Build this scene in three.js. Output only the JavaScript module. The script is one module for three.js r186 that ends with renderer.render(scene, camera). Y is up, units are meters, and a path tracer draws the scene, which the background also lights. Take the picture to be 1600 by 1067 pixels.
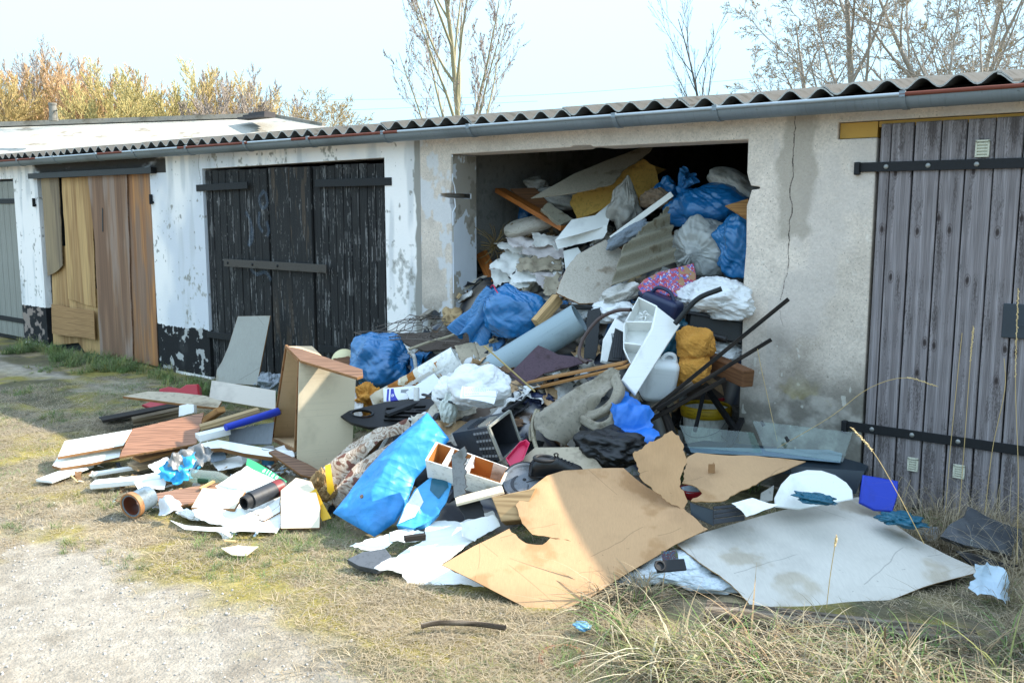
import * as THREE from 'three';
import { mergeGeometries, mergeVertices } from 'three/addons/utils/BufferGeometryUtils.js';
import { TessellateModifier } from 'three/addons/modifiers/TessellateModifier.js';
import { RoundedBoxGeometry } from 'three/addons/geometries/RoundedBoxGeometry.js';
import { ImprovedNoise } from 'three/addons/math/ImprovedNoise.js';

// ---------- camera, sky, sun, exposure ----------
const scene = new THREE.Scene();
const camera = new THREE.PerspectiveCamera(39.794, 1600 / 1067, 0.05, 400);
camera.position.set(0, 1.62, 5.1586);
camera.lookAt(-3.1347, 0.9263, 1.3255);
const renderer = new THREE.WebGLRenderer({ antialias: true });
renderer.toneMapping = THREE.LinearToneMapping;
renderer.toneMappingExposure = 2.75;
renderer.shadowMap.enabled = true;
const SUN = new THREE.Vector3(0.60, 0.70, -0.58).normalize();
{
  const W = 256, H = 128, d = new Float32Array(W * H * 4);
  for (let j = 0; j < H; j++) {
    const el = (j + 0.5) / H * Math.PI - Math.PI / 2, y = Math.sin(el), t = Math.max(0, y);
    for (let i = 0; i < W; i++) {
      const k = (j * W + i) * 4, s = 1;
      if (y >= 0) { d[k] = s * (0.292 + 0.27 * t); d[k + 1] = s * (0.47 + 0.26 * t); d[k + 2] = s * (0.57 + 0.40 * t); }
      else { d[k] = 0.3; d[k + 1] = 0.28; d[k + 2] = 0.24; }
      d[k + 3] = 1;
    }
  }
  const sky = new THREE.DataTexture(d, W, H, THREE.RGBAFormat, THREE.FloatType);
  sky.mapping = THREE.EquirectangularReflectionMapping; sky.magFilter = THREE.LinearFilter; sky.needsUpdate = true;
  scene.background = sky; scene.environment = sky;
}
const sun = new THREE.DirectionalLight(new THREE.Color(1, 0.92, 0.8), 3.7);
sun.position.copy(SUN).multiplyScalar(40).add(new THREE.Vector3(-4, 0, 1));
sun.target.position.set(-4, 0, 1);
sun.castShadow = true; sun.shadow.mapSize.set(4096, 4096);
Object.assign(sun.shadow.camera, { left: -14, right: 14, top: 12, bottom: -12, near: 1, far: 90 });
scene.add(sun, sun.target);

// ---------- helpers ----------
const V = (a) => new THREE.Vector3(...a), PI = Math.PI, { sin, cos, abs, min, max, sqrt, floor, pow, exp, hypot } = Math;
const clamp = (x, a = 0, b = 1) => min(b, max(a, x)), lerp = (a, b, t) => a + (b - a) * t, sst = (a, b, x) => { const t = clamp((x - a) / (b - a)); return t * t * (3 - 2 * t); };
const rng = (s) => () => { s = (s + 0x6d2b79f5) | 0; let t = Math.imul(s ^ (s >>> 15), 1 | s); t = (t + Math.imul(t ^ (t >>> 7), 61 | t)) ^ t; return ((t ^ (t >>> 14)) >>> 0) / 4294967296; };
const PN = new ImprovedNoise(), n3 = (x, y, z) => PN.noise(x + 40.3, y + 27.1, z + 71.7);
const f3 = (x, y, z, o = 3) => { let s = 0, a = 0.5; for (let i = 0; i < o; i++) { s += a * n3(x, y, z); x = x * 2.03 + 7.1; y = y * 2.03 + 3.3; z = z * 2.03 + 5.7; a *= 0.5; } return s; };
const hash = (x, y, s) => { let h = Math.imul(x | 0, 374761393) ^ Math.imul(y | 0, 668265263) ^ Math.imul(s | 0, 974634777); h = Math.imul(h ^ (h >>> 13), 1274126177); return ((h ^ (h >>> 16)) >>> 0) / 4294967296; };
const vn = (x, y, s = 0, px = 1e6, py = px) => { const x0 = floor(x), y0 = floor(y), fx = x - x0, fy = y - y0, u = fx * fx * (3 - 2 * fx), v = fy * fy * (3 - 2 * fy), m = (a, n) => ((a % n) + n) % n, a = m(x0, px), b = m(x0 + 1, px), c = m(y0, py), e = m(y0 + 1, py); return lerp(lerp(hash(a, c, s), hash(b, c, s), u), lerp(hash(a, e, s), hash(b, e, s), u), v); };
const fb = (x, y, o, s = 0, px = 1e6, py = px) => { let t = 0, a = 0.5, n = 0; for (let i = 0; i < o; i++) { t += a * vn(x, y, s + i, px, py); n += a; x *= 2; y *= 2; px *= 2; py *= 2; a *= 0.55; } return t / n; };

const taken = {};
function numbered(n) { const k = taken[n] ?? 0; taken[n] = k + 1; return k ? n + '_' + String(k).padStart(3, '0') : n; }
function sh(o) { o.castShadow = o.receiveShadow = true; return o; }
function tag(o, label, category, group, kind) { if (label) o.userData.label = label; if (category) o.userData.category = category; if (group) o.userData.group = group; if (kind) o.userData.kind = kind; return o; }
function thing(name, label, category, pos = [0, 0, 0], group, q) { const g = new THREE.Group(); g.name = numbered(name); g.position.set(...pos); if (q) g.quaternion.set(...q); scene.add(g); return tag(g, label, category, group); }
function part(parent, name, geo, mat) { const m = sh(new THREE.Mesh(geo, mat)); m.name = name; parent.add(m); return m; }
function solo(name, label, category, geo, mat, pos = [0, 0, 0], group, q) { const m = part(scene, numbered(name), geo, mat); m.position.set(...pos); if (q) m.quaternion.set(...q); return tag(m, label, category, group); }
function struct(name, geo, mat) { return tag(part(scene, numbered(name), geo, mat), null, null, null, 'structure'); }
const mg = (list) => mergeGeometries(list.map((g) => { g = g.index ? g.toNonIndexed() : g; for (const k of Object.keys(g.attributes)) if (!['position', 'normal', 'uv'].includes(k)) g.deleteAttribute(k); return g; }));

function tex(w, h, fn, srgb = true) {
  const d = new Uint8Array(w * h * 4);
  for (let j = 0, k = 0; j < h; j++) for (let i = 0; i < w; i++, k += 4) { const c = fn(i / w, j / h); if (c.length) { d[k] = clamp(c[0], 0, 255); d[k + 1] = clamp(c[1], 0, 255); d[k + 2] = clamp(c[2], 0, 255); } else d[k] = d[k + 1] = d[k + 2] = clamp(c, 0, 255); d[k + 3] = 255; }
  const t = new THREE.DataTexture(d, w, h); t.wrapS = t.wrapT = THREE.RepeatWrapping; t.magFilter = THREE.LinearFilter; t.minFilter = THREE.LinearMipmapLinearFilter; t.generateMipmaps = true;
  if (srgb) t.colorSpace = THREE.SRGBColorSpace; t.needsUpdate = true; return t;
}
const rep = (t, sx, sy = sx, rot = 0) => { const c = t.clone(); c.repeat.set(1 / sx, 1 / sy); c.rotation = rot; c.needsUpdate = true; return c; };
const std = (c, o = {}) => new THREE.MeshPhysicalMaterial({ color: new THREE.Color(c), roughness: 0.8, side: THREE.DoubleSide, ...o });
const mixc = (a, b, t) => [lerp(a[0], b[0], t), lerp(a[1], b[1], t), lerp(a[2], b[2], t)];

// tiles (multiplied with a material's own colour)
const T_dirt = tex(512, 512, (u, v) => { const a = fb(u * 5, v * 5, 5, 1, 5), b = fb(u * 40, v * 40, 2, 9, 40), c = vn(u * 150, v * 150, 4, 150); const g = 246 - 62 * sst(0.5, 0.8, a) - 26 * sst(0.55, 0.8, b) - (c > 0.93 ? 40 : 0); return [g, g - 5 * sst(0.5, 0.8, a), g - 14 * sst(0.45, 0.8, a)]; });
const T_clean = tex(512, 512, (u, v) => { const a = fb(u * 4, v * 4, 5, 31, 4), c = vn(u * 120, v * 120, 4, 120), s = pow(vn(u * 3 + vn(u * 6, v * 6, 3, 6) * 0.3, v * 160, 77, 3, 160), 9); const g = 250 - 26 * sst(0.5, 0.8, a) - (c > 0.965 ? 45 : 0) - 20 * s; return [g, g - 2, g - 5]; });
const T_board = tex(512, 512, (u, v) => { const a = fb(u * 5, v * 5, 4, 3, 5), b = vn(u * 130, v * 130, 8, 130), d = vn(u * 256, v * 256, 2, 256), e = sst(0.62, 0.8, fb(u * 7, v * 7, 4, 41, 7)); const g = 238 - 22 * a - 26 * b * b - 12 * d; return [g - 46 * e, g - 54 * e, g - 64 * e]; });
const T_card = tex(1024, 1024, (u, v) => { const a = fb(u * 4, v * 4, 5, 31, 4), e = sst(0.6, 0.75, fb(u * 6, v * 6, 5, 47, 6)), w = 0.05 * fb(u * 5, v * 5, 3, 3, 5); let s = 0; for (let i = 0; i < 9; i++) { const an = hash(i, 3, 1) * 3.14, d = abs((u + w) * cos(an) + (v - w) * sin(an) - hash(i, 5, 2) * 1.1); if (d < 0.0022 && vn(u * 7, v * 7, i) > 0.5) s = max(s, 1 - d / 0.0022); } const sp = vn(u * 170, v * 170, 4, 170) > 0.975 ? 40 : 0, f = vn(u * 420, v * 60, 8, 420, 60); const g = 248 - 20 * sst(0.45, 0.8, a) - 10 * f - 48 * s - sp; return [g - 22 * e, g - 28 * e, g - 38 * e]; });
const woodT = (s, contrast, rings) => tex(512, 512, (u, v) => { const w = v * rings + 1.4 * fb(u * 2, v * 6, 3, s, 2, 6), k = abs(sin(w * PI * 2)), f = vn(u * 6, v * 220, s + 5, 6, 220), p = fb(u * 3, v * 20, 3, s + 8, 3, 20); const g = 1 - contrast * (0.38 * pow(k, 3) + 0.42 * f * f + 0.45 * p * p); return [255 * g, 252 * pow(g, 1.12), 248 * pow(g, 1.3)]; });
const T_wood = woodT(11, 0.36, 5), T_veneer = woodT(23, 0.5, 9), T_old = woodT(37, 0.95, 5);
const T_bump = tex(512, 512, (u, v) => 255 * (0.6 * fb(u * 24, v * 24, 4, 5, 24) + 0.4 * vn(u * 200, v * 200, 6, 200)), false);
const T_wr = tex(512, 512, (u, v) => { let h = 0, s = 0; const w = 0.07 * (fb(u * 4, v * 4, 3, 7, 4) - 0.5), q = 0.07 * (fb(u * 4, v * 4, 3, 17, 4) - 0.5); for (let i = 0; i < 9; i++) { const kx = floor(hash(i, 1, 3) * 13) - 6, ky = floor(hash(i, 2, 5) * 13) - 6, p = ((u + w) * kx + (v + q) * ky + hash(i, 3, 9)), t = p - floor(p), r = pow(1 - abs(2 * t - 1), 2.5), m = sst(0.35, 0.7, fb(u * 3, v * 3, 2, 40 + i, 3)); h += r * m; s += 0.5; } return 255 * clamp(h / s); }, false);
const T_weave = tex(256, 256, (u, v) => { const a = sin(u * PI * 128) * sin(v * PI * 128); return 128 + 80 * a + 60 * (vn(u * 128, v * 128, 3, 128) - 0.5); }, false);
const T_fine = rep(T_bump, 0.35), bmp = (s, size = 0.35) => ({ bumpMap: rep(T_bump, size), bumpScale: s });

const M = {
  white: std('#eef0ee', { map: rep(T_clean, 0.7), roughness: 0.45 }),
  whited: std('#e9e9e4', { map: rep(T_dirt, 0.6), roughness: 0.55 }),
  paper: std('#efefec', { map: rep(T_clean, 0.4), roughness: 0.9 }),
  tan: std('#c59b71', { map: rep(T_card, 1.0), roughness: 0.95, ...bmp(0.0006, 0.5) }),
  tanedge: std('#a88254', { map: rep(T_dirt, 0.2) }),
  grey: std('#cbc5ba', { map: rep(T_card, 1.3), roughness: 0.85, ...bmp(0.0006) }),
  hard: std('#d6cbba', { map: rep(T_board, 0.8), roughness: 0.85 }),
  beige: std('#dccfb6', { map: rep(T_clean, 0.9), roughness: 0.7 }),
  taupe: std('#b0a28b', { map: rep(T_dirt, 0.9), roughness: 0.8 }),
  veneer: std('#a97a5e', { map: rep(T_veneer, 0.5, 0.5), roughness: 0.6 }),
  chip: std('#a8794c', { map: rep(T_board, 0.2), roughness: 0.95 }),
  pine: std('#d9b582', { map: rep(T_wood, 0.8, 0.35), roughness: 0.8 }),
  ply: std('#b98a55', { map: rep(T_wood, 0.9, 0.3), roughness: 0.85 }),
  brown: std('#7c5434', { map: rep(T_wood, 0.8, 0.3), roughness: 0.8 }),
  orange: std('#b06a2a', { map: rep(T_wood, 0.7, 0.3), roughness: 0.6 }),
  oldwood: std('#8d8479', { map: rep(T_old, 0.9, 0.4), roughness: 0.95, ...bmp(0.003) }),
  darkwood: std('#352d27', { map: rep(T_old, 0.9, 0.4), roughness: 0.9 }),
  black: std('#101114', { map: rep(T_dirt, 0.4), roughness: 0.5, ...bmp(0.0008) }),
  blackm: std('#17181b', { map: rep(T_dirt, 0.5), roughness: 0.65 }),
  dgrey: std('#2c2f35', { map: rep(T_dirt, 0.4), roughness: 0.55 }),
  bluegrey: std('#2b353f', { map: rep(T_clean, 0.7), roughness: 0.42 }),
  bag: std('#1e6ca6', { bumpMap: rep(T_wr, 0.3), bumpScale: 0.008, roughness: 0.27, map: rep(T_clean, 0.8), clearcoat: 0.45, clearcoatRoughness: 0.22 }),
  bagd: std('#18659f', { bumpMap: rep(T_wr, 0.3), bumpScale: 0.008, roughness: 0.28, clearcoat: 0.4, clearcoatRoughness: 0.25 }),
  bagb: std('#2f93dc', { bumpMap: rep(T_wr, 0.3), bumpScale: 0.008, roughness: 0.45, map: rep(T_clean, 0.6), clearcoat: 0.12, clearcoatRoughness: 0.3 }),
  cyan: std('#2d9ccf', { bumpMap: rep(T_wr, 0.3), bumpScale: 0.008, roughness: 0.35, map: rep(T_clean, 0.3) }),
  teal: std('#175a72', { bumpMap: rep(T_wr, 0.3), bumpScale: 0.008, roughness: 0.4, map: rep(T_clean, 0.3) }),
  royal: std('#1236b4', { roughness: 0.55, map: rep(T_clean, 0.4) }),
  navy: std('#1b2646', { roughness: 0.4 }),
  whitebag: std('#eef1f4', { bumpMap: rep(T_wr, 0.3), bumpScale: 0.008, roughness: 0.5, map: rep(T_clean, 0.5), transmission: 0.12 }),
  clear: std('#cfd3d2', { bumpMap: rep(T_wr, 0.3), bumpScale: 0.008, roughness: 0.35, map: rep(T_clean, 0.4), transmission: 0.35 }),
  canvas: std('#988f7f', { roughness: 0.95, map: rep(T_dirt, 0.5), bumpMap: rep(T_weave, 0.12), bumpScale: 0.0008 }),
  cloth: std('#aaa295', { roughness: 1, map: rep(T_dirt, 0.4), bumpMap: rep(T_weave, 0.1), bumpScale: 0.0008 }),
  ccloth: std('#c9c6c0', { roughness: 1, map: rep(T_dirt, 0.5), bumpMap: rep(T_weave, 0.1), bumpScale: 0.0006 }),
  brownc: std('#7d6a58', { roughness: 1, map: rep(T_dirt, 0.4) }),
  foam: std('#dcae58', { roughness: 1, map: rep(T_dirt, 0.5), ...bmp(0.004, 0.12) }),
  foamo: std('#eeaa4c', { roughness: 1, map: rep(T_clean, 0.3), ...bmp(0.006, 0.1) }),
  rope: std('#b3a890', { roughness: 1, map: rep(T_dirt, 0.2), ...bmp(0.002, 0.03) }),
  red: std('#a51d2a', { roughness: 0.45, map: rep(T_clean, 0.4) }),
  pink: std('#c2224f', { roughness: 0.4 }),
  yellow: std('#e5b414', { roughness: 0.5, map: rep(T_clean, 0.4) }),
  green: std('#2f9c62', { roughness: 0.5 }),
  steel: std('#8f8f8c', { roughness: 0.45, metalness: 0.6 }),
  iron: std('#17181c', { roughness: 0.6, metalness: 0.3, map: rep(T_dirt, 0.3), ...bmp(0.001, 0.2) }),
  wire: std('#6b625a', { roughness: 0.7, metalness: 0.4 }),
  rubber: std('#1e1f1f', { roughness: 0.75, map: rep(T_dirt, 0.3) }),
  hose: std('#4a3a36', { roughness: 0.6 }),
  glass: new THREE.MeshPhysicalMaterial({ color: '#e8f3ee', transmission: 1, roughness: 0.03, thickness: 0, ior: 1.5, side: THREE.DoubleSide }),
  terracotta: std('#b5623f', { map: rep(T_board, 0.2), roughness: 0.9 }),
  fibre: std('#9a937f', { map: rep(T_board, 0.5), roughness: 1, ...bmp(0.002, 0.2) }),
  tube: std('#93a5ad', { map: rep(T_clean, 0.8), roughness: 0.7 }),
};
const W = (m, c) => { const k = m.clone(); k.color.set(c); return k; };   // the same stuff in another dye

// ---------- geometry helpers ----------
function boxUV(g) { const p = g.attributes.position, n = g.attributes.normal, uv = new Float32Array(p.count * 2); for (let i = 0; i < p.count; i++) { const a = abs(n.getX(i)), b = abs(n.getY(i)), c = abs(n.getZ(i)); if (a > b && a > c) { uv[2 * i] = p.getZ(i); uv[2 * i + 1] = p.getY(i); } else if (b > c) { uv[2 * i] = p.getX(i); uv[2 * i + 1] = p.getZ(i); } else { uv[2 * i] = p.getX(i); uv[2 * i + 1] = p.getY(i); } } g.setAttribute('uv', new THREE.BufferAttribute(uv, 2)); return g; }
const uvShift = (g, du, dv) => { const a = g.attributes.uv; for (let i = 0; i < a.count; i++) a.setXY(i, a.getX(i) + du, a.getY(i) + dv); return g; };
const box = (w, h, d, x = 0, y = 0, z = 0) => boxUV(new THREE.BoxGeometry(w, h, d)).translate(x, y, z);
const rbox = (w, h, d, r = 0.01, x = 0, y = 0, z = 0, s = 2) => boxUV(new RoundedBoxGeometry(w, h, d, s, min(r, w / 2.01, h / 2.01, d / 2.01))).translate(x, y, z);
const poly = (p) => new THREE.Shape(p.map((a) => new THREE.Vector2(a[0], a[1])));
function slab(p, th, bev = 0.0015) { const g = new THREE.ExtrudeGeometry(p instanceof THREE.Shape ? p : poly(p), { depth: max(0.0005, th - 2 * bev), bevelEnabled: bev > 0, bevelThickness: bev, bevelSize: bev, bevelOffset: -bev, bevelSegments: 1 }); return g.translate(0, 0, -th + bev); }   // top face at z = 0
function ragged(p, amp, seed, edges, step = 0.014) { const out = []; p.forEach((a, i) => { const b = p[(i + 1) % p.length], L = hypot(b[0] - a[0], b[1] - a[1]), n = (!edges || edges.includes(i)) ? max(1, floor(L / step)) : 1; for (let k = 0; k < n; k++) { const t = k / n, w = k ? (vn(k * 0.4 + i * 17, seed, 3) + 0.7 * hash(k + i * 71, floor(seed), 8) - 0.85) * amp : 0; out.push([lerp(a[0], b[0], t) - (b[1] - a[1]) / L * w, lerp(a[1], b[1], t) + (b[0] - a[0]) / L * w]); } }); return out; }
function bent(p, th, fn, maxEdge = 0.04) {   // a sheet of thickness th shaped by z = fn(x, y), with its own rim
  let g = new THREE.ShapeGeometry(p instanceof THREE.Shape ? p : poly(p)); g.deleteAttribute('normal'); g.deleteAttribute('uv');
  g = new TessellateModifier(maxEdge, 14).modify(g); g = mergeVertices(g, 1e-5);
  const a = g.attributes.position, n = a.count, idx = g.index.array, pos = new Float32Array(n * 6), uv = new Float32Array(n * 4);
  for (let i = 0; i < n; i++) { const x = a.getX(i), y = a.getY(i), r = fn(x, y), d = r.length ? r : [x, y, r]; pos.set(d, i * 3); pos.set(d, (n + i) * 3); uv.set([x, y], 2 * i); uv.set([x, y], 2 * (n + i)); }
  const t = new THREE.BufferGeometry(); t.setAttribute('position', new THREE.BufferAttribute(pos.slice(0, n * 3), 3)); t.setIndex(Array.from(idx)); t.computeVertexNormals();
  const nn = t.attributes.normal; for (let i = 0; i < n; i++) { pos[(n + i) * 3] -= nn.getX(i) * th; pos[(n + i) * 3 + 1] -= nn.getY(i) * th; pos[(n + i) * 3 + 2] -= nn.getZ(i) * th; }
  const faces = [], rim = new Map();
  for (let i = 0; i < idx.length; i += 3) { const q = [idx[i], idx[i + 1], idx[i + 2]]; faces.push(...q); faces.push(n + q[0], n + q[2], n + q[1]); for (let k = 0; k < 3; k++) { const u = q[k], v = q[(k + 1) % 3], r = v + '_' + u; if (rim.has(r)) rim.delete(r); else rim.set(u + '_' + v, [u, v]); } }
  const out = new THREE.BufferGeometry(); out.setAttribute('position', new THREE.BufferAttribute(pos, 3)); out.setAttribute('uv', new THREE.BufferAttribute(uv, 2)); out.setIndex(faces); out.computeVertexNormals();
  const body = out.toNonIndexed(), rp = [], ru = [];
  for (const [u, v] of rim.values()) for (const k of [u, n + u, v, v, n + u, n + v]) { rp.push(pos[3 * k], pos[3 * k + 1], pos[3 * k + 2]); ru.push(uv[2 * k], uv[2 * k + 1]); }
  const R = new THREE.BufferGeometry(); R.setAttribute('position', new THREE.Float32BufferAttribute(rp, 3)); R.setAttribute('uv', new THREE.Float32BufferAttribute(ru, 2)); R.computeVertexNormals();
  return mergeGeometries([body, R], true);
}
const feet = [];   // outlines on the ground, where no grass grows through
function footprint(o, pts) { o.updateMatrixWorld(true); feet.push(pts.map((p) => { const v = new THREE.Vector3(p[0], p[1], p[2] ?? 0).applyMatrix4(o.matrixWorld); return [v.x, v.z, v.y]; })); }
const inside = (P, x, z) => { let c = false; for (let i = 0, j = P.length - 1; i < P.length; j = i++) if ((P[i][1] > z) !== (P[j][1] > z) && x < (P[j][0] - P[i][0]) * (z - P[i][1]) / (P[j][1] - P[i][1]) + P[i][0]) c = !c; return c; };
// a flat or bent board, card or sheet
function sheet(name, label, cat, s, th, mat, o = {}) {
  const p = o.rag ? ragged(s.p, o.rag, o.seed ?? s.o[0] * 100, o.edges, o.step) : s.p;
  const g = o.fn ? bent(p, th, o.fn, o.max ?? 0.05) : slab(p, th, o.bev ?? min(0.0015, th / 4));
  const m = solo(name, label, cat, g, o.edge ? [mat, o.edge] : mat, s.o, o.group, s.q);
  if (!o.nofoot) footprint(m, s.p);
  return m;
}
function sheetPart(parent, name, s, th, mat, o = {}) { const p = o.rag ? ragged(s.p, o.rag, s.o[0] * 100, o.edges) : s.p, g = o.fn ? bent(p, th, o.fn, 0.05) : slab(p, th, o.bev ?? min(0.0015, th / 4)); const m = part(parent, name, g, o.edge ? [mat, o.edge] : mat); parent.updateMatrixWorld(true); m.position.copy(V(s.o)); m.quaternion.set(...s.q); const k = new THREE.Matrix4().copy(parent.matrixWorld).invert().multiply(new THREE.Matrix4().compose(m.position, m.quaternion, new THREE.Vector3(1, 1, 1))); k.decompose(m.position, m.quaternion, m.scale); if (!o.nofoot) footprint(m, s.p); return m; }
// orientation whose x runs from a to b, y as near to up as it can be
function along(a, b, up = [0, 1, 0], roll = 0) { const x = V(b).sub(V(a)).normalize(), z = x.clone().cross(V(up)).normalize(), y = z.clone().cross(x); const q = new THREE.Quaternion().setFromRotationMatrix(new THREE.Matrix4().makeBasis(x, y, z)); if (roll) q.multiply(new THREE.Quaternion().setFromAxisAngle(new THREE.Vector3(1, 0, 0), roll)); return q; }
const mid = (a, b) => [(a[0] + b[0]) / 2, (a[1] + b[1]) / 2, (a[2] + b[2]) / 2], dist = (a, b) => V(a).distanceTo(V(b));
let barN = 0;
function bar(name, label, cat, a, b, w, h, mat, o = {}) { const L = dist(a, b), k = ++barN, g = uvShift(rbox(L, h, w, o.r ?? 0.002, 0, 0, 0, 1), k * 0.37, k * 0.23); if (o.warp) { const p = g.attributes.position; for (let i = 0; i < p.count; i++) p.setY(i, p.getY(i) + o.warp * sin(p.getX(i) / L * 3)); } return solo(name, label, cat, g, mat, mid(a, b), o.group, along(a, b, [0, 1, 0], o.roll ?? 0).toArray()); }
const curve = (pts) => new THREE.CatmullRomCurve3(pts.map(V));
const tube = (pts, r, seg = 24, rad = 8) => { const c = curve(pts), g = new THREE.TubeGeometry(c, seg, r, rad); const L = c.getLength(), u = g.attributes.uv; for (let i = 0; i < u.count; i++) u.setXY(i, u.getX(i) * L, u.getY(i) * r * 6.28); return g; };
// a pipe: wall, both rims and the bore; axis along x, centred
function pipe(L, r, t, seg = 36) { const o = new THREE.CylinderGeometry(r, r, L, seg, 1, true), n = new THREE.CylinderGeometry(r - t, r - t, L, seg, 1, true); for (const [g, k] of [[o, r], [n, r]]) { const u = g.attributes.uv; for (let i = 0; i < u.count; i++) u.setXY(i, u.getY(i) * L, u.getX(i) * k * 6.28); } return mg([o, n, new THREE.RingGeometry(r - t, r, seg).rotateX(-PI / 2).translate(0, L / 2, 0), new THREE.RingGeometry(r - t, r, seg).rotateX(PI / 2).translate(0, -L / 2, 0)]).rotateZ(-PI / 2); }
// crumpled cloth or film: a lumpy closed surface around an ellipsoid
function lump(r, o = {}) {
  const { seed = 1, lumps = 0.25, crease = 0.12, fine = 0.01, neck, pleats = 0, flat = 0, seg = [120, 80], sq = 1, fr = 1 } = o;
  const g = new THREE.SphereGeometry(1, ...seg), p = g.attributes.position, d = new THREE.Vector3(), N = neck ? V(neck).normalize() : null, A = new THREE.Vector3(), B = new THREE.Vector3(), L = folds(seed, 9), L2 = folds(seed + 50, 8);
  if (N) { A.set(N.y, N.z, N.x).cross(N).normalize(); B.crossVectors(N, A); }
  for (let i = 0; i < p.count; i++) {
    d.fromBufferAttribute(p, i).normalize();
    let s = 1 + lumps * n3(d.x * 1.3 * fr + seed * 3.1, d.y * 1.3 * fr, d.z * 1.3 * fr - seed);
    const w = 0.05 * n3(d.x * 2.2 + seed, d.y * 2.2, d.z * 2.2); let c = 0; for (const l of L) c += l.a * tri(d.dot(l.d) * (0.7 + l.f * 2.2) * fr + l.p + w);
    let c2 = 0; for (const l of L2) c2 += l.a * tri(d.dot(l.d) * (2.6 + l.f * 5) * fr + l.p + 3 * w); s += crease * (1.0 * c + 0.3 * c2) + fine * n3(d.x * 11 + seed, d.y * 11, d.z * 11) + fine * 0.6 * n3(d.x * 25, d.y * 25 + seed, d.z * 25);
    if (N) { const t = Math.acos(clamp(d.dot(N), -1, 1)), ph = Math.atan2(d.dot(A), d.dot(B)); if (pleats) { const k = n3(d.x * 1.2, d.y * 1.2 + seed, d.z * 1.2); s += (0.006 + 0.11 * exp(-t * 1.6)) * (0.6 * tri(ph / 6.283 * floor(pleats * 0.6) + k) + 0.4 * tri(ph / 6.283 * pleats + 2 * k)) * sst(0.02, 0.25, t); } s *= 1 + 0.2 * exp(-pow(t / 0.14, 2)) - 0.12 * exp(-pow((t - 0.4) / 0.24, 2)); }
    if (sq !== 1) { const m = pow(pow(abs(d.x), sq * 2) + pow(abs(d.y), sq * 2) + pow(abs(d.z), sq * 2), -1 / (2 * sq)); s *= m; }
    let x = d.x * r[0] * s, y = d.y * r[1] * s, z = d.z * r[2] * s;
    if (flat && y < -flat * r[1]) y = -flat * r[1] + (y + flat * r[1]) * 0.25;
    p.setXYZ(i, x, y, z);
  }
  g.computeVertexNormals();
  const u = g.attributes.uv, R = max(...r); for (let i = 0; i < u.count; i++) u.setXY(i, u.getX(i) * R * 6, u.getY(i) * R * 3);
  return g;
}
// the ruffled end of a tied bag: a pleated funnel along +y
function ruffle(h, r0, r1, seed = 1, pl = 9) { const g = new THREE.CylinderGeometry(1, 1, 1, 72, 14, true), p = g.attributes.position; for (let i = 0; i < p.count; i++) { const t = p.getY(i) + 0.5, a = Math.atan2(p.getX(i), p.getZ(i)), r = lerp(r0, r1, pow(t, 0.8)) * (1 + 0.45 * t * sin(a * pl + 3 * n3(t * 2, seed, cos(a))) + 0.5 * t * n3(cos(a) * 1.5 + seed, sin(a) * 1.5, t * 2)); p.setXYZ(i, sin(a) * r, t * h * (1 + 0.3 * n3(cos(a) * 2, sin(a) * 2, seed)), cos(a) * r * 0.55); } g.computeVertexNormals(); return g; }
// crumple: a flat outline turned into creased film or paper: folds are straight ridges crossing each other
const tri = (t) => { t = t - floor(t); return t < 0.5 ? 4 * t - 1 : 3 - 4 * t; };
function folds(seed, n = 7) { const R = rng(seed * 131 + 7), L = []; for (let i = 0; i < n; i++) { const d = new THREE.Vector3(R() - 0.5, R() - 0.5, R() - 0.5).normalize(), a2 = R() * 6.28; L.push({ d, cx: cos(a2), cy: sin(a2), f: 0.16 + 0.3 * R() + 0.1 * i, p: R(), a: 1 / (1 + 0.55 * i) }); } const s = L.reduce((q, l) => q + l.a, 0); for (const l of L) l.a /= s; return L; }
const crump = (amp, f, seed, big = 0) => { const L = folds(seed); return (x, y) => { const w = 0.06 * n3(x * f * 0.5, y * f * 0.5, seed), v = 0.06 * n3(x * f * 0.5 + 9, y * f * 0.5, seed + 4); let h = 0; for (const l of L) h += l.a * tri((x * l.cx + y * l.cy) * f * 1.9 * l.f + l.p + w + v); return 1.9 * amp * h + 0.18 * amp * n3(x * f * 3, y * f * 3, seed) + big * n3(x * 2.2, y * 2.2, seed + 3); }; };
function bag(name, label, cat, c, r, mat, o = {}) {
  const t = thing(name, label, cat, c, o.group); if (o.rot) t.rotation.set(...o.rot);
  part(t, 'bag_body', lump(r, { crease: 0.1, fine: 0.008, lumps: 0.3, flat: 0.75, pleats: o.neck ? 34 : 0, ...o }), mat);
  if (o.neck && o.tail !== 0) { const N = V(o.neck).normalize(), k = part(t, 'tied_end', ruffle(o.tail ?? 0.1, 0.018, o.tr ?? 0.06, o.seed ?? 1), mat); k.position.set(N.x * r[0] * 1.08, N.y * r[1] * 1.08, N.z * r[2] * 1.08); k.quaternion.setFromUnitVectors(new THREE.Vector3(0, 1, 0), V(o.tdir ?? o.neck).normalize()); }
  return t;
}

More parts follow.
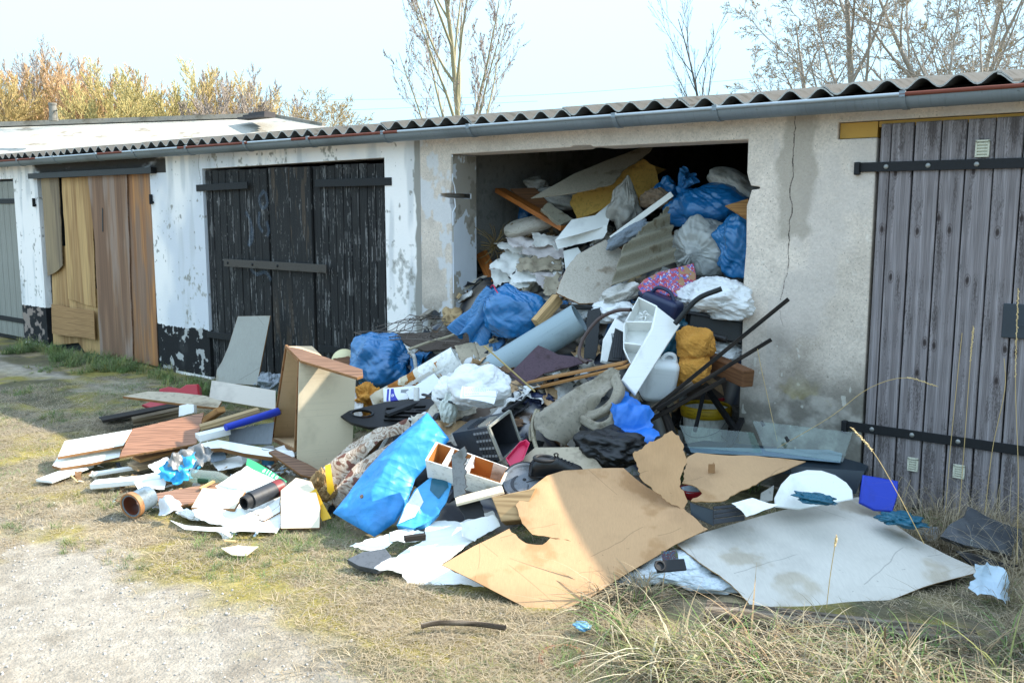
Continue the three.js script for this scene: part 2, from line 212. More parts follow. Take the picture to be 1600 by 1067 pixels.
// ---------- ground ----------
const gnoise = (x, z) => 0.02 * n3(x * 0.9, 3.1, z * 0.9) + 0.012 * n3(x * 3.1, 1.7, z * 3.1);
const groundY = (x, z) => gnoise(x, z) * sst(6.5, 2, abs(z - 1.5)) + 0.05 * sst(-2.6, -1.2, x) * sst(3.2, 2.2, z) * sst(0.2, 1.2, z) - 0.02;
const trackEdge = (x) => 3.18 + 0.28 * n3(x * 0.55, 0.4, 2.2) + 0.16 * n3(x * 1.7, 5.4, 2.2);
const gravelAt = (x, z) => sst(-0.35, 0.3, z - trackEdge(x) + 0.55 * n3(x * 1.3, z * 1.3, 4.4) + 0.35 * n3(x * 4.1, z * 4.1, 2.4) + 0.25 * n3(x * 11, z * 11, 6.4));
const gravelWall = (x, z) => sst(0.05, 0.3, 0.35 - abs(z - 0.85) - 0.3 * sst(-8.6, -7.4, x) + 0.4 * n3(x * 1.4, z * 1.4, 8.8) + 0.2 * n3(x * 5, z * 5, 1.8));
const mossAt = (x, z) => sst(0.02, 0.26, n3(x * 0.95, z * 1.5, 12.3) + 0.55 * n3(x * 3.3, z * 3.3, 6.7) + 0.3 * n3(x * 9, z * 9, 3.7) + 0.1);
function groundColor(x, z) {
  const gv = gravelAt(x, z), f = lerp(0.8, 0.94, gv) + lerp(0.4, 0.12, gv) * vn(x * 60, z * 60, 3), g = lerp(0.75, 0.92, gv) + lerp(0.5, 0.16, gv) * fb(x * 9, z * 9, 3, 7);
  const straw = [0.39, 0.31, 0.19], olive = [0.2, 0.18, 0.07], moss = [0.32, 0.27, 0.05], earth = [0.22, 0.165, 0.105];
  let c = mixc(straw, olive, sst(0.4, 0.65, fb(x * 2.4, z * 2.4, 4, 55)));
  c = mixc(c, earth, 0.75 * sst(0.52, 0.7, fb(x * 1.7 + 9, z * 1.7, 5, 71)));
  c = mixc(c, moss, 0.9 * mossAt(x, z));
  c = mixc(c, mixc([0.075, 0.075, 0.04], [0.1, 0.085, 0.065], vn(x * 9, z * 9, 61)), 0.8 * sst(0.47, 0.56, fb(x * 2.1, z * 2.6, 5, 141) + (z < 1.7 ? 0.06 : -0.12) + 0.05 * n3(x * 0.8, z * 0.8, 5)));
  let gr = mixc([0.5, 0.455, 0.39], [0.42, 0.372, 0.305], sst(0.45, 0.75, fb(x * 2.2, z * 3, 4, 91)));
  gr = mixc(gr, [0.26, 0.22, 0.17], 0.5 * sst(0.6, 0.75, fb(x * 5, z * 7, 4, 191)));
  c = mixc(c, gr, max(gravelAt(x, z), 0.8 * gravelWall(x, z) * (x < -7 ? 1 : 0)));
  return c.map((q) => lerp(0.92, 0.74, gv) * q * f * g);
}
{
  const T_g = tex(1024, 1024, (u, v) => { const a = vn(u * 330, v * 330, 1, 330), b = vn(u * 130, v * 130, 2, 130), c = fb(u * 30, v * 30, 4, 3, 30), d = vn(u * 500, v * 500, 7, 500); const g = 255 * (0.68 + 0.12 * a + 0.1 * b + 0.22 * (c - 0.3) + 0.08 * d) - (b > 0.965 ? 40 : 0) + (a > 0.96 ? 20 : 0); return [g, g * 0.985, g * 0.96]; });
  const T_gb = tex(1024, 1024, (u, v) => 255 * (0.5 * vn(u * 160, v * 160, 2, 160) + 0.3 * vn(u * 330, v * 330, 1, 330) + 0.3 * fb(u * 20, v * 20, 3, 8, 20)), false);
  const gm = new THREE.MeshStandardMaterial({ vertexColors: true, map: rep(T_g, 1.3), bumpMap: rep(T_gb, 1.3), bumpScale: 0.006, roughness: 1 });
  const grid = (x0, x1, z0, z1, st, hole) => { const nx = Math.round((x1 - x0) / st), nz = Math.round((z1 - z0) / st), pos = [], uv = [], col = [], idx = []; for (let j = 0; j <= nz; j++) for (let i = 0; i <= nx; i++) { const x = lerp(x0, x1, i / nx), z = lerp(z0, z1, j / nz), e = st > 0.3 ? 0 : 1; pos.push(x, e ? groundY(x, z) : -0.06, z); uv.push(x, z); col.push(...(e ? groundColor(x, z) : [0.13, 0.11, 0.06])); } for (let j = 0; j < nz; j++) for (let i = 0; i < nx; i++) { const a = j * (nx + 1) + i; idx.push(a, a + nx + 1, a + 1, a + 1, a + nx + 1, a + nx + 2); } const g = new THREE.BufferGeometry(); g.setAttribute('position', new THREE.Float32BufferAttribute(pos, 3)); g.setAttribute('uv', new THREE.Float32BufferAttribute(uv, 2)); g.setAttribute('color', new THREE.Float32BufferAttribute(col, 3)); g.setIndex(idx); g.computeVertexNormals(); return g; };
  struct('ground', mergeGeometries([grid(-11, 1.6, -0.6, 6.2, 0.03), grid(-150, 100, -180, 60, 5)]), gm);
  // the nearer track and verge to the left run on beyond the fine sheet
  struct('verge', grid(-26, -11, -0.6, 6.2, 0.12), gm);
}

// ---------- garage row ----------
const XA = -12.066, XB0 = -11.432, XB1 = -8.944, XC0 = -8.014, XC1 = -5.506, XP = -5.118, XO0 = -4.797, XO1 = -2.457, XD = -1.725;
const crackX = (y) => -2.19 + 0.05 * n3(y * 2.2, 1.5, 3.3) + 0.03 * n3(y * 7, 4.5, 1.3) + 0.012 * n3(y * 22, 4.5, 1.3) + 0.03 * (y - 1.6);
const T_wallL = tex(2048, 512, (u, v) => {
  const x = lerp(-16.5, XP, u), y = v * 2.3; let c = [250, 244, 239];
  const a = fb(x * 1.3, y * 0.9, 4, 2), s = fb(x * 9, y * 1.5, 3, 6), f = fb(x * 5, y * 3.2, 5, 14), ff = fb(x * 26, y * 20, 3, 24);
  c = mixc(c, [202, 206, 214], 0.75 * sst(0.48, 0.72, a)); c = mixc(c, [196, 197, 198], 0.6 * sst(0.52, 0.75, s));
  c = mixc(c, [178, 175, 168], 0.7 * sst(0.62, 0.7, f * 0.45 + ff * 0.55 + (x > XC1 && y < 1.35 ? 0.075 : 0) + (y < 0.9 ? 0.02 : 0)));
  c = mixc(c, [120, 116, 108], 0.5 * sst(0.68, 0.73, ff * 0.75 + f * 0.25));
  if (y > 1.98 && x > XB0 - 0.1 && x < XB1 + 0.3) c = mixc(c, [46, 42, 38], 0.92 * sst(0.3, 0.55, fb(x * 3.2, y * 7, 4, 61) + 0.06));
  const pl = 0.43 + 0.03 * fb(x * 4, 2, 3, 5) + 0.015 * vn(x * 40, 1, 3);
  if (y < pl && x < XC1 + 0.03) { let t = [16, 16, 18]; t = mixc(t, [46, 46, 46], sst(0.5, 0.8, fb(x * 6, y * 6, 3, 8))); const ch = fb(x * 13, y * 13, 5, 33); t = mixc(t, x < XB0 ? [168, 150, 138] : [205, 203, 198], 0.85 * sst(x < XB0 ? 0.5 : 0.61, x < XB0 ? 0.56 : 0.64, ch)); c = t; }
  const e = XP - 0.04 - 0.05 * fb(y * 5, 3, 4, 12); if (x > e) c = mixc(c, [150, 146, 138], sst(0, 0.015, x - e));
  const cr = abs(x - (-9.05 + 1.0 + 0.04 * n3(y * 6, 2, 2))); if (y > 1.75 && cr < 0.006) c = mixc(c, [120, 118, 115], 0.5);
  return c;
});
const T_wallR = tex(2048, 768, (u, v) => {
  const x = lerp(XP, 1.2, u), y = v * 2.3;
  const a = fb(x * 1.6, y * 1.3, 4, 2), f = vn(x * 120, y * 120, 4), g = vn(x * 60, y * 60, 6), h = fb(x * 14, y * 14, 3, 9);
  let c = mixc([206, 192, 178], [186, 173, 159], sst(0.35, 0.7, a)); c = c.map((q) => q * (0.91 + 0.13 * f + 0.12 * h));
  if (g > 0.9) c = mixc(c, [222, 216, 206], 0.35); if (f > 0.92) c = mixc(c, [110, 102, 94], 0.5); if (vn(x * 210, y * 210, 14) > 0.9) c = mixc(c, [120, 110, 98], 0.45);
  c = mixc(c, [192, 182, 174], 0.5 * sst(0.5, 0.6, fb(x * 2.4, y * 1.5, 4, 77) + 0.12 * sst(-2.15, -1.85, x) - 0.1 * sst(1.95, 2.1, y)) * (x > -2.3 ? 1 : 0.25));
  const cx = crackX(y), dc = abs(x - cx - 0.02);
  if (x > -2.6) c = mixc(c, [150, 140, 127], 0.6 * sst(0.12 + 0.05 * fb(y * 4, 2, 3, 5), 0.1, dc + 0.12 * (fb(x * 12, y * 7, 5, 8) - 0.35)) * sst(1.42, 1.47, y + 0.2 * (fb(x * 9, 3, 3, 6) - 0.5)));
  const low = sst(1.0, 0.35, y + 0.5 * (fb(x * 3.5, y * 3.5, 5, 19) - 0.5)), k = fb(x * 11, y * 11, 4, 29);
  c = mixc(c, mixc([96, 92, 84], [150, 146, 138], sst(0.35, 0.7, k)), 0.85 * low); if (low > 0.3 && vn(x * 30, y * 24, 8) > 0.9) c = mixc(c, [205, 202, 192], 0.6);
  c = mixc(c, [140, 122, 52], 0.55 * sst(0.63, 0.72, fb(x * 5, y * 5, 4, 83)) * sst(0.75, 0.4, y));
  if (x < -4.7) { const w = fb(x * 6, y * 5, 4, 44); c = mixc(c, [206, 208, 212], 0.7 * sst(0.6, 0.66, w + 0.1 * sst(-4.95, -5.1, x))); }
  const lw = y > 0.95 ? 0.0026 * (0.4 + vn(y * 30, 3, 2)) * sst(0.9, 1.6, y) : 0; if (abs(x - cx) < lw) c = mixc(c, [62, 56, 50], 0.85);
  return c;
});
const T_crackB = tex(2048, 768, (u, v) => { const x = lerp(XP, 1.2, u), y = v * 2.3; let b = 170 + 50 * fb(x * 60, y * 60, 3, 3) + 30 * (fb(x * 4, y * 4, 3, 5) - 0.5); if (abs(x - crackX(y)) < 0.003 && y > 0.95) b -= 80; return b; }, false);
const T_jamb = tex(512, 1024, (u, v) => { const x = u * 0.5, y = v * 2.1; let c = mixc([222, 225, 230], [198, 202, 208], fb(x * 6, y * 3, 3, 2)); const f = fb(x * 7, y * 5, 5, 17); c = mixc(c, [160, 153, 142], sst(0.57, 0.6, f + 0.45 * exp(-pow((y - 1.72) / 0.16, 2)) - 0.02 + 0.1 * exp(-pow((y - 1.1) / 0.25, 2)))); c = mixc(c, [120, 112, 100], 0.6 * sst(0.66, 0.72, f + 0.2 * exp(-pow((y - 1.6) / 0.1, 2)))); return c; });
const wallUV = (g, x0, x1) => { const p = g.attributes.position, u = g.attributes.uv; for (let i = 0; i < p.count; i++) u.setXY(i, (p.getX(i) + p.getZ(i) - x0) / (x1 - x0), p.getY(i) / 2.3); return g; };
const garage = thing('garage_row', 'long low row of old garages with corrugated roof and grey gutter', 'garage');
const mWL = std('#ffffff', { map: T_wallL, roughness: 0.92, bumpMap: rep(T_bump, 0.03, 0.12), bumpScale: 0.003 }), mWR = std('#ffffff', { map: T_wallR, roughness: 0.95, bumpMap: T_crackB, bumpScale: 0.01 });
const mJ = std('#ffffff', { map: rep(T_jamb, 0.5, 2.1), roughness: 0.9, ...bmp(0.003) });
const mIn = std('#8d8b86', { map: rep(T_dirt, 1.6), roughness: 0.95, ...bmp(0.004) });
const LT = 2.02, WT = 2.2;
{
  // white painted front: far-left door bay, boarded bay, black-door bay
  const s = poly([[-16.5, -0.2], [-14.35, -0.2], [-14.35, LT - 0.03], [XA, LT - 0.03], [XA, -0.2], [XB0, -0.2], [XB0, LT - 0.02], [XB1, LT - 0.02], [XB1, -0.2], [XC0, -0.2], [XC0, LT - 0.02], [XC1, LT], [XC1, -0.2], [XP, -0.2], [XP, WT], [-16.5, WT]]);
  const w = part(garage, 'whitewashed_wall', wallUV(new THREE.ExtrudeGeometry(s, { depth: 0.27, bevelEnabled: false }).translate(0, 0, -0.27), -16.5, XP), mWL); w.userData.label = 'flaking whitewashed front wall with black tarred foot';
  // bare render: pier left of the opening, lintel, pier right of it with broken edge
  const R = poly([[XP, -0.2], [XO0, -0.2], [XO0, 1.62], [XO0 - 0.02, 1.66], [XO0 - 0.015, 1.7], [XO0 - 0.11, 1.715], [XO0 - 0.11, 1.735], [XO0 - 0.012, 1.74], [XO0, 1.8], [XO0, LT], [-3.72, LT + 0.006], [-3.7, LT + 0.016], [-3.56, LT + 0.014], [-3.54, LT + 0.002], [XO1, LT], [XO1, 1.83], [XO1 + 0.012, 1.79], [XO1 + 0.028, 1.755], [XO1 + 0.08, 1.748], [XO1 + 0.082, 1.737], [XO1 + 0.032, 1.73], [XO1 + 0.018, 1.68], [XO1 + 0.004, 1.64], [XO1 + 0.01, 1.4], [XO1, 1.2], [XO1 + 0.004, 0.8], [XO1, 0.5], [XO1 + 0.01, -0.2], [XD, -0.2], [XD, 1.995], [XD - 0.21, 1.995], [XD - 0.21, 2.085], [0.7, 2.085], [0.7, -0.2], [1.2, -0.2], [1.2, WT], [XP, WT]]);
  const w2 = part(garage, 'rendered_wall', wallUV(new THREE.ExtrudeGeometry(R, { depth: 0.262, bevelEnabled: true, bevelThickness: 0.004, bevelSize: 0.004, bevelOffset: -0.004, bevelSegments: 1 }).translate(0, 0, -0.266), XP, 1.2), mWR); w2.userData.label = 'bare grey rendered wall with a long crack';
  // inner face of the left jamb, painted white where the render has not come off
  const js = poly([[-0.262, 0], [0.0, 0], [0.0, 1.6], [-0.03, 1.64], [-0.02, 1.7], [-0.2, 1.7], [-0.2, 1.735], [-0.03, 1.735], [-0.02, 1.79], [0.0, 1.83], [0.0, LT - 0.004], [-0.262, LT - 0.004]]);
  const j = part(garage, 'painted_jamb', slab(js, 0.012, 0.003), mJ); j.rotation.y = -PI / 2; j.position.set(XO0 + 0.001, 0, -0.004);
  const side = (x, t) => slab([[0.28, 0], [5.56, 0], [5.56, 2.88], [0.28, 2.24]], t, 0.001).rotateY(PI / 2).translate(x + t / 2, 0, 0);
  part(garage, 'partition_wall', boxUV(side(XO0 - 0.19, 0.12)), mIn); part(garage, 'partition_wall', boxUV(side(XO1 + 0.22, 0.12)), mIn);
  part(garage, 'rear_wall', box(17.6, 3.1, 0.2, -7.65, 1.38, -5.62), mIn);
  part(garage, 'end_wall', boxUV(side(-16.4, 0.2)), mIn); part(garage, 'end_wall', boxUV(side(1.1, 0.2)), mIn);
  part(garage, 'floor_slab', box(17.4, 0.1, 5.2, -7.65, -0.03, -2.87), mIn);
  part(garage, 'wall_plate', box(17.7, 0.045, 0.1, -7.65, 2.222, -0.14), M.darkwood);
  const iron = M.iron;
  // yellow head beam over the right-hand door
  part(garage, 'head_beam', mg([box(0.2, 0.082, 0.1, XD - 0.105, 2.04, -0.07), box(2.4, 0.03, 0.1, XD + 1.2, 2.066, -0.075)]), std('#b98c33', { map: rep(T_clean, 0.8), roughness: 0.6 }));
  part(garage, 'head_beam', uvShift(box(XB1 - XB0 + 0.22, 0.06, 0.08, (XB0 + XB1) / 2 + 0.02, 2.005, 0.022), 3, 1), M.black);

  // weathered plank door at the right
  const T_grey = (sd) => tex(512, 1024, (u, v) => { const x = u * 0.16, y = v * 2.1, cx = 0.08, wob = 0.012 * n3(y * 1.3, sd, 1), q = (x - cx + wob) * 60, f = vn(x * 520, y * 9, sd), s = fb(x * 90, y * 2, 3, sd + 3), r = abs(sin(q * 0.9 + 0.5 * sin(q * 0.4 + y))); let c = mixc([168, 160, 162], [116, 108, 108], 0.5 * r + 0.5 * s); c = c.map((k) => k * (0.86 + 0.24 * f)); const bl = fb(x * 40, y * 5, 4, sd + 7) + 0.22 * sst(1.75, 2.05, y) + 0.12 * sst(0.75, 0.3, y); c = mixc(c, [60, 52, 50], 0.6 * sst(0.6, 0.95, bl + 0.35 * (vn(x * 420, y * 120, sd + 2) - 0.5))); for (let k = 0; k < 3; k++) { const ky = 0.3 + 1.6 * hash(k, sd, 5), kx = 0.03 + 0.1 * hash(k, sd, 9), d = hypot((x - kx) * 1.5, (y - ky) * 0.7); c = mixc(c, [48, 38, 36], 0.85 * sst(0.016 + 0.008 * vn(x * 200, y * 90, 4), 0.006, d)); c = mixc(c, [66, 54, 54], 0.4 * sst(0.004, 0.0, abs(d - 0.022)) * sst(0.05, 0.02, d)); } return c; });
  const gm = [3, 17, 29].map((s) => std('#ffffff', { map: rep(T_grey(s), 0.16, 2.1), roughness: 0.9, bumpMap: rep(T_old, 0.9, 0.08, PI / 2), bumpScale: 0.0025 }));
  const door = part(garage, 'door', box(2.36, 2.04, 0.02, XD + 1.2, 1.04, -0.05), M.blackm); door.userData.label = 'weathered grey plank door with iron strap hinges';
  let x = XD + 0.012; const wd = [0.058, 0.117, 0.132, 0.122, 0.132, 0.128, 0.13, 0.13];
  const plank = (w) => uvShift(boxUV(slab([[-w / 2, 0], [w / 2, 0], [w / 2, 2.035], [-w / 2, 2.035]], 0.028, 0.004)), 0.08, 0);
  for (let i = 0; i < 17; i++) { const w = wd[i] ?? 0.13, p = part(door, 'plank', plank(w - 0.009), gm[i % 3]); p.position.set(x + w / 2, 0.03, -0.004 + 0.006 * hash(i, 2, 3)); p.rotation.z = 0.004 * (hash(i, 8, 3) - 0.5); p.rotation.y = 0.05 * (hash(i, 5, 3) - 0.5); x += w; }
  const strap = (y) => { const h = part(door, 'strap_hinge', mg([rbox(1.1, 0.05, 0.008, 0.002, XD + 0.46, y, 0.009), rbox(0.03, 0.068, 0.03, 0.006, XD - 0.09, y - 0.006, 0.014)]), iron); for (const k of [0.06, 0.27, 0.5]) { const b = part(door, 'bolt', new THREE.SphereGeometry(0.013, 12, 8).scale(1, 1, 0.5), M.steel); b.position.set(XD + k, y, 0.014); } return h; };
  strap(1.842); strap(0.43);
  const vent = (px, y, w, h) => { const v = part(door, 'vent_grille', mg([box(w, 0.008, 0.012, 0, h / 2), box(w, 0.008, 0.012, 0, -h / 2), box(0.008, h, 0.012, w / 2 - 0.004), box(0.008, h, 0.012, -w / 2 + 0.004), ...[-0.3, -0.1, 0.1, 0.3].map((k) => box(w - 0.016, h * 0.11, 0.008, 0, k * h).rotateX(0)), box(w - 0.016, h - 0.01, 0.003, 0, 0, -0.006)].map((g) => g)), std('#cfcdb9', { map: rep(T_dirt, 0.15), roughness: 0.6 })); v.position.set(px, y, 0.01); };
  vent(-1.204, 1.918, 0.064, 0.075); vent(-1.442, .271, 0.054, 0.064); vent(-1.212, .273, 0.056, 0.062);
  part(door, 'lock_plate', mg([rbox(0.2, 0.17, 0.01, 0.003, -1.059 + 0.1, 1.074, 0.009), box(0.03, 0.012, 0.006, -1.059 + 0.088, 1.074 - 0.02, 0.016)]), M.bluegrey);

  // black tarred double door
  const T_tar = (sd, wear, graf) => tex(256, 1024, (u, v) => { const xx = u * 0.24, y = v * 2.1, f = vn(xx * 300, y * 7, sd), g = fb(xx * 30, y * 5, 4, sd + 4), w = fb(xx * 55, y * 5.5, 4, sd + 9); let c = mixc([17, 17, 18], [30, 28, 28], f); c = mixc(c, [50, 46, 43], 0.5 * sst(0.55, 0.75, g)); c = mixc(c, [146, 144, 142], 0.8 * sst(0.665 - wear, 0.69 - wear, w * 0.6 + f * 0.25 + 0.15 * vn(xx * 160, y * 60, sd))); if (vn(xx * 40, y * 22, sd) > 0.975) c = mixc(c, [170, 166, 160], 0.6); if (graf) c = mixc(c, [92, 72, 52], 0.6 * sst(0.5, 0.62, fb(xx * 18, y * 3, 4, sd + 30)) * sst(1.9, 1.2, y)); return c; });
  const tm = [std('#fff', { map: rep(T_tar(5, 0, 0), 0.24, 2.1), roughness: 0.75 }), std('#fff', { map: rep(T_tar(41, 0.03, 0), 0.24, 2.1), roughness: 0.75 }), std('#fff', { map: rep(T_tar(83, 0.06, 0), 0.24, 2.1), roughness: 0.8 }), std('#fff', { map: rep(T_tar(19, 0.015, 1), 0.24, 2.1), roughness: 0.75 })];
  for (const m of tm) { m.bumpMap = rep(T_old, 0.9, 0.06, PI / 2); m.bumpScale = 0.003; }
  const bd = part(garage, 'door', box(XC1 - XC0 - 0.02, 2.0, 0.02, (XC0 + XC1) / 2, 0.98, -0.075), M.blackm); bd.userData.label = 'black tarred double plank door';
  const ws = []; { let a = XC0 + 0.01; const c0 = -7.021, c1 = -6.728, c2 = -6.432; while (a < c0 - 0.06) { ws.push([a, min(0.107, c0 - a), 0]); a += 0.107; } ws.push([c0 + 0.003, c1 - c0, 3]); ws.push([c1 + 0.003, c2 - c1, 3]); a = c2 + 0.006; while (a < XC1 - 0.06) { ws.push([a, min(0.098, XC1 - 0.01 - a), 1]); a += 0.098; } }
  ws.forEach(([a, w, k], i) => { const p = part(bd, 'plank', uvShift(boxUV(slab([[-w / 2, 0], [w / 2, 0], [w / 2, 1.985], [-w / 2, 1.985]], 0.026, 0.004)).scale((w - 0.007) / w, 1, 1), i * 0.113, i * 0.31), tm[k === 3 ? 3 : (i * 7) % 3 === 0 ? 2 : k]); p.position.set(a + w / 2, -0.01 * hash(i, 6, 4), -0.03 + (k === 3 ? 0.012 : 0) + 0.007 * hash(i, 4, 4)); p.rotation.z = 0.0024 * (hash(i, 8, 4) - 0.5); p.rotation.x = 0.003 * (hash(i, 9, 4) - 0.5); });
  const lath = (x0, y0, x1, y1, n, m = iron) => { const L = hypot(x1 - x0, y1 - y0), p = part(bd, n, rbox(L, 0.062, 0.01, 0.002), m); p.position.set((x0 + x1) / 2, (y0 + y1) / 2, 0.004); p.rotation.z = Math.atan2(y1 - y0, x1 - x0); };
  lath(XC0 - 0.1, 1.82, XC0 + 0.72, 1.835, 'strap_hinge'); lath(-6.346, 1.835, XC1 + 0.08, 1.835, 'strap_hinge'); lath(XC0 - 0.03, 0.42, XC0 + 0.55, 0.42, 'strap_hinge'); lath(-6.347, 0.44, XC1 - 0.03, 0.44, 'strap_hinge');
  { const a = [-7.671, 1.127], b = [-6.202, 1.126]; const L = hypot(b[0] - a[0], b[1] - a[1]), p = part(bd, 'locking_bar', rbox(L, 0.07, 0.012, 0.002), std('#4c4743', { map: rep(T_dirt, 0.3), roughness: 0.5, metalness: 0.4 })); p.position.set((a[0] + b[0]) / 2, (a[1] + b[1]) / 2, 0.026); p.rotation.z = Math.atan2(b[1] - a[1], b[0] - a[0]); for (const t of [-0.46, -0.2, 0.05]) { const s = part(bd, 'bolt', new THREE.SphereGeometry(0.014, 10, 8).scale(1, 1, 0.5), iron); s.position.set((a[0] + b[0]) / 2 + t * L, (a[1] + b[1]) / 2 + t * (b[1] - a[1]), 0.033); } }
  // faded spray paint: thin bluish strokes on the left leaf
  const spray = std('#6d8095', { roughness: 0.8, transparent: true, opacity: 0.1 });
  for (const st of [[[382, 330], [390, 350], [387, 372], [384, 384]], [[412, 298], [404, 310], [408, 325], [416, 318], [414, 300]], [[404, 330], [402, 350], [408, 362]], [[414, 345], [417, 360], [414, 368]], [[385, 418], [395, 428], [410, 424], [418, 436]], [[384, 384], [390, 376], [392, 356]]]) { const pts = st.map(([a, b]) => px2(a, b)); const r = new THREE.TubeGeometry(new THREE.CatmullRomCurve3(pts), 30, 0.02, 6).scale(1, 1, 0.06).translate(0, 0, -0.003); part(bd, 'spray_stroke', r, spray); }
  function px2(a, b) { const x = lerp(-7.366, -6.988, (a - 380) / 40), y = lerp(1.773, 1.027, (b - 300) / 130); return new THREE.Vector3(x, y, 0); }

  // far-left grey door
  const ld = part(garage, 'door', box(XA + 14.33, 2.0, 0.02, (XA - 14.35) / 2, 0.98, -0.07), M.blackm); ld.userData.label = 'pale grey plank door at the far end';
  const lm = std('#a5a9a6', { map: rep(T_wood, 1.6, 0.09, PI / 2), roughness: 0.9 });
  for (let i = 0, a = XA - 0.06; a > -14.2; i++, a -= 0.16) { const p = part(ld, 'plank', boxUV(slab([[-0.075, 0], [0.075, 0], [0.075, 1.93], [-0.075, 1.93]], 0.025, 0.004)), lm); p.position.set(a - 0.08, 0.03, -0.025); }
  part(ld, 'strap_hinge', rbox(0.8, 0.06, 0.01, 0.002, XA - 0.4, 1.72, -0.018), iron); part(ld, 'strap_hinge', rbox(0.8, 0.06, 0.01, 0.002, XA - 0.4, 0.24, -0.018), iron);

  // boarded-up bay: old veneered panels nailed over each other
  const T_pan = (sd, c0, c1, c2) => tex(512, 512, (u, v) => { const x = u, y = v * 2.1, f = fb(x * 26, y * 1.2, 4, sd), k = vn(x * 120, y * 2.5, sd + 2), b = fb(x * 5, y * 0.8, 4, sd + 6); let c = mixc(c0, c1, sst(0.3, 0.7, f)); c = mixc(c, c2, 0.9 * sst(0.48, 0.66, b)); return c.map((q) => q * (0.9 + 0.16 * k)); });
  const p1 = std('#fff', { map: rep(T_pan(3, [176, 138, 90], [150, 112, 66], [196, 158, 104]), 1, 2.1), roughness: 0.75 }), p2 = std('#fff', { map: rep(T_pan(9, [140, 106, 80], [120, 88, 66], [150, 128, 114]), 1, 2.1), roughness: 0.75 }), p3 = std('#fff', { map: rep(T_pan(15, [134, 116, 92], [116, 100, 80], [150, 130, 100]), 1, 2.1), roughness: 0.8 }), p4 = std('#fff', { map: rep(T_pan(21, [178, 122, 70], [140, 96, 62], [132, 104, 86]), 1, 2.1), roughness: 0.7 });
  const pd = part(garage, 'door', box(XB1 - XB0, 2.0, 0.02, (XB0 + XB1) / 2, 0.98, -0.09), M.blackm); pd.userData.label = 'doorway boarded up with brown veneered panels';
  const fp = (z, pts, m, n) => { const q = part(pd, n, uvShift(slab(ragged(pts, 0.012, z * 300, null, 0.08), 0.012), z * 30, 0), m); q.position.z = z; };
  const F = (list) => list;
  fp(-0.032, [[-11.376, 0.0], [-11.247, 1.2], [-10.804, 1.2], [-10.199, 0.7], [-10.207, 0.0], [-10.592, -0.01], [-10.739, 0.09]], p1, 'panel');
  fp(0.004, [[-11.32, 1.98], [-10.893, 1.98], [-10.933, .976], [-11.102, .895], [-11.319, .84]], p3, 'panel');
  fp(-0.012, [[-10.847, 1.97], [-10.17, 1.98], [-10.244, .531], [-10.878, .593]], p1, 'panel');
  fp(0.012, [[-10.199, 2.0], [-9.376, 2.0], [-9.456, 0.02], [-10.16, 0.0], [-10.129, 1.3]], p2, 'panel');
  fp(-0.006, [[-9.428, 2.0], [-8.916, 2.0], [-8.994, 0.0], [-9.577, 0.0]], p4, 'panel');
  fp(0.02, [[-11.237, .511], [-10.234, .495], [-10.245, .17], [-11.272, .157]], std('#b99263', { map: rep(T_wood, 1.1, 0.14), roughness: 0.8 }), 'patch_board');
  for (const [a, b] of [[85, 521], [115, 517], [146, 526], [84, 480], [145, 491]]) 0;
  part(pd, 'crack_slot', slab([[0, 0], [0.022, 0.0], [0.045, 0.24], [0.025, 0.26]], 0.004), M.black).position.set(-9.943, 1.38, 0.0165);
  for (const [x0, y0] of [[XB0 - 0.08, 1.7], [XB1 + 0.03, 1.72]]) part(garage, 'hinge_pin', mg([rbox(0.02, 0.1, 0.03, 0.004), box(0.05, 0.02, 0.05, 0, -0.03, -0.02)]), iron).position.set(x0, y0, 0.02);
}
// corrugated roof, sheets overlapping side by side
{
  const pitch = 0.172, N = 5, A = 0.026, seg = 10, slope = 0.119;
  const fc = std('#c3c0b8', { map: rep(T_dirt, 0.5), roughness: 1, ...bmp(0.003, 0.2) }), fe = std('#55534e', { map: rep(T_dirt, 0.3), roughness: 1 });
  const wave = (L) => { const W = N * pitch + 0.07, pts = []; for (let i = 0; i <= N * seg + 4; i++) { const x = i / (N * seg) * N * pitch; pts.push([x, A * cos(x / pitch * 2 * PI)]); } const s = new THREE.Shape(); pts.forEach(([x, y], i) => i ? s.lineTo(x, y) : s.moveTo(x, y)); for (let i = pts.length - 1; i >= 0; i--) s.lineTo(pts[i][0], pts[i][1] - 0.009); const g = new THREE.ExtrudeGeometry(s, { depth: L, bevelEnabled: false, steps: 1 }); const p = g.attributes.position, u = g.attributes.uv; for (let i = 0; i < p.count; i++) u.setXY(i, p.getX(i), p.getZ(i) + p.getY(i)); return g; };
  const front = wave(2.95), roof = part(garage, 'roof', mg([box(17.7, 0.05, 0.08, -7.65, 2.55, -2.6), box(17.7, 0.05, 0.08, -7.65, 2.82, -5.0), ]), M.darkwood);
  const rot = Math.atan(slope), y0 = 2.242;
  for (let i = 0; i < 21; i++) for (let k = 0; k < 2; k++) { const m = part(roof, 'corrugated_sheet', front, [fc, fe]); m.position.set(-16.62 + i * N * pitch, y0 + (k ? 2.85 * slope + 0.012 : 0) + (i % 2) * 0.011 - 0.002 + 0.006 * hash(i, k, 2), 0.1 + 0.02 * (hash(i, k, 7) - 0.5) - (k ? 2.8 : 0)); m.rotation.set(-PI + rot, 0, 0); m.rotation.set(0, 0, 0); m.scale.z = -1; m.quaternion.setFromAxisAngle(new THREE.Vector3(1, 0, 0), rot); m.rotation.z = 0.003 * (hash(i, 1, 1) - 0.5); }
}
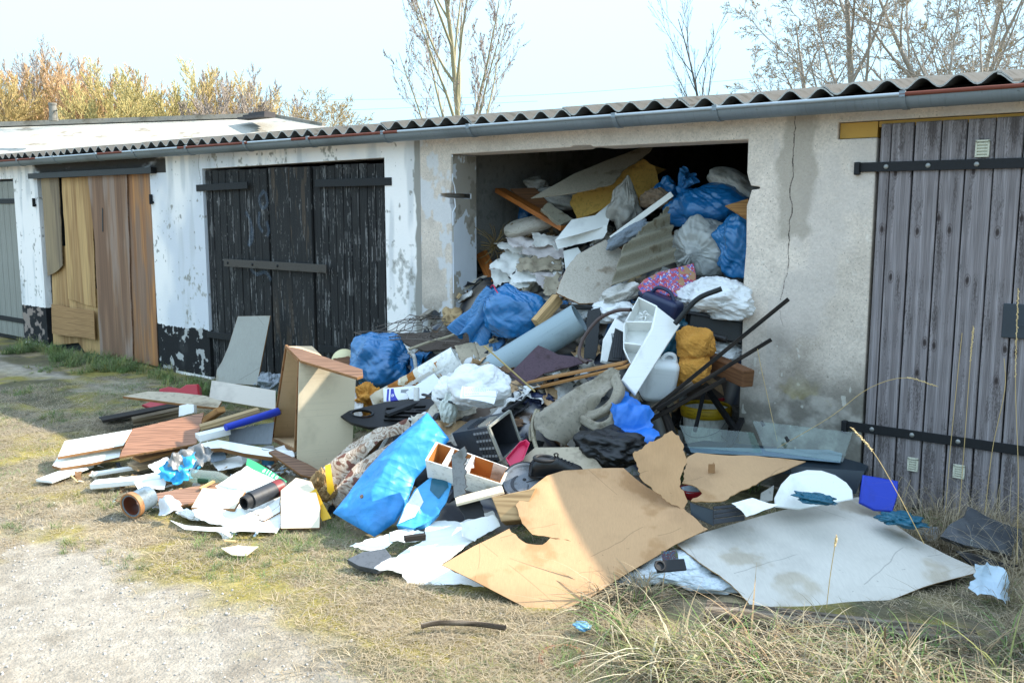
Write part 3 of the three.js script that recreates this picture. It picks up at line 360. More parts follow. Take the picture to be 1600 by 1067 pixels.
// gutter with brackets
{
  const zinc = std('#7f8b95', { roughness: 0.5, metalness: 0.35, map: rep(T_clean, 1.3), ...bmp(0.0008) }), rust = std('#7a4030', { roughness: 0.9, map: rep(T_dirt, 0.3) }), light = std('#aab4bb', { roughness: 0.45, metalness: 0.4, map: rep(T_clean, 0.5) });
  const r = 0.064, cy = 2.186, cz = 0.125, prof = (r0, r1, L, a0 = 0, a1 = PI) => { const s = new THREE.Shape(); s.absarc(0, 0, r1, PI + a0, PI + a1, false); s.absarc(0, 0, r0, PI + a1, PI + a0, true); return new THREE.ExtrudeGeometry(s, { depth: L, bevelEnabled: false, curveSegments: 20 }).rotateY(PI / 2); };
  const gut = part(garage, 'gutter', prof(r - 0.003, r, 17.8).translate(-16.6, cy, cz), zinc);
  const cuts = [-16.6, -12.2, -11.0, -9.6, -9.1, -8.1, -7.0, -6.4, -5.65, -5.15, -1.56, 1.2], isRust = [0, 1, 0, 1, 0, 1, 0, 1, 1, 0, 1];
  cuts.slice(0, -1).forEach((a, i) => { const L = cuts[i + 1] - a; part(gut, 'rolled_rim', new THREE.CylinderGeometry(0.0105, 0.0105, L, 10).rotateZ(PI / 2).translate(a + L / 2, cy + 0.002, cz + r + 0.003), isRust[i] ? rust : light); });
  const br = mg([prof(r + 0.0005, r + 0.005, 0.028, 0, PI), box(0.028, 0.03, 0.018, 0.014, 0.004, r + 0.004)]);
  for (const x of [-1.56, -2.59, -3.27, -4.47, -5.33, -6.21, -7.07, -7.98, -8.92, -9.67, -10.6, -11.49, -12.4, -13.3]) part(gut, 'bracket', br, zinc).position.set(x, cy, cz);
  for (const x of [-1.68, -1.36, -6.35, -8.2, -10.1]) part(gut, 'joint_band', prof(r + 0.0004, r + 0.002, 0.012), zinc).position.set(x, cy, cz);
}
// ---------- beyond the garages ----------
{
  const b = thing('white_roofed_building', 'low building with sunlit white roof behind the garages on the left', 'building');
  const s = {o:[-18.545,2.941,-5.406],q:[-.5464,.2983,.2167,.752],p:[[-6.636,.974],[2.271,2.697],[3.51,1.825],[4.535,-1.12],[-3.68,-4.376]]};
  const wr = sheetPart(b, 'roof', s, 0.06, std('#c4bfb2', { map: rep(T_board, 2.5), roughness: 0.95 }), { nofoot: 1 });
  const cap = std('#8f8a80', { map: rep(T_dirt, 1.2), roughness: 0.9 });
  const e = (i) => V([s.p[i][0], s.p[i][1], 0]).applyQuaternion(new THREE.Quaternion(...s.q)).add(V(s.o));
  const eb = (p, q, w, h, n, dy = 0) => { const m = part(b, n, uvShift(box(p.distanceTo(q), h, w), 1, 1), cap); m.position.copy(p).add(q).multiplyScalar(0.5); m.position.y += dy; m.quaternion.copy(along(p.toArray(), q.toArray())); };
  eb(e(0), e(1), 0.3, 0.1, 'ridge_cap', 0.03); eb(e(1), e(2), 0.1, 0.16, 'verge_board', -0.02);
  const a = e(0), c = e(1); part(b, 'wall', box(a.distanceTo(c), 2.4, 0.2), std('#b5aea2', { map: rep(T_dirt, 1.5) })).position.set((a.x + c.x) / 2, 1.15, (a.z + c.z) / 2); b.children[b.children.length - 1].quaternion.copy(along([a.x, 0, a.z], [c.x, 0, c.z]));
  const ch = thing('chimney_pipe', 'short grey chimney pipe with rods on the white roof', 'chimney', [-19.454,3.356,-4.03]);
  const k = .016 ; part(ch, 'flue', new THREE.CylinderGeometry(0.07, 0.08, 0.36, 16).translate(0, 0.2, 0), cap); part(ch, 'collar', mg([new THREE.CylinderGeometry(0.09, 0.09, 0.06, 16).translate(0, 0.06, 0), new THREE.CylinderGeometry(0.082, 0.082, 0.04, 16).translate(0, 0.36, 0)]), cap); part(ch, 'bracket', mg([box(0.02, 0.3, 0.02, -0.13, 0.2, 0), box(0.1, 0.02, 0.02, -0.1, 0.33, 0), box(0.02, 0.24, 0.02, 0.16, 0.14, 0), box(0.12, 0.02, 0.02, 0.11, 0.22, 0)]), cap);
  const rp = thing('dark_tiled_roof', 'small dark tiled roof peeping over the white roof edge', 'roof', [-18.013,3.624,-7.866]); part(rp, 'tiles', mg([0, 1, 2].map((i) => box(1.0 - i * 0.2, 0.05, 0.3, -i * 0.06, 0.02 + i * 0.055, -i * 0.12))), std('#4c4746', { map: rep(T_dirt, 0.5) }));
  // two slack overhead wires
  for (const [p, q, l] of [[[-39.622,6.108,-15.428], [-25.132,6.162,-27.288], 'thin overhead wire crossing in front of the left thicket'], [[-34.795,6.162,-19.385], [-15.579,7.398,-35.324], 'thin overhead wire climbing to the right behind the central bare tree']]) solo('overhead_wire', l, 'wire', tube([p, [(p[0] + q[0]) / 2, (p[1] + q[1]) / 2 - 0.35, (p[2] + q[2]) / 2], q], 0.006, 30, 4), M.wire);
}
// bare trees: every limb a tapered tube
function tree(name, label, group, base, H, o) {
  const { seed = 1, spread = 0.6, levels = 4, trunkR = 0.16, kids = [9, 7, 6, 5], lean = [0, 0], limb0 = 0.25, up = 0.35, color = '#6f6556', twig = '#7d6a58', buds = 0, budC, multi = 1, lenK = 0.5, droop = 0 } = o;
  const R = rng(seed), big = [[], [], []], fine = [[], [], []], budG = [[], [], []];
  const put = (dst, P, rad, sides) => { const b = dst[0].length / 3; let N = new THREE.Vector3(0.3, 0.2, 0.9), t = new THREE.Vector3(), B = new THREE.Vector3(); P.forEach((p, i) => { t.subVectors(P[min(i + 1, P.length - 1)], P[max(i - 1, 0)]).normalize(); B.crossVectors(t, N).normalize(); N.crossVectors(B, t).normalize(); for (let k = 0; k < sides; k++) { const a = k / sides * 2 * PI, x = cos(a) * N.x + sin(a) * B.x, y = cos(a) * N.y + sin(a) * B.y, z = cos(a) * N.z + sin(a) * B.z; dst[0].push(p.x + x * rad[i], p.y + y * rad[i], p.z + z * rad[i]); dst[1].push(x, y, z); } }); for (let i = 0; i < P.length - 1; i++) for (let k = 0; k < sides; k++) { const a = b + i * sides + k, c = b + i * sides + (k + 1) % sides; dst[2].push(a, c, a + sides, c, c + sides, a + sides); } };
  const grow = (p0, dir, L, r0, lev) => {
    const n = lev === 0 ? 12 : lev === 1 ? 8 : lev === 2 ? 5 : 4, P = [p0.clone()], rad = [r0], d = dir.clone();
    for (let i = 1; i <= n; i++) { d.x += (R() - 0.5) * 0.3 / sqrt(n) * 1.6; d.z += (R() - 0.5) * 0.3 / sqrt(n) * 1.6; d.y += (lev ? up : 0.1) / n - (lev >= 2 ? droop / n : 0) + (R() - 0.5) * 0.12; d.normalize(); P.push(P[i - 1].clone().addScaledVector(d, L / n)); rad.push(max(o.mr ?? 0.0035, r0 * (1 - 0.88 * i / n))); }
    put(lev < 2 ? big : fine, P, rad, lev === 0 ? 8 : lev === 1 ? 6 : 3);
    if (lev >= levels) { if (buds) for (let i = 1; i <= n; i++) if (R() < buds) { const q = P[i], s = (o.bs ?? 0.02) * (1 + 1.3 * R()), b = budG[0].length / 3, w = new THREE.Vector3(R() - 0.5, R() - 0.5, R() - 0.5).normalize(); budG[0].push(q.x, q.y, q.z, q.x + s * w.x, q.y - s * 1.3, q.z + s * w.z, q.x + s * w.z, q.y - s * 0.4, q.z - s * w.x); for (let k = 0; k < 3; k++) budG[1].push(w.x, 0.3, w.z); budG[2].push(b, b + 1, b + 2); } return; }
    const m = kids[lev]; for (let k = 0; k < m; k++) { const t = lerp(lev ? 0.25 : limb0, 0.98, (k + R() * 0.7) / m), i = min(n - 1, floor(t * n)), q = P[i].clone().lerp(P[i + 1], t * n - i), ax = P[i + 1].clone().sub(P[i]).normalize(), ph = (k * 2.4 + R() * 1.2), s1 = new THREE.Vector3(ax.y, ax.z, -ax.x).cross(ax).normalize(), s2 = s1.clone().cross(ax), sp = spread * (0.7 + 0.6 * R()), nd = ax.clone().multiplyScalar(cos(sp)).addScaledVector(s1, sin(sp) * cos(ph)).addScaledVector(s2, sin(sp) * sin(ph)).normalize(); grow(q, nd, L * (lev ? lenK : lenK * 1.15) * (1.15 - 0.55 * t) * (0.7 + 0.6 * R()), max(o.mr ?? 0.004, rad[i] * (lev === 0 ? 0.55 : 0.5)), lev + 1); }
  };
  for (let s = 0; s < multi; s++) { const a = s * 2.4 + seed; grow(new THREE.Vector3((multi > 1) * cos(a) * 0.25, 0, (multi > 1) * sin(a) * 0.25), new THREE.Vector3(lean[0] + (multi > 1) * cos(a) * 0.28, 1, lean[1] + (multi > 1) * sin(a) * 0.28).normalize(), H * (0.8 + 0.2 * R()), trunkR * (multi > 1 ? 0.6 : 1), 0); }
  const geo = (a) => { const g = new THREE.BufferGeometry(); g.setAttribute('position', new THREE.Float32BufferAttribute(a[0], 3)); g.setAttribute('normal', new THREE.Float32BufferAttribute(a[1], 3)); g.setIndex(a[2]); return g; };
  const t = thing(name, label, 'tree', base, group); part(t, 'trunk', geo(big), std(color, { roughness: 0.95 })); const c = part(t, 'crown', geo(fine), std(twig, { roughness: 0.95 })); if (budG[0].length) part(c, 'buds', geo(budG), std(budC ?? '#6b4a44', { roughness: 0.9 }));
  return t;
}
const down = (p) => [p[0], -0.3, p[2]];
tree('bare_tree', 'tall slender bare tree rising above the middle of the roof', 'bare trees behind the garages', down([-16.549,4.152,-13.072]), 13, { seed: 31, lean: [-0.03, 0.02], mr: 0.005, trunkR: 0.1, spread: 0.46, limb0: 0.12, kids: [24, 10, 8, 6], up: 0.5, lenK: 0.32, color: '#a09878', twig: '#a89c92', buds: 0.12, budC: '#8a6a66' });
tree('bare_tree', 'small leaning bare tree alone against the sky above the open garage', 'bare trees behind the garages', down([-10.506,4.236,-15.421]), 7.6, { seed: 12, trunkR: 0.07, spread: 0.42, limb0: 0.3, kids: [18, 7, 4, 0], levels: 3, up: 0.35, lenK: 0.3, lean: [0.0, 0.0], color: '#57514a', twig: '#645d57' });
for (const [px, s, H, l, D, ln] of [[[-8.2,4.4,-16.031], 21, 7.0, 'bare tree with bright drooping twigs, leftmost of the right-hand trees', 0, [-0.04, 0]], [[-6.712,4.262,-14.615], 33, 8.6, 'forked bare tree above the concrete pier', 0, [-0.1, 0]], [[-6.312,4.428,-16.277], 45, 8.2, 'bare tree with limbs sweeping right above the grey door', 0, [0.2, -0.1]], [[-6.25,4.709,-18.987], 57, 9, 'pale bare tree half hidden behind its neighbours near the right edge', 0, [0.12, -0.2]], [[-4.271,4.244,-15.303], 63, 8.4, 'bare tree with thick leaning trunk at the right edge', 0, [-0.25, 0.1]]]) tree('plane_tree', l, 'bare trees behind the garages', down(px), H, { seed: s, trunkR: 0.125, spread: 0.66, limb0: 0.22, kids: [10, 8, 8, 6], up: 0.35, droop: 0.4, lenK: 0.4, lean: ln, color: '#9b9184', twig: '#a39a8e', buds: 0.12, budC: '#a1885a', mr: 0.0055 });
tree('round_tree', 'broad round-crowned bare tree standing alone left of the roof', 'bare trees behind the garages', down([-27.412,4.635,-17.32]), 5.0, { seed: 71, trunkR: 0.16, spread: 0.75, limb0: 0.2, kids: [11, 8, 7, 5], up: 0.2, color: '#9c8a52', twig: '#a08c62', buds: 0.1, budC: '#b79a58', mr: 0.008 });
// thicket at the left: many slim bushes and saplings, each its own tree
{
  const tones = [['#b39a68', '#c2aa72', '#d0b878'], ['#b59a74', '#c4a27a', '#cfaa7e'], ['#9a9088', '#a4978c', '#ac9a8c'], ['#b2a46c', '#bfb076', '#cabd80']], names = ['straw-yellow', 'ochre', 'grey-brown', 'olive-yellow'];
  const spots = [[[-39.693,5.026,-11.261], 6.51, 0, 'at the left picture edge'], [[-43.231,5.394,-13.652], 7.61, 2, 'rising at the left, darker than its neighbours'], [[-40.508,5.21,-13.237], 6.94, 0, 'behind the chimney pipe'], [[-42.962,5.486,-15.193], 8.04, 2, 'tallest above the chimney pipe'], [[-38.371,5.118,-13.663], 6.98, 1, 'just right of the chimney pipe'], [[-39.866,5.302,-15.083], 7.63, 1, 'reddest crown of the thicket'], [[-35.407,4.934,-13.445], 6.58, 3, 'right of the reddest crown'], [[-40.646,5.486,-17.087], 7.23, 1, 'in the middle of the thicket'], [[-37.231,5.21,-15.917], 7.15, 0, 'over the white roof middle'], [[-34.738,5.026,-15.313], 6.77, 3, 'towards the thin end of the thicket'], [[-37.956,5.394,-17.966], 7.10, 2, 'thin and low near the slim tall one'], [[-34.58,5.118,-16.764], 6.54, 0, 'low before the gap of sky'], [[-35.874,5.302,-18.347], 7.68, 3, 'slim and tall with a trunk fork'], [[-31.72,4.934,-16.46], 6.43, 2, 'low beside the slim tall one'], [[-33.749,5.21,-18.764], 6.99, 2, 'thin with visible sky behind'], [[-35.683,5.486,-21.146], 7.05, 0, 'last before the round tree']];
  spots.forEach(([p, H, k, w], i) => tree('thicket_tree', names[k] + ' bare sapling ' + w, 'thicket behind the white roof', down(p), H * (i < 6 ? 0.97 : 0.95), { seed: 100 + i, levels: 3, multi: i === 12 ? 1 : 4, trunkR: 0.09, spread: 0.58, limb0: 0.1, kids: [20, 12, 11, 0], up: 0.5, lenK: 0.34, color: tones[k][0], twig: tones[k][1], mr: 0.01, buds: 0.3, bs: 0.011, budC: tones[k][2] }));
}

// ---------- the rubbish: what lies under everything ----------
const PZ = [-2.6, -1.6, -1.0, -0.5, 0, 0.4, 0.8, 1.2, 1.5, 1.8, 2.1, 2.35, 9], PY = [1.8, 1.75, 1.62, 1.42, 1.12, 0.92, 0.78, 0.62, 0.47, 0.3, 0.12, 0, 0];
const prof = (z) => { let i = 0; while (i < PZ.length - 2 && z > PZ[i + 1]) i++; return lerp(PY[i], PY[i + 1], clamp((z - PZ[i]) / (PZ[i + 1] - PZ[i]))); };
const heapY = (x, z) => { const xl = z < 0 ? XO0 - 0.3 : lerp(-5.5, -3.75, z / 2.1), xr = z < 0 ? XO1 + 0.2 : z < 1 ? lerp(-2.75, -2.5, z) : lerp(-2.5, -2.7, z - 1); let h = prof(z) - 0.25 - 0.14 * sst(-4.0, -4.5, x) * sst(-0.1, 0.15, z); h *= sst(0, z < 0 ? 0.02 : 0.5, x - xl) * sst(0, z < 0 ? 0.02 : 0.5, xr - x); h *= 1 - 0.92 * sst(-3.2, -2.95, x) * sst(-0.75, -0.4, z); return h + 0.07 * n3(x * 3, z * 3, 1) * sst(0, 0.3, h); };
{
  const st = 0.04, x0 = -5.7, x1 = -2.25, z0 = -3.2, z1 = 2.4, nx = Math.round((x1 - x0) / st), nz = Math.round((z1 - z0) / st), pos = [], uv = [], col = [], idx = [];
  const pal = [[0.03, 0.03, 0.035], [0.12, 0.1, 0.08], [0.25, 0.23, 0.2], [0.05, 0.06, 0.09], [0.35, 0.34, 0.33], [0.1, 0.07, 0.05]];
  for (let j = 0; j <= nz; j++) for (let i = 0; i <= nx; i++) { const x = lerp(x0, x1, i / nx), z = lerp(z0, z1, j / nz), h = heapY(x, z), r = crump(0.035, 5, 4)(x, z); pos.push(min(max(x + 0.05 * n3(x * 6, z * 6, 9), z < 0 ? XO0 - 0.12 : -9), z < 0 ? XO1 + 0.14 : 9), h > 0.02 ? max(0.0, h + r) : -0.05, z); uv.push(x, z); col.push(...pal[floor(6 * clamp(0.5 + 1.3 * n3(x * 3.2, z * 3.2, 17), 0, 0.99))]); }
  for (let j = 0; j < nz; j++) for (let i = 0; i < nx; i++) { const a = j * (nx + 1) + i; idx.push(a, a + nx + 1, a + 1, a + 1, a + nx + 1, a + nx + 2); }
  const g = new THREE.BufferGeometry(); g.setAttribute('position', new THREE.Float32BufferAttribute(pos, 3)); g.setAttribute('uv', new THREE.Float32BufferAttribute(uv, 2)); g.setAttribute('color', new THREE.Float32BufferAttribute(col, 3)); g.setIndex(idx); g.computeVertexNormals();
  tag(part(scene, 'rubbish_mound', g, std('#ffffff', { vertexColors: true, roughness: 0.7 })), 'dark matted rubbish filling the heap between the larger things', 'rubbish', null, 'stuff');
  // loose scraps between the larger things
  const R = rng(7), P = new THREE.Object3D(), Q = new THREE.Quaternion(), nrm = new THREE.Vector3();
  const scrap = [bent(ragged([[-0.09, -0.06], [0.08, -0.07], [0.09, 0.05], [-0.07, 0.07]], 0.04, 3), 0.003, crump(0.02, 12, 3), 0.02), bent(ragged([[-0.12, -0.02], [0.12, -0.03], [0.12, 0.02], [-0.11, 0.03]], 0.01, 5), 0.006, crump(0.006, 6, 6), 0.03), mg([rbox(0.3, 0.016, 0.035, 0.002)]), lump([0.06, 0.035, 0.05], { seed: 5, crease: 0.4, lumps: 0.6, seg: [28, 18] })];
  const cols = ['#d9d9d6', '#e7e7e5', '#8f8577', '#b79b72', '#6f5236', '#2b2c2f', '#1c1d20', '#3d6f9f', '#a9a49a', '#57504a', '#c8bfae', '#c4a27a', '#34383f'].map((c) => new THREE.Color(c));
  scrap.forEach((g, k) => { const n = [150, 80, 100, 70][k], m = new THREE.InstancedMesh(g, std('#ffffff', { roughness: 0.8, map: rep(T_dirt, 0.3) }), n); m.name = ['crumpled_scraps', 'torn_strips', 'wood_splinters', 'rag_bundles'][k]; let c = 0; for (let t = 0; c < n && t < 20000; t++) { const x = lerp(-5.5, -2.4, R()), z = lerp(-1.3, 2.25, R()), h = heapY(x, z); if (h < 0.06) continue; const e = 0.05; nrm.set(heapY(x - e, z) - heapY(x + e, z), 2 * e, heapY(x, z - e) - heapY(x, z + e)).normalize(); nrm.x += (R() - 0.5) * 0.9; nrm.z += (R() - 0.5) * 0.9; nrm.normalize(); P.position.set(x, h + 0.025 + 0.015 * R(), z); P.quaternion.setFromUnitVectors(new THREE.Vector3(0, k < 2 ? 0 : 1, k < 2 ? 1 : 0), nrm).multiply(Q.setFromAxisAngle(new THREE.Vector3(0, k < 2 ? 0 : 1, k < 2 ? 1 : 0), R() * 6.28)); P.scale.setScalar(0.7 + 0.9 * R()); P.updateMatrix(); m.setMatrixAt(c, P.matrix); m.setColorAt(c, cols[floor(R() * cols.length)]); c++; } m.count = c; sh(m); scene.add(m); tag(m, ['small crumpled paper and film scraps strewn over the heap', 'torn narrow card strips strewn over the heap', 'short broken wood splinters strewn over the heap', 'small wadded rags tucked into the heap'][k], 'scraps', null, 'stuff'); });
}
// ---------- inside the garage ----------
sheet('cardboard_sheet', 'large curled grey-brown card sheet lying across the top of the heap', 'cardboard', {o:[-3.909,1.889,-.623],q:[-.426,.2119,.1034,.8735],p:[[-.467,-.268],[-.374,-.17],[-.191,.014],[.025,.154],[.273,.279],[.402,.325],[.335,.196],[.176,.025],[.112,-.136],[-.056,-.188],[-.235,-.231]]}, 0.006, W(M.hard, '#aa9f8c'), { rag: 0.012, fn: (x, y) => 0.09 * (x + 0.4) * (x + 0.4) - 0.03, nofoot: 1, edges: [5, 6, 7, 8] });
solo('foam_block', 'dirty yellow foam block with rounded corner at the top of the heap', 'foam', (() => { const s = {o:[-3.812,1.781,-.75],q:[-.1506,.2662,.0422,.9511],p:[[-.338,-.086],[-.321,-.028],[-.042,.055],[.095,.167],[.196,.226],[.28,.176],[.314,.058],[.238,-.063],[-.015,-.107],[-.13,-.17],[-.277,-.228]]}; return bent(ragged(s.p, 0.01, 4), 0.16, (x, y) => -0.35 * (x - 0.1) * (x - 0.1) + 0.008 * n3(x * 9, y * 9, 2), 0.04).applyQuaternion(new THREE.Quaternion(...s.q)); })(), M.foam, [-3.849,1.773,-.75]);
bag('pillow', 'plump white pillow wedged under the curled card sheet', 'pillow', [-4.448,1.694,-.85], [0.2, 0.085, 0.12], M.ccloth, { seed: 3, rot: [0.2, 0.9, -0.35], crease: 0.05 });
bag('sack', 'small pale sack end showing above the white pillow', 'sack', [-4.742,1.825,-.95], [0.1, 0.06, 0.1], M.ccloth, { seed: 5, crease: 0.1 });
bag('cushion', 'flat beige seat cushion on top of the torn papers', 'cushion', [-4.407,1.501,-.45], [0.2, 0.055, 0.15], W(M.cloth, '#b5ada0'), { seed: 8, rot: [0.25, 0.7, 0.12], crease: 0.04, lumps: 0.15, sq: 1.3 });
bar('timber_plank', 'orange-brown timber rail sloping down from the upper left', 'plank', [-4.791,1.768,-.55], [-3.971,1.485,-.3], 0.09, 0.035, M.orange);
sheet('panel', 'dark brown panel behind the orange timber rail', 'panel', {o:[-4.511,1.699,-.62],q:[-.2504,.2441,.0654,.9346],p:[[-.197,.091],[.003,.101],[.144,-.063],[.05,-.13]]}, 0.012, M.brown, { nofoot: 1 });
bag('blue_bag', 'dark blue rubbish bag deep in the left corner', 'rubbish bag', [-5.035,1.604,-1.1], [0.2, 0.2, 0.16], M.bagd, { seed: 21, group: 'blue rubbish bags', tail: 0 });
sheet('concrete_slab', 'short grey concrete-like slab lying on the orange rail', 'slab', {o:[-4.06,1.59,-.3],q:[-.3697,.3808,.1696,.8304],p:[[-.101,.052],[-.035,.12],[.12,-.056],[.016,-.116]]}, 0.03, M.fibre, { rag: 0.01, nofoot: 1 });
{ const t = thing('metal_panel', 'bent white metal panel with folded edge above the large board', 'panel', [-3.771,1.484,-.22]); sheetPart(t, 'panel_face', {o:[-3.735,1.545,-.282],q:[-.4349,.2981,.1552,.8354],p:[[-.265,-.234],[-.141,.008],[.026,.061],[.16,.232],[.119,0],[.101,-.067]]}, 0.004, M.white, { nofoot: 1 }); sheetPart(t, 'folded_edge', {o:[-3.725,1.434,-.2],q:[-.1247,.2922,.0385,.9474],p:[[-.214,-.024],[.143,.085],[.144,.035],[.118,-.01],[-.191,-.087]]}, 0.004, M.white, { nofoot: 1, rag: 0.004 }); }
sheet('white_board', 'narrow white board upright behind the large grey-beige board', 'board', {o:[-3.807,1.306,-.15],q:[-.1635,.331,.0584,.9275],p:[[-.06,.032],[.042,.06],[.063,.023],[-.044,-.115]]}, 0.01, M.white, { nofoot: 1 });
sheet('hardboard', 'large stained grey-beige board leaning in the middle of the opening', 'board', {o:[-3.501,1.223,.047],q:[-.3308,.3593,.1379,.8617],p:[[-.257,-.177],[-.175,.016],[-.081,.139],[.12,.265],[.229,.17],[.248,.115],[.032,-.262],[-.117,-.265]]}, 0.012, M.hard, { edge: M.chip, rag: 0.005 });
{ const s = {o:[-3.133,1.37,-.006],q:[-.291,.4239,.146,.8452],p:[[-.288,-.272],[.18,-.099],[.247,.348],[-.14,.023]]}, d = [s.p[1][0] - s.p[0][0], s.p[1][1] - s.p[0][1]], L = hypot(...d); sheet('corrugated_sheet', 'broken corrugated fibre sheet with ragged wavy edge beside the large board', 'corrugated sheet', s, 0.008, M.fibre, { rag: 0.02, edges: [1, 2], fn: (x, y) => 0.02 * cos((-(d[1] / L) * x + (d[0] / L) * y) * 2 * PI / 0.082), max: 0.014 }); }
bar('white_lath', 'white lath lying along the upper edge of the corrugated sheet', 'lath', [-3.455,1.428,-.1], [-3.15,1.72,-.35], 0.035, 0.035, M.white);
bag('net_curtain', 'crumpled grey net curtain below the yellow foam block', 'curtain', [-3.572,1.607,-.45], [0.12, 0.17, 0.1], W(M.clear, '#aaa8a2'), { seed: 31, crease: 0.12, lumps: 0.5, pleats: 26, neck: [0.1, 1, 0], tail: 0 });
bag('rolled_cloth', 'rolled grey-blue cloth beside the white lath', 'cloth', [-3.348,1.458,-.15], [0.16, 0.05, 0.06], W(M.cloth, '#7f8994'), { seed: 33, rot: [0, 0.5, 0.55], crease: 0.2 });
bag('brown_cloth', 'wadded brown cloth right of the yellow foam block', 'cloth', [-3.359,1.685,-.5], [0.11, 0.07, 0.08], M.brownc, { seed: 35, crease: 0.3 });
bag('blue_bag', 'large dark blue rubbish bag high on the right of the heap', 'rubbish bag', [-3.028,1.628,-.6], [0.27, 0.165, 0.2], M.bagd, { seed: 41, group: 'blue rubbish bags', neck: [-0.6, 0.75, 0.2], tail: 0.12, tr: 0.07, tdir: [0.6, 0.6, 0.2] });
bag('clear_bag', 'clear plastic bag with red print tied in a knot', 'plastic bag', [-2.946,1.352,-.4], [0.2, 0.2, 0.17], M.clear, { seed: 43, neck: [0.1, -0.05, 1], crease: 0.14, tail: 0.1, tr: 0.06, tdir: [-0.3, -0.8, 0.5] });
bag('blue_bag', 'blue rubbish bag half hidden behind the right-hand pier', 'rubbish bag', [-2.64,1.378,-.35], [0.17, 0.23, 0.16], M.bag, { seed: 45, group: 'blue rubbish bags', neck: [-0.8, 0.3, 0.6], tail: 0, crease: 0.16 });
bag('white_cloth', 'rumpled white cloth hump at the top right of the opening', 'cloth', [-2.883,1.764,-.75], [0.2, 0.09, 0.15], M.ccloth, { seed: 47, rot: [0, 0.2, -0.5], crease: 0.06 });
sheet('brown_board', 'small brown board corner poking out behind the right-hand pier', 'board', {o:[-2.583,1.627,-.2],q:[-.2832,.3205,.1011,.8982],p:[[-.094,.02],[.052,.072],[.041,-.092]]}, 0.012, M.ply, { nofoot: 1 });
bag('dark_blue_bag', 'dark blue bag fold under the white lath top end', 'rubbish bag', [-3.362,1.739,-.65], [0.08, 0.1, 0.08], M.bagd, { seed: 49, crease: 0.25 });
// torn papers and lining boards under the cushion
{ const R = rng(15); for (let i = 0; i < 11; i++) { const fr = i / 10, px = [795, 842, 815, 858, 800, 846, 822, 866, 806, 850, 832][i], s = [{o:[-4.404,1.345,-.42],q:[-.4412,.2614,.1361,.8476],p:[[-.27,.022],[.113,.104],[.272,-.023],[-.115,-.103]]}, {o:[-4.472,1.251,-.301],q:[-.3917,.2463,.1096,.8797],p:[[-.156,-.068],[-.009,.144],[.166,.09],[-.001,-.165]]}, {o:[-4.204,1.329,-.341],q:[-.4441,.3507,.1944,.8012],p:[[-.131,.1],[.177,.047],[.134,-.1],[-.179,-.048]]}, {o:[-4.135,1.241,-.221],q:[-.4908,.2597,.1561,.8169],p:[[-.154,.074],[.161,.112],[.155,-.066],[-.161,-.12]]}, {o:[-4.123,1.163,-.181],q:[-.3915,.3415,.1593,.8395],p:[[-.158,.053],[.199,.104],[.155,-.055],[-.196,-.103]]}, {o:[-4.011,1.126,-.161],q:[-.4232,.382,.2031,.796],p:[[-.126,.072],[.13,.126],[.07,-.108],[-.074,-.089]]}, {o:[-4.544,1.144,-.25],q:[-.3372,.1573,.0573,.9264],p:[[-.095,.042],[.014,.104],[.111,-.047],[-.029,-.099]]}, {o:[-3.941,1.097,-.1],q:[-.3604,.3105,.1286,.8701],p:[[-.072,.079],[.072,.091],[.049,-.073],[-.049,-.096]]}, {o:[-4.3,1.394,-.361],q:[-.4991,.285,.1781,.7987],p:[[-.213,.035],[.149,.096],[.23,-.026],[-.166,-.105]]}, {o:[-4.237,1.104,-.12],q:[-.4241,.2271,.1108,.8696],p:[[-.09,.056],[.075,.087],[.075,-.063],[-.061,-.08]]}, {o:[-4.203,1.397,-.4],q:[-.4545,.361,.2084,.7872],p:[[-.11,.099],[.138,.025],[.097,-.081],[-.125,-.043]]}][i]; const names = ['lowest left', 'leaning at the left', 'long and thin in the middle', 'with brown stains', 'broadest', 'curling at the right end', 'with pink edge at the left', 'small and hanging low', 'flat and topmost', 'short beside the blue bag', 'tucked under the cushion']; sheet('torn_paper', 'torn white lining paper in the stack, ' + names[i], 'paper', s, 0.004, i % 4 === 3 ? M.taupe : i % 3 === 2 ? W(M.paper, '#d8d0cf') : M.paper, { rag: 0.035, step: 0.015, fn: crump(0.018, 9, i + 2, 0.05), max: 0.025, nofoot: 1, group: 'torn papers in the stack' }); } }
bar('orange_board', 'orange varnished board standing at the left inside corner', 'board', [-4.899,1.281,-.45], [-4.64,1.076,-.3], 0.1, 0.02, M.orange, { roll: 0.6 });
// dry twigs at the left inside corner
{ const R = rng(88), g = []; for (let i = 0; i < 34; i++) { const a = R() * 6.28, l = 0.12 + 0.16 * R(), q = [cos(a) * l * 0.6, (R() - 0.35) * l * 1.4, sin(a) * l * 0.6]; g.push(tube([[0, 0, 0], [q[0] * 0.5 + 0.02, q[1] * 0.6, q[2] * 0.5], q], 0.0022 + 0.002 * R(), 6, 4)); } solo('dry_plant', 'tangle of dry twigs at the left inside corner', 'plant', mg(g), std('#6a5630'), [-4.652,1.342,-.3]); }
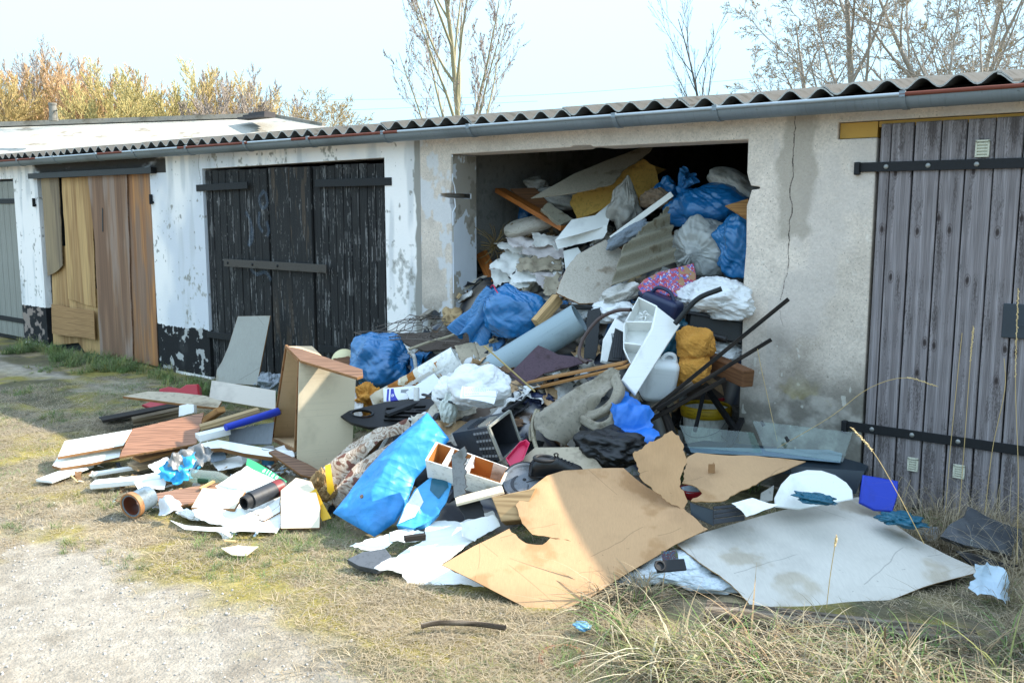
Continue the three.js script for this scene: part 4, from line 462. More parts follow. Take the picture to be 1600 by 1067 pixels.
// floral board
const T_floral = tex(512, 512, (u, v) => { let c = mixc([66, 84, 168], [120, 140, 196], vn(u * 60, v * 60, 3, 60)); for (let k = 0; k < 2; k++) { const n = 9, gx = u * n + k * 0.5, gy = v * n + k * 0.37, ix = floor(gx), iy = floor(gy), cx = ix + 0.5 + 0.25 * (hash(ix % n, iy % n, k) - 0.5), cy = iy + 0.5 + 0.25 * (hash(ix % n, iy % n, k + 5) - 0.5), d = hypot(gx - cx, gy - cy), a = Math.atan2(gy - cy, gx - cx); if (d < 0.34 + 0.07 * cos(a * 5)) c = mixc(hash(ix % n, iy % n, 9) > 0.5 ? [206, 92, 110] : [222, 132, 140], [150, 50, 70], 0.8 * abs(sin(d * 22 + a))); } if (vn(u * 40, v * 40, 8, 40) > 0.82) c = [196, 196, 214]; return mixc(c, [168, 132, 92], fb(u * 4, v * 4, 4, 23, 4) > 0.62 ? 0.9 : 0); });
sheet('floral_board', 'board with red and blue flower print, torn in places', 'board', {o:[-2.902,1.181,.099],q:[-.2733,.3976,.1254,.8669],p:[[-.2,-.031],[-.155,.018],[-.048,.071],[.187,.132],[.186,.045],[.162,-.055],[.043,-.103],[-.175,-.076]]}, 0.01, std('#ffffff', { map: rep(T_floral, 0.34), roughness: 0.8 }), { nofoot: 1 });
{ const t = thing('canister', 'dark navy plastic canister lying on its side behind the white shelf unit', 'canister', [-2.885,1.044,.22]); t.quaternion.copy(along([-3.029,1.082,.22], [-2.753,.999,.22])); part(t, 'body', rbox(0.25, 0.13, 0.12, 0.03, 0.01, 0, 0, 4), M.navy); part(t, 'neck', new THREE.CylinderGeometry(0.02, 0.03, 0.05, 18).rotateZ(PI / 2).translate(-0.135, 0.03, 0), M.navy); part(t, 'handle', tube([[-0.08, 0.06, 0], [-0.05, 0.1, 0], [0.04, 0.1, 0], [0.08, 0.06, 0]], 0.012), M.navy); }
bag('white_bag', 'white carrier bag stuffed with paper above the black crate', 'plastic bag', [-2.635,1.074,0], [0.24, 0.13, 0.17], M.whitebag, { seed: 52, crease: 0.22, fine: 0.05, lumps: 0.4 });
bag('white_rag', 'creamy white rag bundle under the corrugated sheet edge', 'rag', [-3.171,1.096,.2], [0.14, 0.055, 0.09], M.ccloth, { seed: 55, rot: [0, 0.3, 0.3], crease: 0.14, lumps: 0.5 });
solo('rubber_strip', 'curved black rubber strip arching over the white carrier bag', 'strip', tube([[-2.652,.975,.45], [-2.613,1.047,.4], [-2.555,1.12,.36], [-2.444,1.177,.3]], 0.016, 24, 6).scale(1, 1, 1), M.rubber);
{ const t = thing('black_crate', 'black plastic crate standing inside the opening', 'crate', [-2.596,.919,.05]); const s = {o:[-2.584,.919,.05],q:[-.0668,.2856,.02,.9558],p:[[-.17,.098],[.176,.041],[.178,-.104],[-.184,-.036]]}; sheetPart(t, 'side_panel', s, 0.25, M.black, { nofoot: 1, bev: 0.01 }); const s2 = {o:[-2.578,.983,.06],q:[-.0668,.2856,.02,.9558],p:[[-.176,.04],[.177,-.017],[.177,-.04],[-.179,.017]]}; sheetPart(t, 'rim', s2, 0.27, M.dgrey, { nofoot: 1, bev: 0.006 }); }
bar('black_tube', 'black plastic rail below the black crate', 'rail', [-2.762,.916,.2], [-2.448,.874,.2], 0.04, 0.04, M.black, { r: 0.018 });
// white shelf unit torn from a cabinet or refrigerator
function shell(q, d, k, t, mi) { const c = [0, 0]; q.forEach((a) => { c[0] += a[0] / q.length; c[1] += a[1] / q.length; }); const b = q.map((a) => [c[0] + (a[0] - c[0]) * k, c[1] + (a[1] - c[1]) * k]), ins = (P, w) => P.map((a) => { const L = hypot(a[0] - c[0], a[1] - c[1]); return [a[0] - (a[0] - c[0]) / L * w * 1.4, a[1] - (a[1] - c[1]) / L * w * 1.4]; }); const qi = ins(q, t), bi = ins(b, t), pos = [], quad = (A, B, C, D) => pos.push(...A, ...B, ...C, ...A, ...C, ...D), z = (a, h) => [a[0], a[1], h]; const n = q.length; for (let i = 0; i < n; i++) { const j = (i + 1) % n; quad(z(q[i], 0), z(b[i], -d), z(b[j], -d), z(q[j], 0)); quad(z(q[i], 0), z(q[j], 0), z(qi[j], 0), z(qi[i], 0)); quad(z(qi[i], 0), z(qi[j], 0), z(bi[j], -d + t), z(bi[i], -d + t)); } for (let i = 1; i < n - 1; i++) { pos.push(...z(b[0], -d), ...z(b[i + 1], -d), ...z(b[i], -d)); pos.push(...z(bi[0], -d + t), ...z(bi[i], -d + t), ...z(bi[i + 1], -d + t)); } const g = new THREE.BufferGeometry(); g.setAttribute('position', new THREE.Float32BufferAttribute(pos, 3)); g.computeVertexNormals(); g.setAttribute('uv', new THREE.Float32BufferAttribute(new Float32Array(pos.length / 3 * 2), 2)); return boxUV(g); }
const wallBetween = (a, b, d, t) => { const L = hypot(b[0] - a[0], b[1] - a[1]); return box(L, t, d, 0, 0, -d / 2).rotateZ(Math.atan2(b[1] - a[1], b[0] - a[0])).translate((a[0] + b[0]) / 2, (a[1] + b[1]) / 2, 0); };
const lp = (a, b, t) => [lerp(a[0], b[0], t), lerp(a[1], b[1], t)];
{ const s = {o:[-2.857,.942,.519],q:[-.3177,.2069,.0712,.9226],p:[[-.012,.213],[.101,.154],[.083,-.003],[-.017,-.243],[-.07,-.141],[-.085,.021]]}, t = thing('shelf_unit', 'white plastic shelf unit with compartments lying aslant in the middle', 'shelf unit', s.o, null, s.q); part(t, 'compartment_box', shell(s.p, 0.11, 0.94, 0.006), M.white); const P = s.p; part(t, 'divider', wallBetween(lp(P[5], P[0], 0.1), lp(P[2], P[1], 0.3), 0.1, 0.008), M.white); part(t, 'divider', wallBetween(lp(P[4], P[5], 0.25), lp(P[3], P[2], 0.55), 0.1, 0.008), M.white); part(t, 'coil_fitting', new THREE.TorusKnotGeometry(0.02, 0.006, 60, 8, 1, 5).translate(lp(P[1], P[5], 0.4)[0], lp(P[1], P[5], 0.4)[1], -0.03), M.whited); sheetPart(t, 'front_plate', {o:[-2.727,.857,.595],q:[-.2227,.4922,.1319,.8311],p:[[.113,.244],[.236,.121],[-.163,-.279],[-.227,-.189],[.041,.103]]}, 0.022, M.white, { nofoot: 1, bev: 0.005 }); }
{ const t = thing('appliance_cover', 'white moulded appliance cover with black ribbed grille', 'appliance cover', [-3.028,.86,.5]); sheetPart(t, 'cover', {o:[-3.064,.819,.45],q:[-.2504,.2441,.0654,.9346],p:[[-.075,-.111],[-.067,.033],[.002,.181],[.098,.112],[.064,-.005],[.015,-.088],[-.037,-.122]]}, 0.03, M.white, { nofoot: 1, bev: 0.01 }); const g = sheetPart(t, 'grille', {o:[-2.964,.833,.56],q:[-.2005,.3679,.0816,.9043],p:[[-.006,.111],[.053,.079],[.017,-.1],[-.065,-.091]]}, 0.02, M.black, { nofoot: 1, bev: 0.006 }); for (let i = 0; i < 7; i++) { const r = part(g, 'rib', box(0.005, 0.15, 0.006, -0.03 + i * 0.01, 0, 0.004), M.dgrey); } }
sheet('black_plastic_strip', 'narrow black plastic panel with pale emblem left of the white cover', 'panel', {o:[-3.247,.857,.4],q:[-.1659,.2902,.0512,.9411],p:[[-.033,.158],[.041,.175],[.035,-.028],[.013,-.156],[-.057,-.149]]}, 0.02, M.black, { nofoot: 1, rag: 0.008 });
solo('brown_hose', 'thin brown hose looping down beside the black panel', 'hose', tube([[-2.866,1.052,.58], [-2.983,1.035,.56], [-3.076,.989,.58], [-3.129,.917,.62], [-3.159,.827,.66], [-3.135,.766,.7], [-3.067,.742,.72]], 0.011, 40, 8), M.hose);
bar('black_trim', 'long black trim strip below the large grey-beige board', 'trim', [-3.619,1.014,.22], [-3.098,.988,.18], 0.05, 0.03, M.black, { r: 0.008, warp: 0.02 });
bag('white_foam', 'white plastic wad behind the grey cardboard tube end', 'wad', [-3.491,.968,.12], [0.1, 0.09, 0.08], M.whitebag, { seed: 61, crease: 0.3 });
bag('white_bag', 'white plastic sheet bundled behind the appliance cover', 'plastic bag', [-3.203,.976,.22], [0.16, 0.08, 0.1], M.whitebag, { seed: 62, crease: 0.3 });
{ const a = [-3.914,.566,.62], b = [-3.391,.941,.34], r = .101; solo('cardboard_tube', 'large pale blue-grey cardboard tube lying across the heap', 'tube', pipe(dist(a, b), r, 0.008, 48), [M.tube][0], mid(a, b), null, along(a, b).toArray()); }
{ const a = [-3.69,.891,.4], b = [-3.65,1.045,.22]; bar('timber_block', 'pale timber batten with dark end beside the upper blue bag', 'batten', a, b, 0.055, 0.07, M.pine); }
sheet('carpet_piece', 'purple-brown carpet remnant on the boards', 'carpet', {o:[-3.353,.698,.719],q:[-.3876,.2768,.1232,.8706],p:[[-.232,-.039],[-.064,.167],[.063,.073],[.266,.017],[.129,-.029],[-.022,-.055],[-.14,-.134]]}, 0.008, std('#5f4c55', { roughness: 1, map: rep(T_dirt, 0.3), bumpMap: rep(T_weave, 0.1), bumpScale: 0.004 }), { fn: (x, y) => 0.03 * sin(x * 7) + 0.01 * n3(x * 8, y * 8, 3), max: 0.03, nofoot: 1 });
bar('ply_board', 'upper of two long thin plywood strips under the carpet', 'board', [-3.411,.607,.82], [-2.844,.761,.66], 0.12, 0.012, M.ply);
bar('ply_board', 'lower of two long thin plywood strips under the carpet', 'board', [-3.389,.569,.86], [-2.793,.753,.7], 0.12, 0.014, W(M.ply, '#c08d52'));
// canvas bundle
{ const t = thing('canvas_bundle', 'folded grey canvas tent cloth bundled with ties', 'canvas', [-2.982,.516,.95]); const inv = (p) => [p[0] - t.position.x, p[1] - t.position.y, p[2] - t.position.z]; const roll = (n, pts, r, sd, fl = 0.45) => { const c = curve(pts.map(inv)), g = new THREE.TubeGeometry(c, 60, r, 28), p = g.attributes.position, N = g.attributes.normal; for (let i = 0; i < p.count; i++) { const x = p.getX(i), y = p.getY(i), z = p.getZ(i), w = r * (0.3 * n3(x * 5 + sd, y * 5, z * 5) + 0.3 * tri(i % 29 / 28 * 3 + sd * 0.3 + 0.4 * n3(x * 4, y * 4, z * 4 + sd)) + 0.12 * tri((x + y * 2) * 5 + sd)); const nx = N.getX(i), ny = N.getY(i), nz = N.getZ(i), k = 0.3 * (nx * 0.6 + ny * 0.3 + nz * 0.74); const R1 = r * 1.35 + w; p.setXYZ(i, x - nx * r + (nx - k * 0.6) * R1, y - ny * r + (ny - k * 0.3) * R1, z - nz * r + (nz - k * 0.74) * R1); } g.computeVertexNormals(); const u = g.attributes.uv; for (let i = 0; i < u.count; i++) u.setXY(i, u.getX(i) * 0.8, u.getY(i) * 0.3); return part(t, n, g, M.canvas); };
  const cs = {o:[-2.941,.534,.998],q:[-.3434,.2673,.1026,.8945],p:[[-.222,-.162],[-.221,-.059],[-.182,.007],[-.064,.067],[.061,.153],[.174,.235],[.231,.215],[.232,.148],[.148,.039],[.052,-.06],[.007,-.156],[-.067,-.213],[-.15,-.215]]}, th = 0.62; const cm = sheetPart(t, 'canvas', cs, 0.004, M.canvas, { nofoot: 1, rag: 0.01, fn: (x, y) => { const w = -sin(th) * x + cos(th) * y, u = cos(th) * x + sin(th) * y, k = n3(u * 3.2, w * 5, 4); return 0.05 - 4.5 * w * w + 0.038 * abs(sin(w * 30 + 2.2 * k)) + 0.012 * tri(w * 13 + u * 2 + k) + 0.012 * tri(u * 7 + w * 3 + 2 * k) * sst(0, -0.2, u); } }); roll('rolled_edge', [[-2.782,.707,.86], [-2.717,.646,.92], [-2.758,.552,.98], [-2.868,.494,1.02]], 0.022, 3); roll('rolled_edge', [[-2.733,.609,.92], [-2.711,.505,1], [-2.759,.472,1.05], [-2.868,.499,1.05]], 0.018, 4); }
{ const t = thing('rope', 'knotted grey rope hanging with a frayed tassel above the shoe', 'rope', [-3.058,.477,1.2]); const inv = (p) => [p[0] - t.position.x, p[1] - t.position.y, p[2] - t.position.z]; part(t, 'cord', mg([tube([[-3.106,.533,1.15], [-3.078,.477,1.22], [-3.026,.408,1.28], [-2.965,.346,1.32]].map(inv), 0.009, 30, 7), tube([[-3.088,.535,1.15], [-3.076,.456,1.2], [-3.029,.393,1.26], [-2.956,.347,1.32]].map(inv), 0.008, 30, 7), tube([[-3.083,.505,1.18], [-3.095,.446,1.22], [-3.051,.385,1.27], [-3.08,.473,1.2]].map(inv), 0.006, 30, 6)]), M.rope); const k = part(t, 'tassel', lump([0.045, 0.035, 0.04], { seed: 66, crease: 0.4, fine: 0.15, seg: [40, 28] }), M.rope); k.position.set(...inv([-2.923,.331,1.33])); }
{ const t = thing('jerrycan', 'milky white plastic canister under the shelf unit', 'canister', [-2.766,.64,.42]); t.rotation.set(0.35, 0.75, -0.35); part(t, 'body', rbox(0.2, 0.26, 0.15, 0.045, 0, 0, 0, 5), W(M.white, '#dfe6ea')); part(t, 'cap', new THREE.CylinderGeometry(0.025, 0.025, 0.03, 20).translate(-0.05, 0.14, 0), M.white); part(t, 'handle', tube([[-0.01, 0.125, 0], [0.02, 0.16, 0], [0.06, 0.155, 0], [0.08, 0.11, 0]], 0.012), W(M.white, '#dfe6ea')); }
solo('foam_lump', 'lumpy orange upholstery foam hanging beside the black crate', 'foam', mg([lump([0.11, 0.1, 0.09], { seed: 71, crease: 0.1, fine: 0.06, sq: 1.2 }).translate(0.01, 0.075, 0), lump([0.105, 0.095, 0.09], { seed: 72, crease: 0.1, fine: 0.06 }).translate(0.02, -0.06, 0.02), lump([0.06, 0.06, 0.07], { seed: 73, crease: 0.2 }).translate(-0.1, -0.12, 0)]), M.foamo, [-2.614,.769,.3]);
bag('teal_bag', 'dark teal plastic bag behind the orange foam', 'plastic bag', [-2.853,.818,.15], [0.11, 0.18, 0.1], M.teal, { seed: 75, crease: 0.3 });
bar('brown_beam', 'worn brown wooden beam jutting out past the right-hand pier', 'beam', [-2.718,.736,.05], [-2.273,.677,.28], 0.08, 0.1, M.brown, { r: 0.008 });
bag('white_bag', 'crumpled white film below the black rail by the pier', 'plastic bag', [-2.626,.765,-.12], [0.16, 0.08, 0.12], M.whitebag, { seed: 77, crease: 0.3 });
bag('navy_bag', 'dark blue film bundle low beside the pier', 'plastic bag', [-2.578,.69,-.15], [0.14, 0.08, 0.1], M.navy, { seed: 79, crease: 0.3 });
bar('black_lath', 'long charred lath reaching highest in front of the right-hand pier', 'lath', [-2.748,.463,.62], [-2.023,1.137,.34], 0.022, 0.022, M.darkwood, { warp: 0.012 });
bar('black_lath', 'second charred lath ending lower in front of the right-hand pier', 'lath', [-2.618,.514,.68], [-2.135,.925,.32], 0.018, 0.02, M.darkwood, { warp: -0.01 });
bar('grey_lath', 'weathered grey slat bundle below the white canister', 'slats', [-2.772,.45,.56], [-2.551,.632,.4], 0.07, 0.035, M.oldwood);
bar('grey_lath', 'thin dark slat under the weathered slat bundle', 'slats', [-2.755,.407,.6], [-2.403,.665,.3], 0.03, 0.02, M.darkwood);
bar('iron_bar', 'short dark upright bar before the white bucket', 'bar', [-2.624,.56,.12], [-2.588,.332,.3], 0.02, 0.02, M.iron);
bar('iron_bar', 'blackened slanting frame bar right of the white bucket', 'bar', [-2.711,.493,-.1], [-2.416,.332,.12], 0.03, 0.03, M.black);
bar('iron_bar', 'dark frame bar leaning left behind the glass', 'bar', [-2.699,.51,.5], [-2.591,.348,.55], 0.05, 0.02, M.darkwood);
bar('iron_bar', 'lower black frame bar by the pier foot', 'bar', [-2.411,.386,.05], [-2.374,.267,.3], 0.03, 0.03, M.black);
{ const t = thing('bucket', 'white plastic bucket with yellow rim standing inside the opening', 'bucket', [-2.804, 0.03, -0.25]); const L = (a) => new THREE.LatheGeometry(a.map((p) => new THREE.Vector2(...p)), 40); part(t, 'body', L([[0, 0], [0.12, 0], [0.13, 0.01], [0.15, 0.32], [0.146, 0.32], [0.127, 0.02], [0, 0.02]]), M.whited); part(t, 'rim', L([[0.146, 0.275], [0.16, 0.275], [0.164, 0.3], [0.162, 0.335], [0.15, 0.345], [0.146, 0.335]]), std('#c9a415', { roughness: 0.5, map: rep(T_dirt, 0.3) })); part(t, 'handle', tube([[-0.16, 0.28, 0], [-0.13, 0.2, 0.1], [0, 0.16, 0.165], [0.13, 0.2, 0.1], [0.16, 0.28, 0]], 0.003), M.steel); }
bag('dirty_sack', 'grey dusty sack lying behind the bucket', 'sack', [-2.762,.24,-.5], [0.2, 0.09, 0.15], W(M.cloth, '#77736d'), { seed: 81, crease: 0.2 });
bar('red_tool', 'red-handled tool in the dark above the bucket', 'tool', [-3.001,.308,-.5], [-2.779,.38,-.45], 0.03, 0.025, M.red, { r: 0.01 });
// wire and roots tangled in front of the bucket
{ const R = rng(5), g = []; for (let i = 0; i < 70; i++) { const p = []; let a = [(R() - 0.5) * 0.25, 0.05 + R() * 0.12, (R() - 0.5) * 0.25]; const v = [(R() - 0.4) * 0.14, 0.1 * R(), (R() - 0.5) * 0.1]; for (let k = 0; k < 5; k++) { p.push([...a]); a = [a[0] + v[0], max(0.0, a[1] + v[1] - 0.035 * k), a[2] + v[2]]; v[0] += (R() - 0.5) * 0.1; v[2] += (R() - 0.5) * 0.1; } g.push(tube(p, 0.0014 + 0.0012 * R(), 14, 4)); } solo('root_tangle', 'tangle of thin dry roots in front of the bucket', 'roots', mg(g), std('#5e5243'), [-3.065,0,-.474]); }
{ const s = {o:[-2.639,.522,.948],q:[-.3754,.3516,.1566,.8432],p:[[-.041,.245],[.004,.208],[.037,.168],[.089,.097],[.117,.037],[.13,-.048],[.14,-.13],[.065,-.188],[-.009,-.221],[-.076,-.172],[-.146,-.145],[-.101,-.066],[-.086,-.012],[-.082,.084],[-.041,.144]]}; sheet('blue_film', 'bright blue plastic film draped in the middle of the heap', 'plastic film', s, 0.002, W(M.bagb, '#2374d2'), { rag: 0.03, fn: crump(0.045, 6, 7, 0.12), max: 0.014, nofoot: 1 }); }
bag('black_bag', 'black bin bag in the dark below the canvas bundle', 'rubbish bag', [-2.615,.396,1.15], [0.2, 0.1, 0.16], M.black, { seed: 83, crease: 0.25 });
bag('dark_rag', 'dark blue patterned rag in the hollow under the plywood strips', 'rag', [-3.353,.518,.85], [0.14, 0.05, 0.1], M.navy, { seed: 85, crease: 0.35 });
bar('thin_stick', 'thin pale reed sticking up from the white bags', 'stick', [-3.154,.619,1.1], [-3.572,.833,1.05], 0.008, 0.008, std('#a58f5a'));
bar('thin_stick', 'short dark wire across the white sack', 'stick', [-3.202,.631,1.12], [-3.431,.7,1.18], 0.005, 0.005, M.wire);
// ---------- left shoulder of the heap ----------
sheet('wire_mesh_board', 'dark board carrying rusty wire netting below the pillar', 'board', {o:[-4.62,.686,.35],q:[-.5077,.2428,.1517,.8125],p:[[-.38,.107],[.22,.138],[.272,-.009],[.143,-.069],[-.064,-.114],[-.19,-.053]]}, 0.012, std('#5b5048', { map: rep(T_dirt, 0.3), roughness: 1 }), { rag: 0.01 });
{ const g = [], R = rng(9), q = (u, v) => { const x = lerp(-5.2, -4.25, u), z = lerp(0.06, 0.62, v) - 0.1 * u; return [x + 0.04 * n3(u * 4, v * 4, 2), 0.77 + 0.03 * sin(u * 5) * (1 - v) + 0.06 * n3(u * 4, v * 4, 8) + 0.06 * pow(1 - u, 3) * (1 - v) - 0.05 * v, z]; }; for (let i = 0; i <= 13; i++) for (const d of [1, -1]) { const p = []; for (let k = 0; k <= 8; k++) { const u = i / 13 + d * (k / 8) * 0.35; if (u >= 0 && u <= 1) p.push(q(u, k / 8 + (k % 2) * 0.02)); } if (p.length > 2) g.push(tube(p, 0.0028, 22, 4)); } for (const v of [0, 1]) g.push(tube([0, 0.25, 0.5, 0.75, 1].map((u) => q(u, v)), 0.004, 20, 5)); solo('wire_netting', 'loose rusty wire netting curling up against the wall', 'wire netting', mg(g), M.wire); }
solo('pale_string', 'pale cord lying along the wire netting board', 'cord', tube([[-4.637,.661,.62], [-4.544,.71,.5], [-4.412,.757,.42], [-4.329,.81,.34]], 0.01, 24, 6), M.rope);
{ const t = bag('blue_bag', 'round blue rubbish bag tied with a white cord, leaning by the black door', 'rubbish bag', [-4.987,.522,.55], [0.25, 0.225, 0.2], M.bag, { seed: 91, group: 'blue rubbish bags', neck: [0.85, 0.25, -0.25], tail: 0.1, tr: 0.1, tdir: [0.8, -0.5, -0.2] }); const q = [0.25, 0.06, -0.06]; part(t, 'tie_cord', tube([[q[0], q[1], q[2]], [q[0] + 0.06, q[1] + 0.02, q[2] + 0.04], [q[0] + 0.09, q[1] - 0.06, q[2] + 0.05], [q[0] + 0.1, q[1] - 0.16, q[2] + 0.04]], 0.014, 20, 8), M.ccloth); }
{ const t = bag('blue_bag', 'blue rubbish bag with open drooping mouth resting on the heap', 'rubbish bag', [-3.946,.924,.32], [0.24, 0.19, 0.18], M.bag, { seed: 94, group: 'blue rubbish bags', neck: [-0.65, 0.75, 0.1], tail: 0 }); const f = part(t, 'open_mouth', ruffle(0.36, 0.05, 0.12, 4, 5), M.bag); f.position.set(-0.13, 0.17, 0.05); f.quaternion.setFromUnitVectors(new THREE.Vector3(0, 1, 0), V([-0.42, -0.9, 0.1]).normalize()); part(t, 'tie_string', tube([[-0.16, 0.16, 0.06], [-0.1, 0.2, 0.09], [-0.05, 0.17, 0.12], [-0.02, 0.15, 0.13]], 0.004, 16, 5), M.pink); }
// foam-lagged pipe
{ const T_lag = tex(512, 256, (u, v) => { const f = fb(u * 9, v * 5, 5, 3, 9, 5); let c = mixc([226, 214, 186], [205, 190, 158], vn(u * 40, v * 10, 2, 40, 10)); if (f > 0.52) c = mixc([186, 120, 44], [146, 86, 26], vn(u * 30, v * 30, 4, 30)); if (vn(u * 26, v * 3, 9, 26, 3) > 0.8) c = [232, 226, 208]; return c; }); const m = std('#fff', { map: rep(T_lag, 0.7, 0.4), roughness: 0.95, ...bmp(0.006, 0.15) }), a = [-4.502,.352,1.05], b = [-4.135,.644,.72], r = .075, t = thing('lagged_pipe', 'foam-lagged pipe with brown patches lying below the blue bags', 'pipe', mid(a, b)); t.quaternion.copy(along(a, b)); const L = dist(a, b), g = new THREE.CylinderGeometry(r, r * 1.1, L * 0.86, 36, 24, true).rotateZ(-PI / 2), p = g.attributes.position; for (let i = 0; i < p.count; i++) { const k = 1 + 0.16 * n3(p.getX(i) * 14, p.getY(i) * 14, p.getZ(i) * 14) + 0.05 * n3(p.getX(i) * 40, p.getY(i) * 30, 4); p.setY(i, p.getY(i) * k); p.setZ(i, p.getZ(i) * k); } g.computeVertexNormals(); const u = g.attributes.uv; for (let i = 0; i < u.count; i++) { const q = u.getX(i); u.setXY(i, p.getX(i), q * 0.5); } part(t, 'foam_lagging', g, m).position.x = -L * 0.07; part(t, 'white_pipe', pipe(L * 0.5, r * 1.08, 0.004), M.whited).position.x = L * 0.32; }
solo('foam_wedge', 'orange foam wedge with white flaking skin at the left of the pipe', 'foam', lump([0.12, 0.12, 0.1], { seed: 101, crease: 0.35, fine: 0.1 }), M.foamo, [-4.656,.349,1]);
sheet('foam_skin', 'white speckled skin peeled off the orange foam wedge', 'foam skin', {o:[-4.632,.344,1.12],q:[-.2965,.1597,.0503,.9403],p:[[-.076,-.086],[-.047,.053],[-.006,.14],[.05,.047],[.071,-.056],[.008,-.098]]}, 0.006, M.whited, { rag: 0.015, fn: crump(0.015, 10, 3, 0.03), max: 0.02, nofoot: 1 });
{ const cv = document.createElement('canvas'); cv.width = 256; cv.height = 128; const x = cv.getContext('2d'); x.fillStyle = '#eef0f2'; x.fillRect(0, 0, 256, 128); x.fillStyle = '#3a3fb0'; x.fillRect(34, 8, 16, 112); x.beginPath(); x.moveTo(62, 8); x.lineTo(84, 8); x.quadraticCurveTo(92, 80, 130, 120); x.lineTo(62, 120); x.fill(); x.fillStyle = '#f4f4f8'; x.font = 'bold 34px sans-serif'; x.fillText('D', 68, 84); x.fillStyle = '#8b8f94'; x.fillRect(140, 24, 60, 30); const tx = new THREE.CanvasTexture(cv); tx.colorSpace = THREE.SRGBColorSpace; const s = {o:[-4.177,.489,1.15],q:[-.1828,.2811,.0546,.9405],p:[[-.11,.029],[.099,.053],[.112,-.027],[-.1,-.056]]}, w = s.p[1][0] - s.p[0][0]; const g = slab(s.p, 0.05, 0.003), u = g.attributes.uv, p = g.attributes.position; for (let i = 0; i < u.count; i++) u.setXY(i, clamp((p.getX(i) - s.p[0][0]) / w), clamp((p.getY(i) - s.p[3][1]) / (s.p[0][1] - s.p[3][1]))); solo('printed_carton', 'white carton printed with a violet-blue emblem behind the black grille', 'carton', g, std('#fff', { map: tx, roughness: 0.6 }), s.o, null, s.q); }
{ const a = [-4.014,.555,1.17], b = [-3.98,.477,1.2]; solo('white_canister_cap', 'small white tube upright at the end of the printed carton', 'tube', new THREE.CylinderGeometry(0.018, 0.018, 0.08, 20), M.white, mid(a, b)); }
sheet('white_plastic_board', 'small white plastic panel leaning on the lagged pipe', 'panel', {o:[-4.044,.524,1.079],q:[-.2983,.3791,.1305,.8662],p:[[-.107,-.017],[.071,.108],[.116,.043],[.005,-.064],[-.085,-.07]]}, 0.006, W(M.white, '#e2e8ec'), { nofoot: 1 });
bar('white_trim', 'grey-white trim strip on the lagged pipe', 'trim', [-4.265,.479,1.08], [-4.079,.609,.98], 0.012, 0.02, W(M.white, '#c9c6bf'));
const T_print = (() => { const cv = document.createElement('canvas'); cv.width = 256; cv.height = 128; const x = cv.getContext('2d'); x.fillStyle = '#f1f3f6'; x.fillRect(0, 0, 256, 128); x.strokeStyle = '#55606a'; x.lineWidth = 3; x.strokeRect(8, 8, 240, 112); x.strokeStyle = '#4e7a70'; x.lineWidth = 4; const R = rng(3); [26, 38, 50, 66, 92].forEach((y, i) => { let a = 24; while (a < [232, 210, 224, 170, 120][i]) { const l = 4 + 12 * R(); x.beginPath(); x.moveTo(a, y); x.lineTo(a + l, y); x.stroke(); a += l + 4; } }); const t = new THREE.CanvasTexture(cv); t.colorSpace = THREE.SRGBColorSpace; return t; })();
{ const t = bag('white_sack', 'white woven sack with small print slumped above the monitor casing', 'sack', [-3.421,.635,1.28], [0.19, 0.12, 0.14], M.whitebag, { seed: 105, crease: 0.14, lumps: 0.35 }); const s = {o:[-3.273,.637,1.44],q:[-.2438,.3246,.087,.9097],p:[[-.088,.049],[.104,.02],[.084,-.052],[-.1,-.016]]}, w = s.p[1][0] - s.p[0][0]; const m = sheetPart(t, 'printed_panel', s, 0.003, std('#fff', { map: T_print, roughness: 0.6 }), { nofoot: 1, fn: (x, y) => 0.02 - 1.8 * x * x - 1.2 * y * y }); const u = m.geometry.attributes.uv; for (let i = 0; i < u.count; i++) u.setXY(i, (u.getX(i) - s.p[0][0]) / w, (u.getY(i) - s.p[3][1]) / (s.p[0][1] - s.p[3][1])); }
bag('white_sack', 'white bag folded over at the left of the printed sack', 'sack', [-3.672,.551,1.22], [0.12, 0.1, 0.1], M.whitebag, { seed: 107, crease: 0.2 });
bag('white_sack', 'thin greenish-white bag hanging beside the black grille', 'sack', [-3.609,.492,1.32], [0.05, 0.09, 0.05], W(M.whitebag, '#d7ded8'), { seed: 109, crease: 0.25 });
bar('grey_strip', 'short grey strip lying before the white bags', 'strip', [-3.831,.55,1.3], [-3.531,.543,1.34], 0.02, 0.012, M.dgrey);
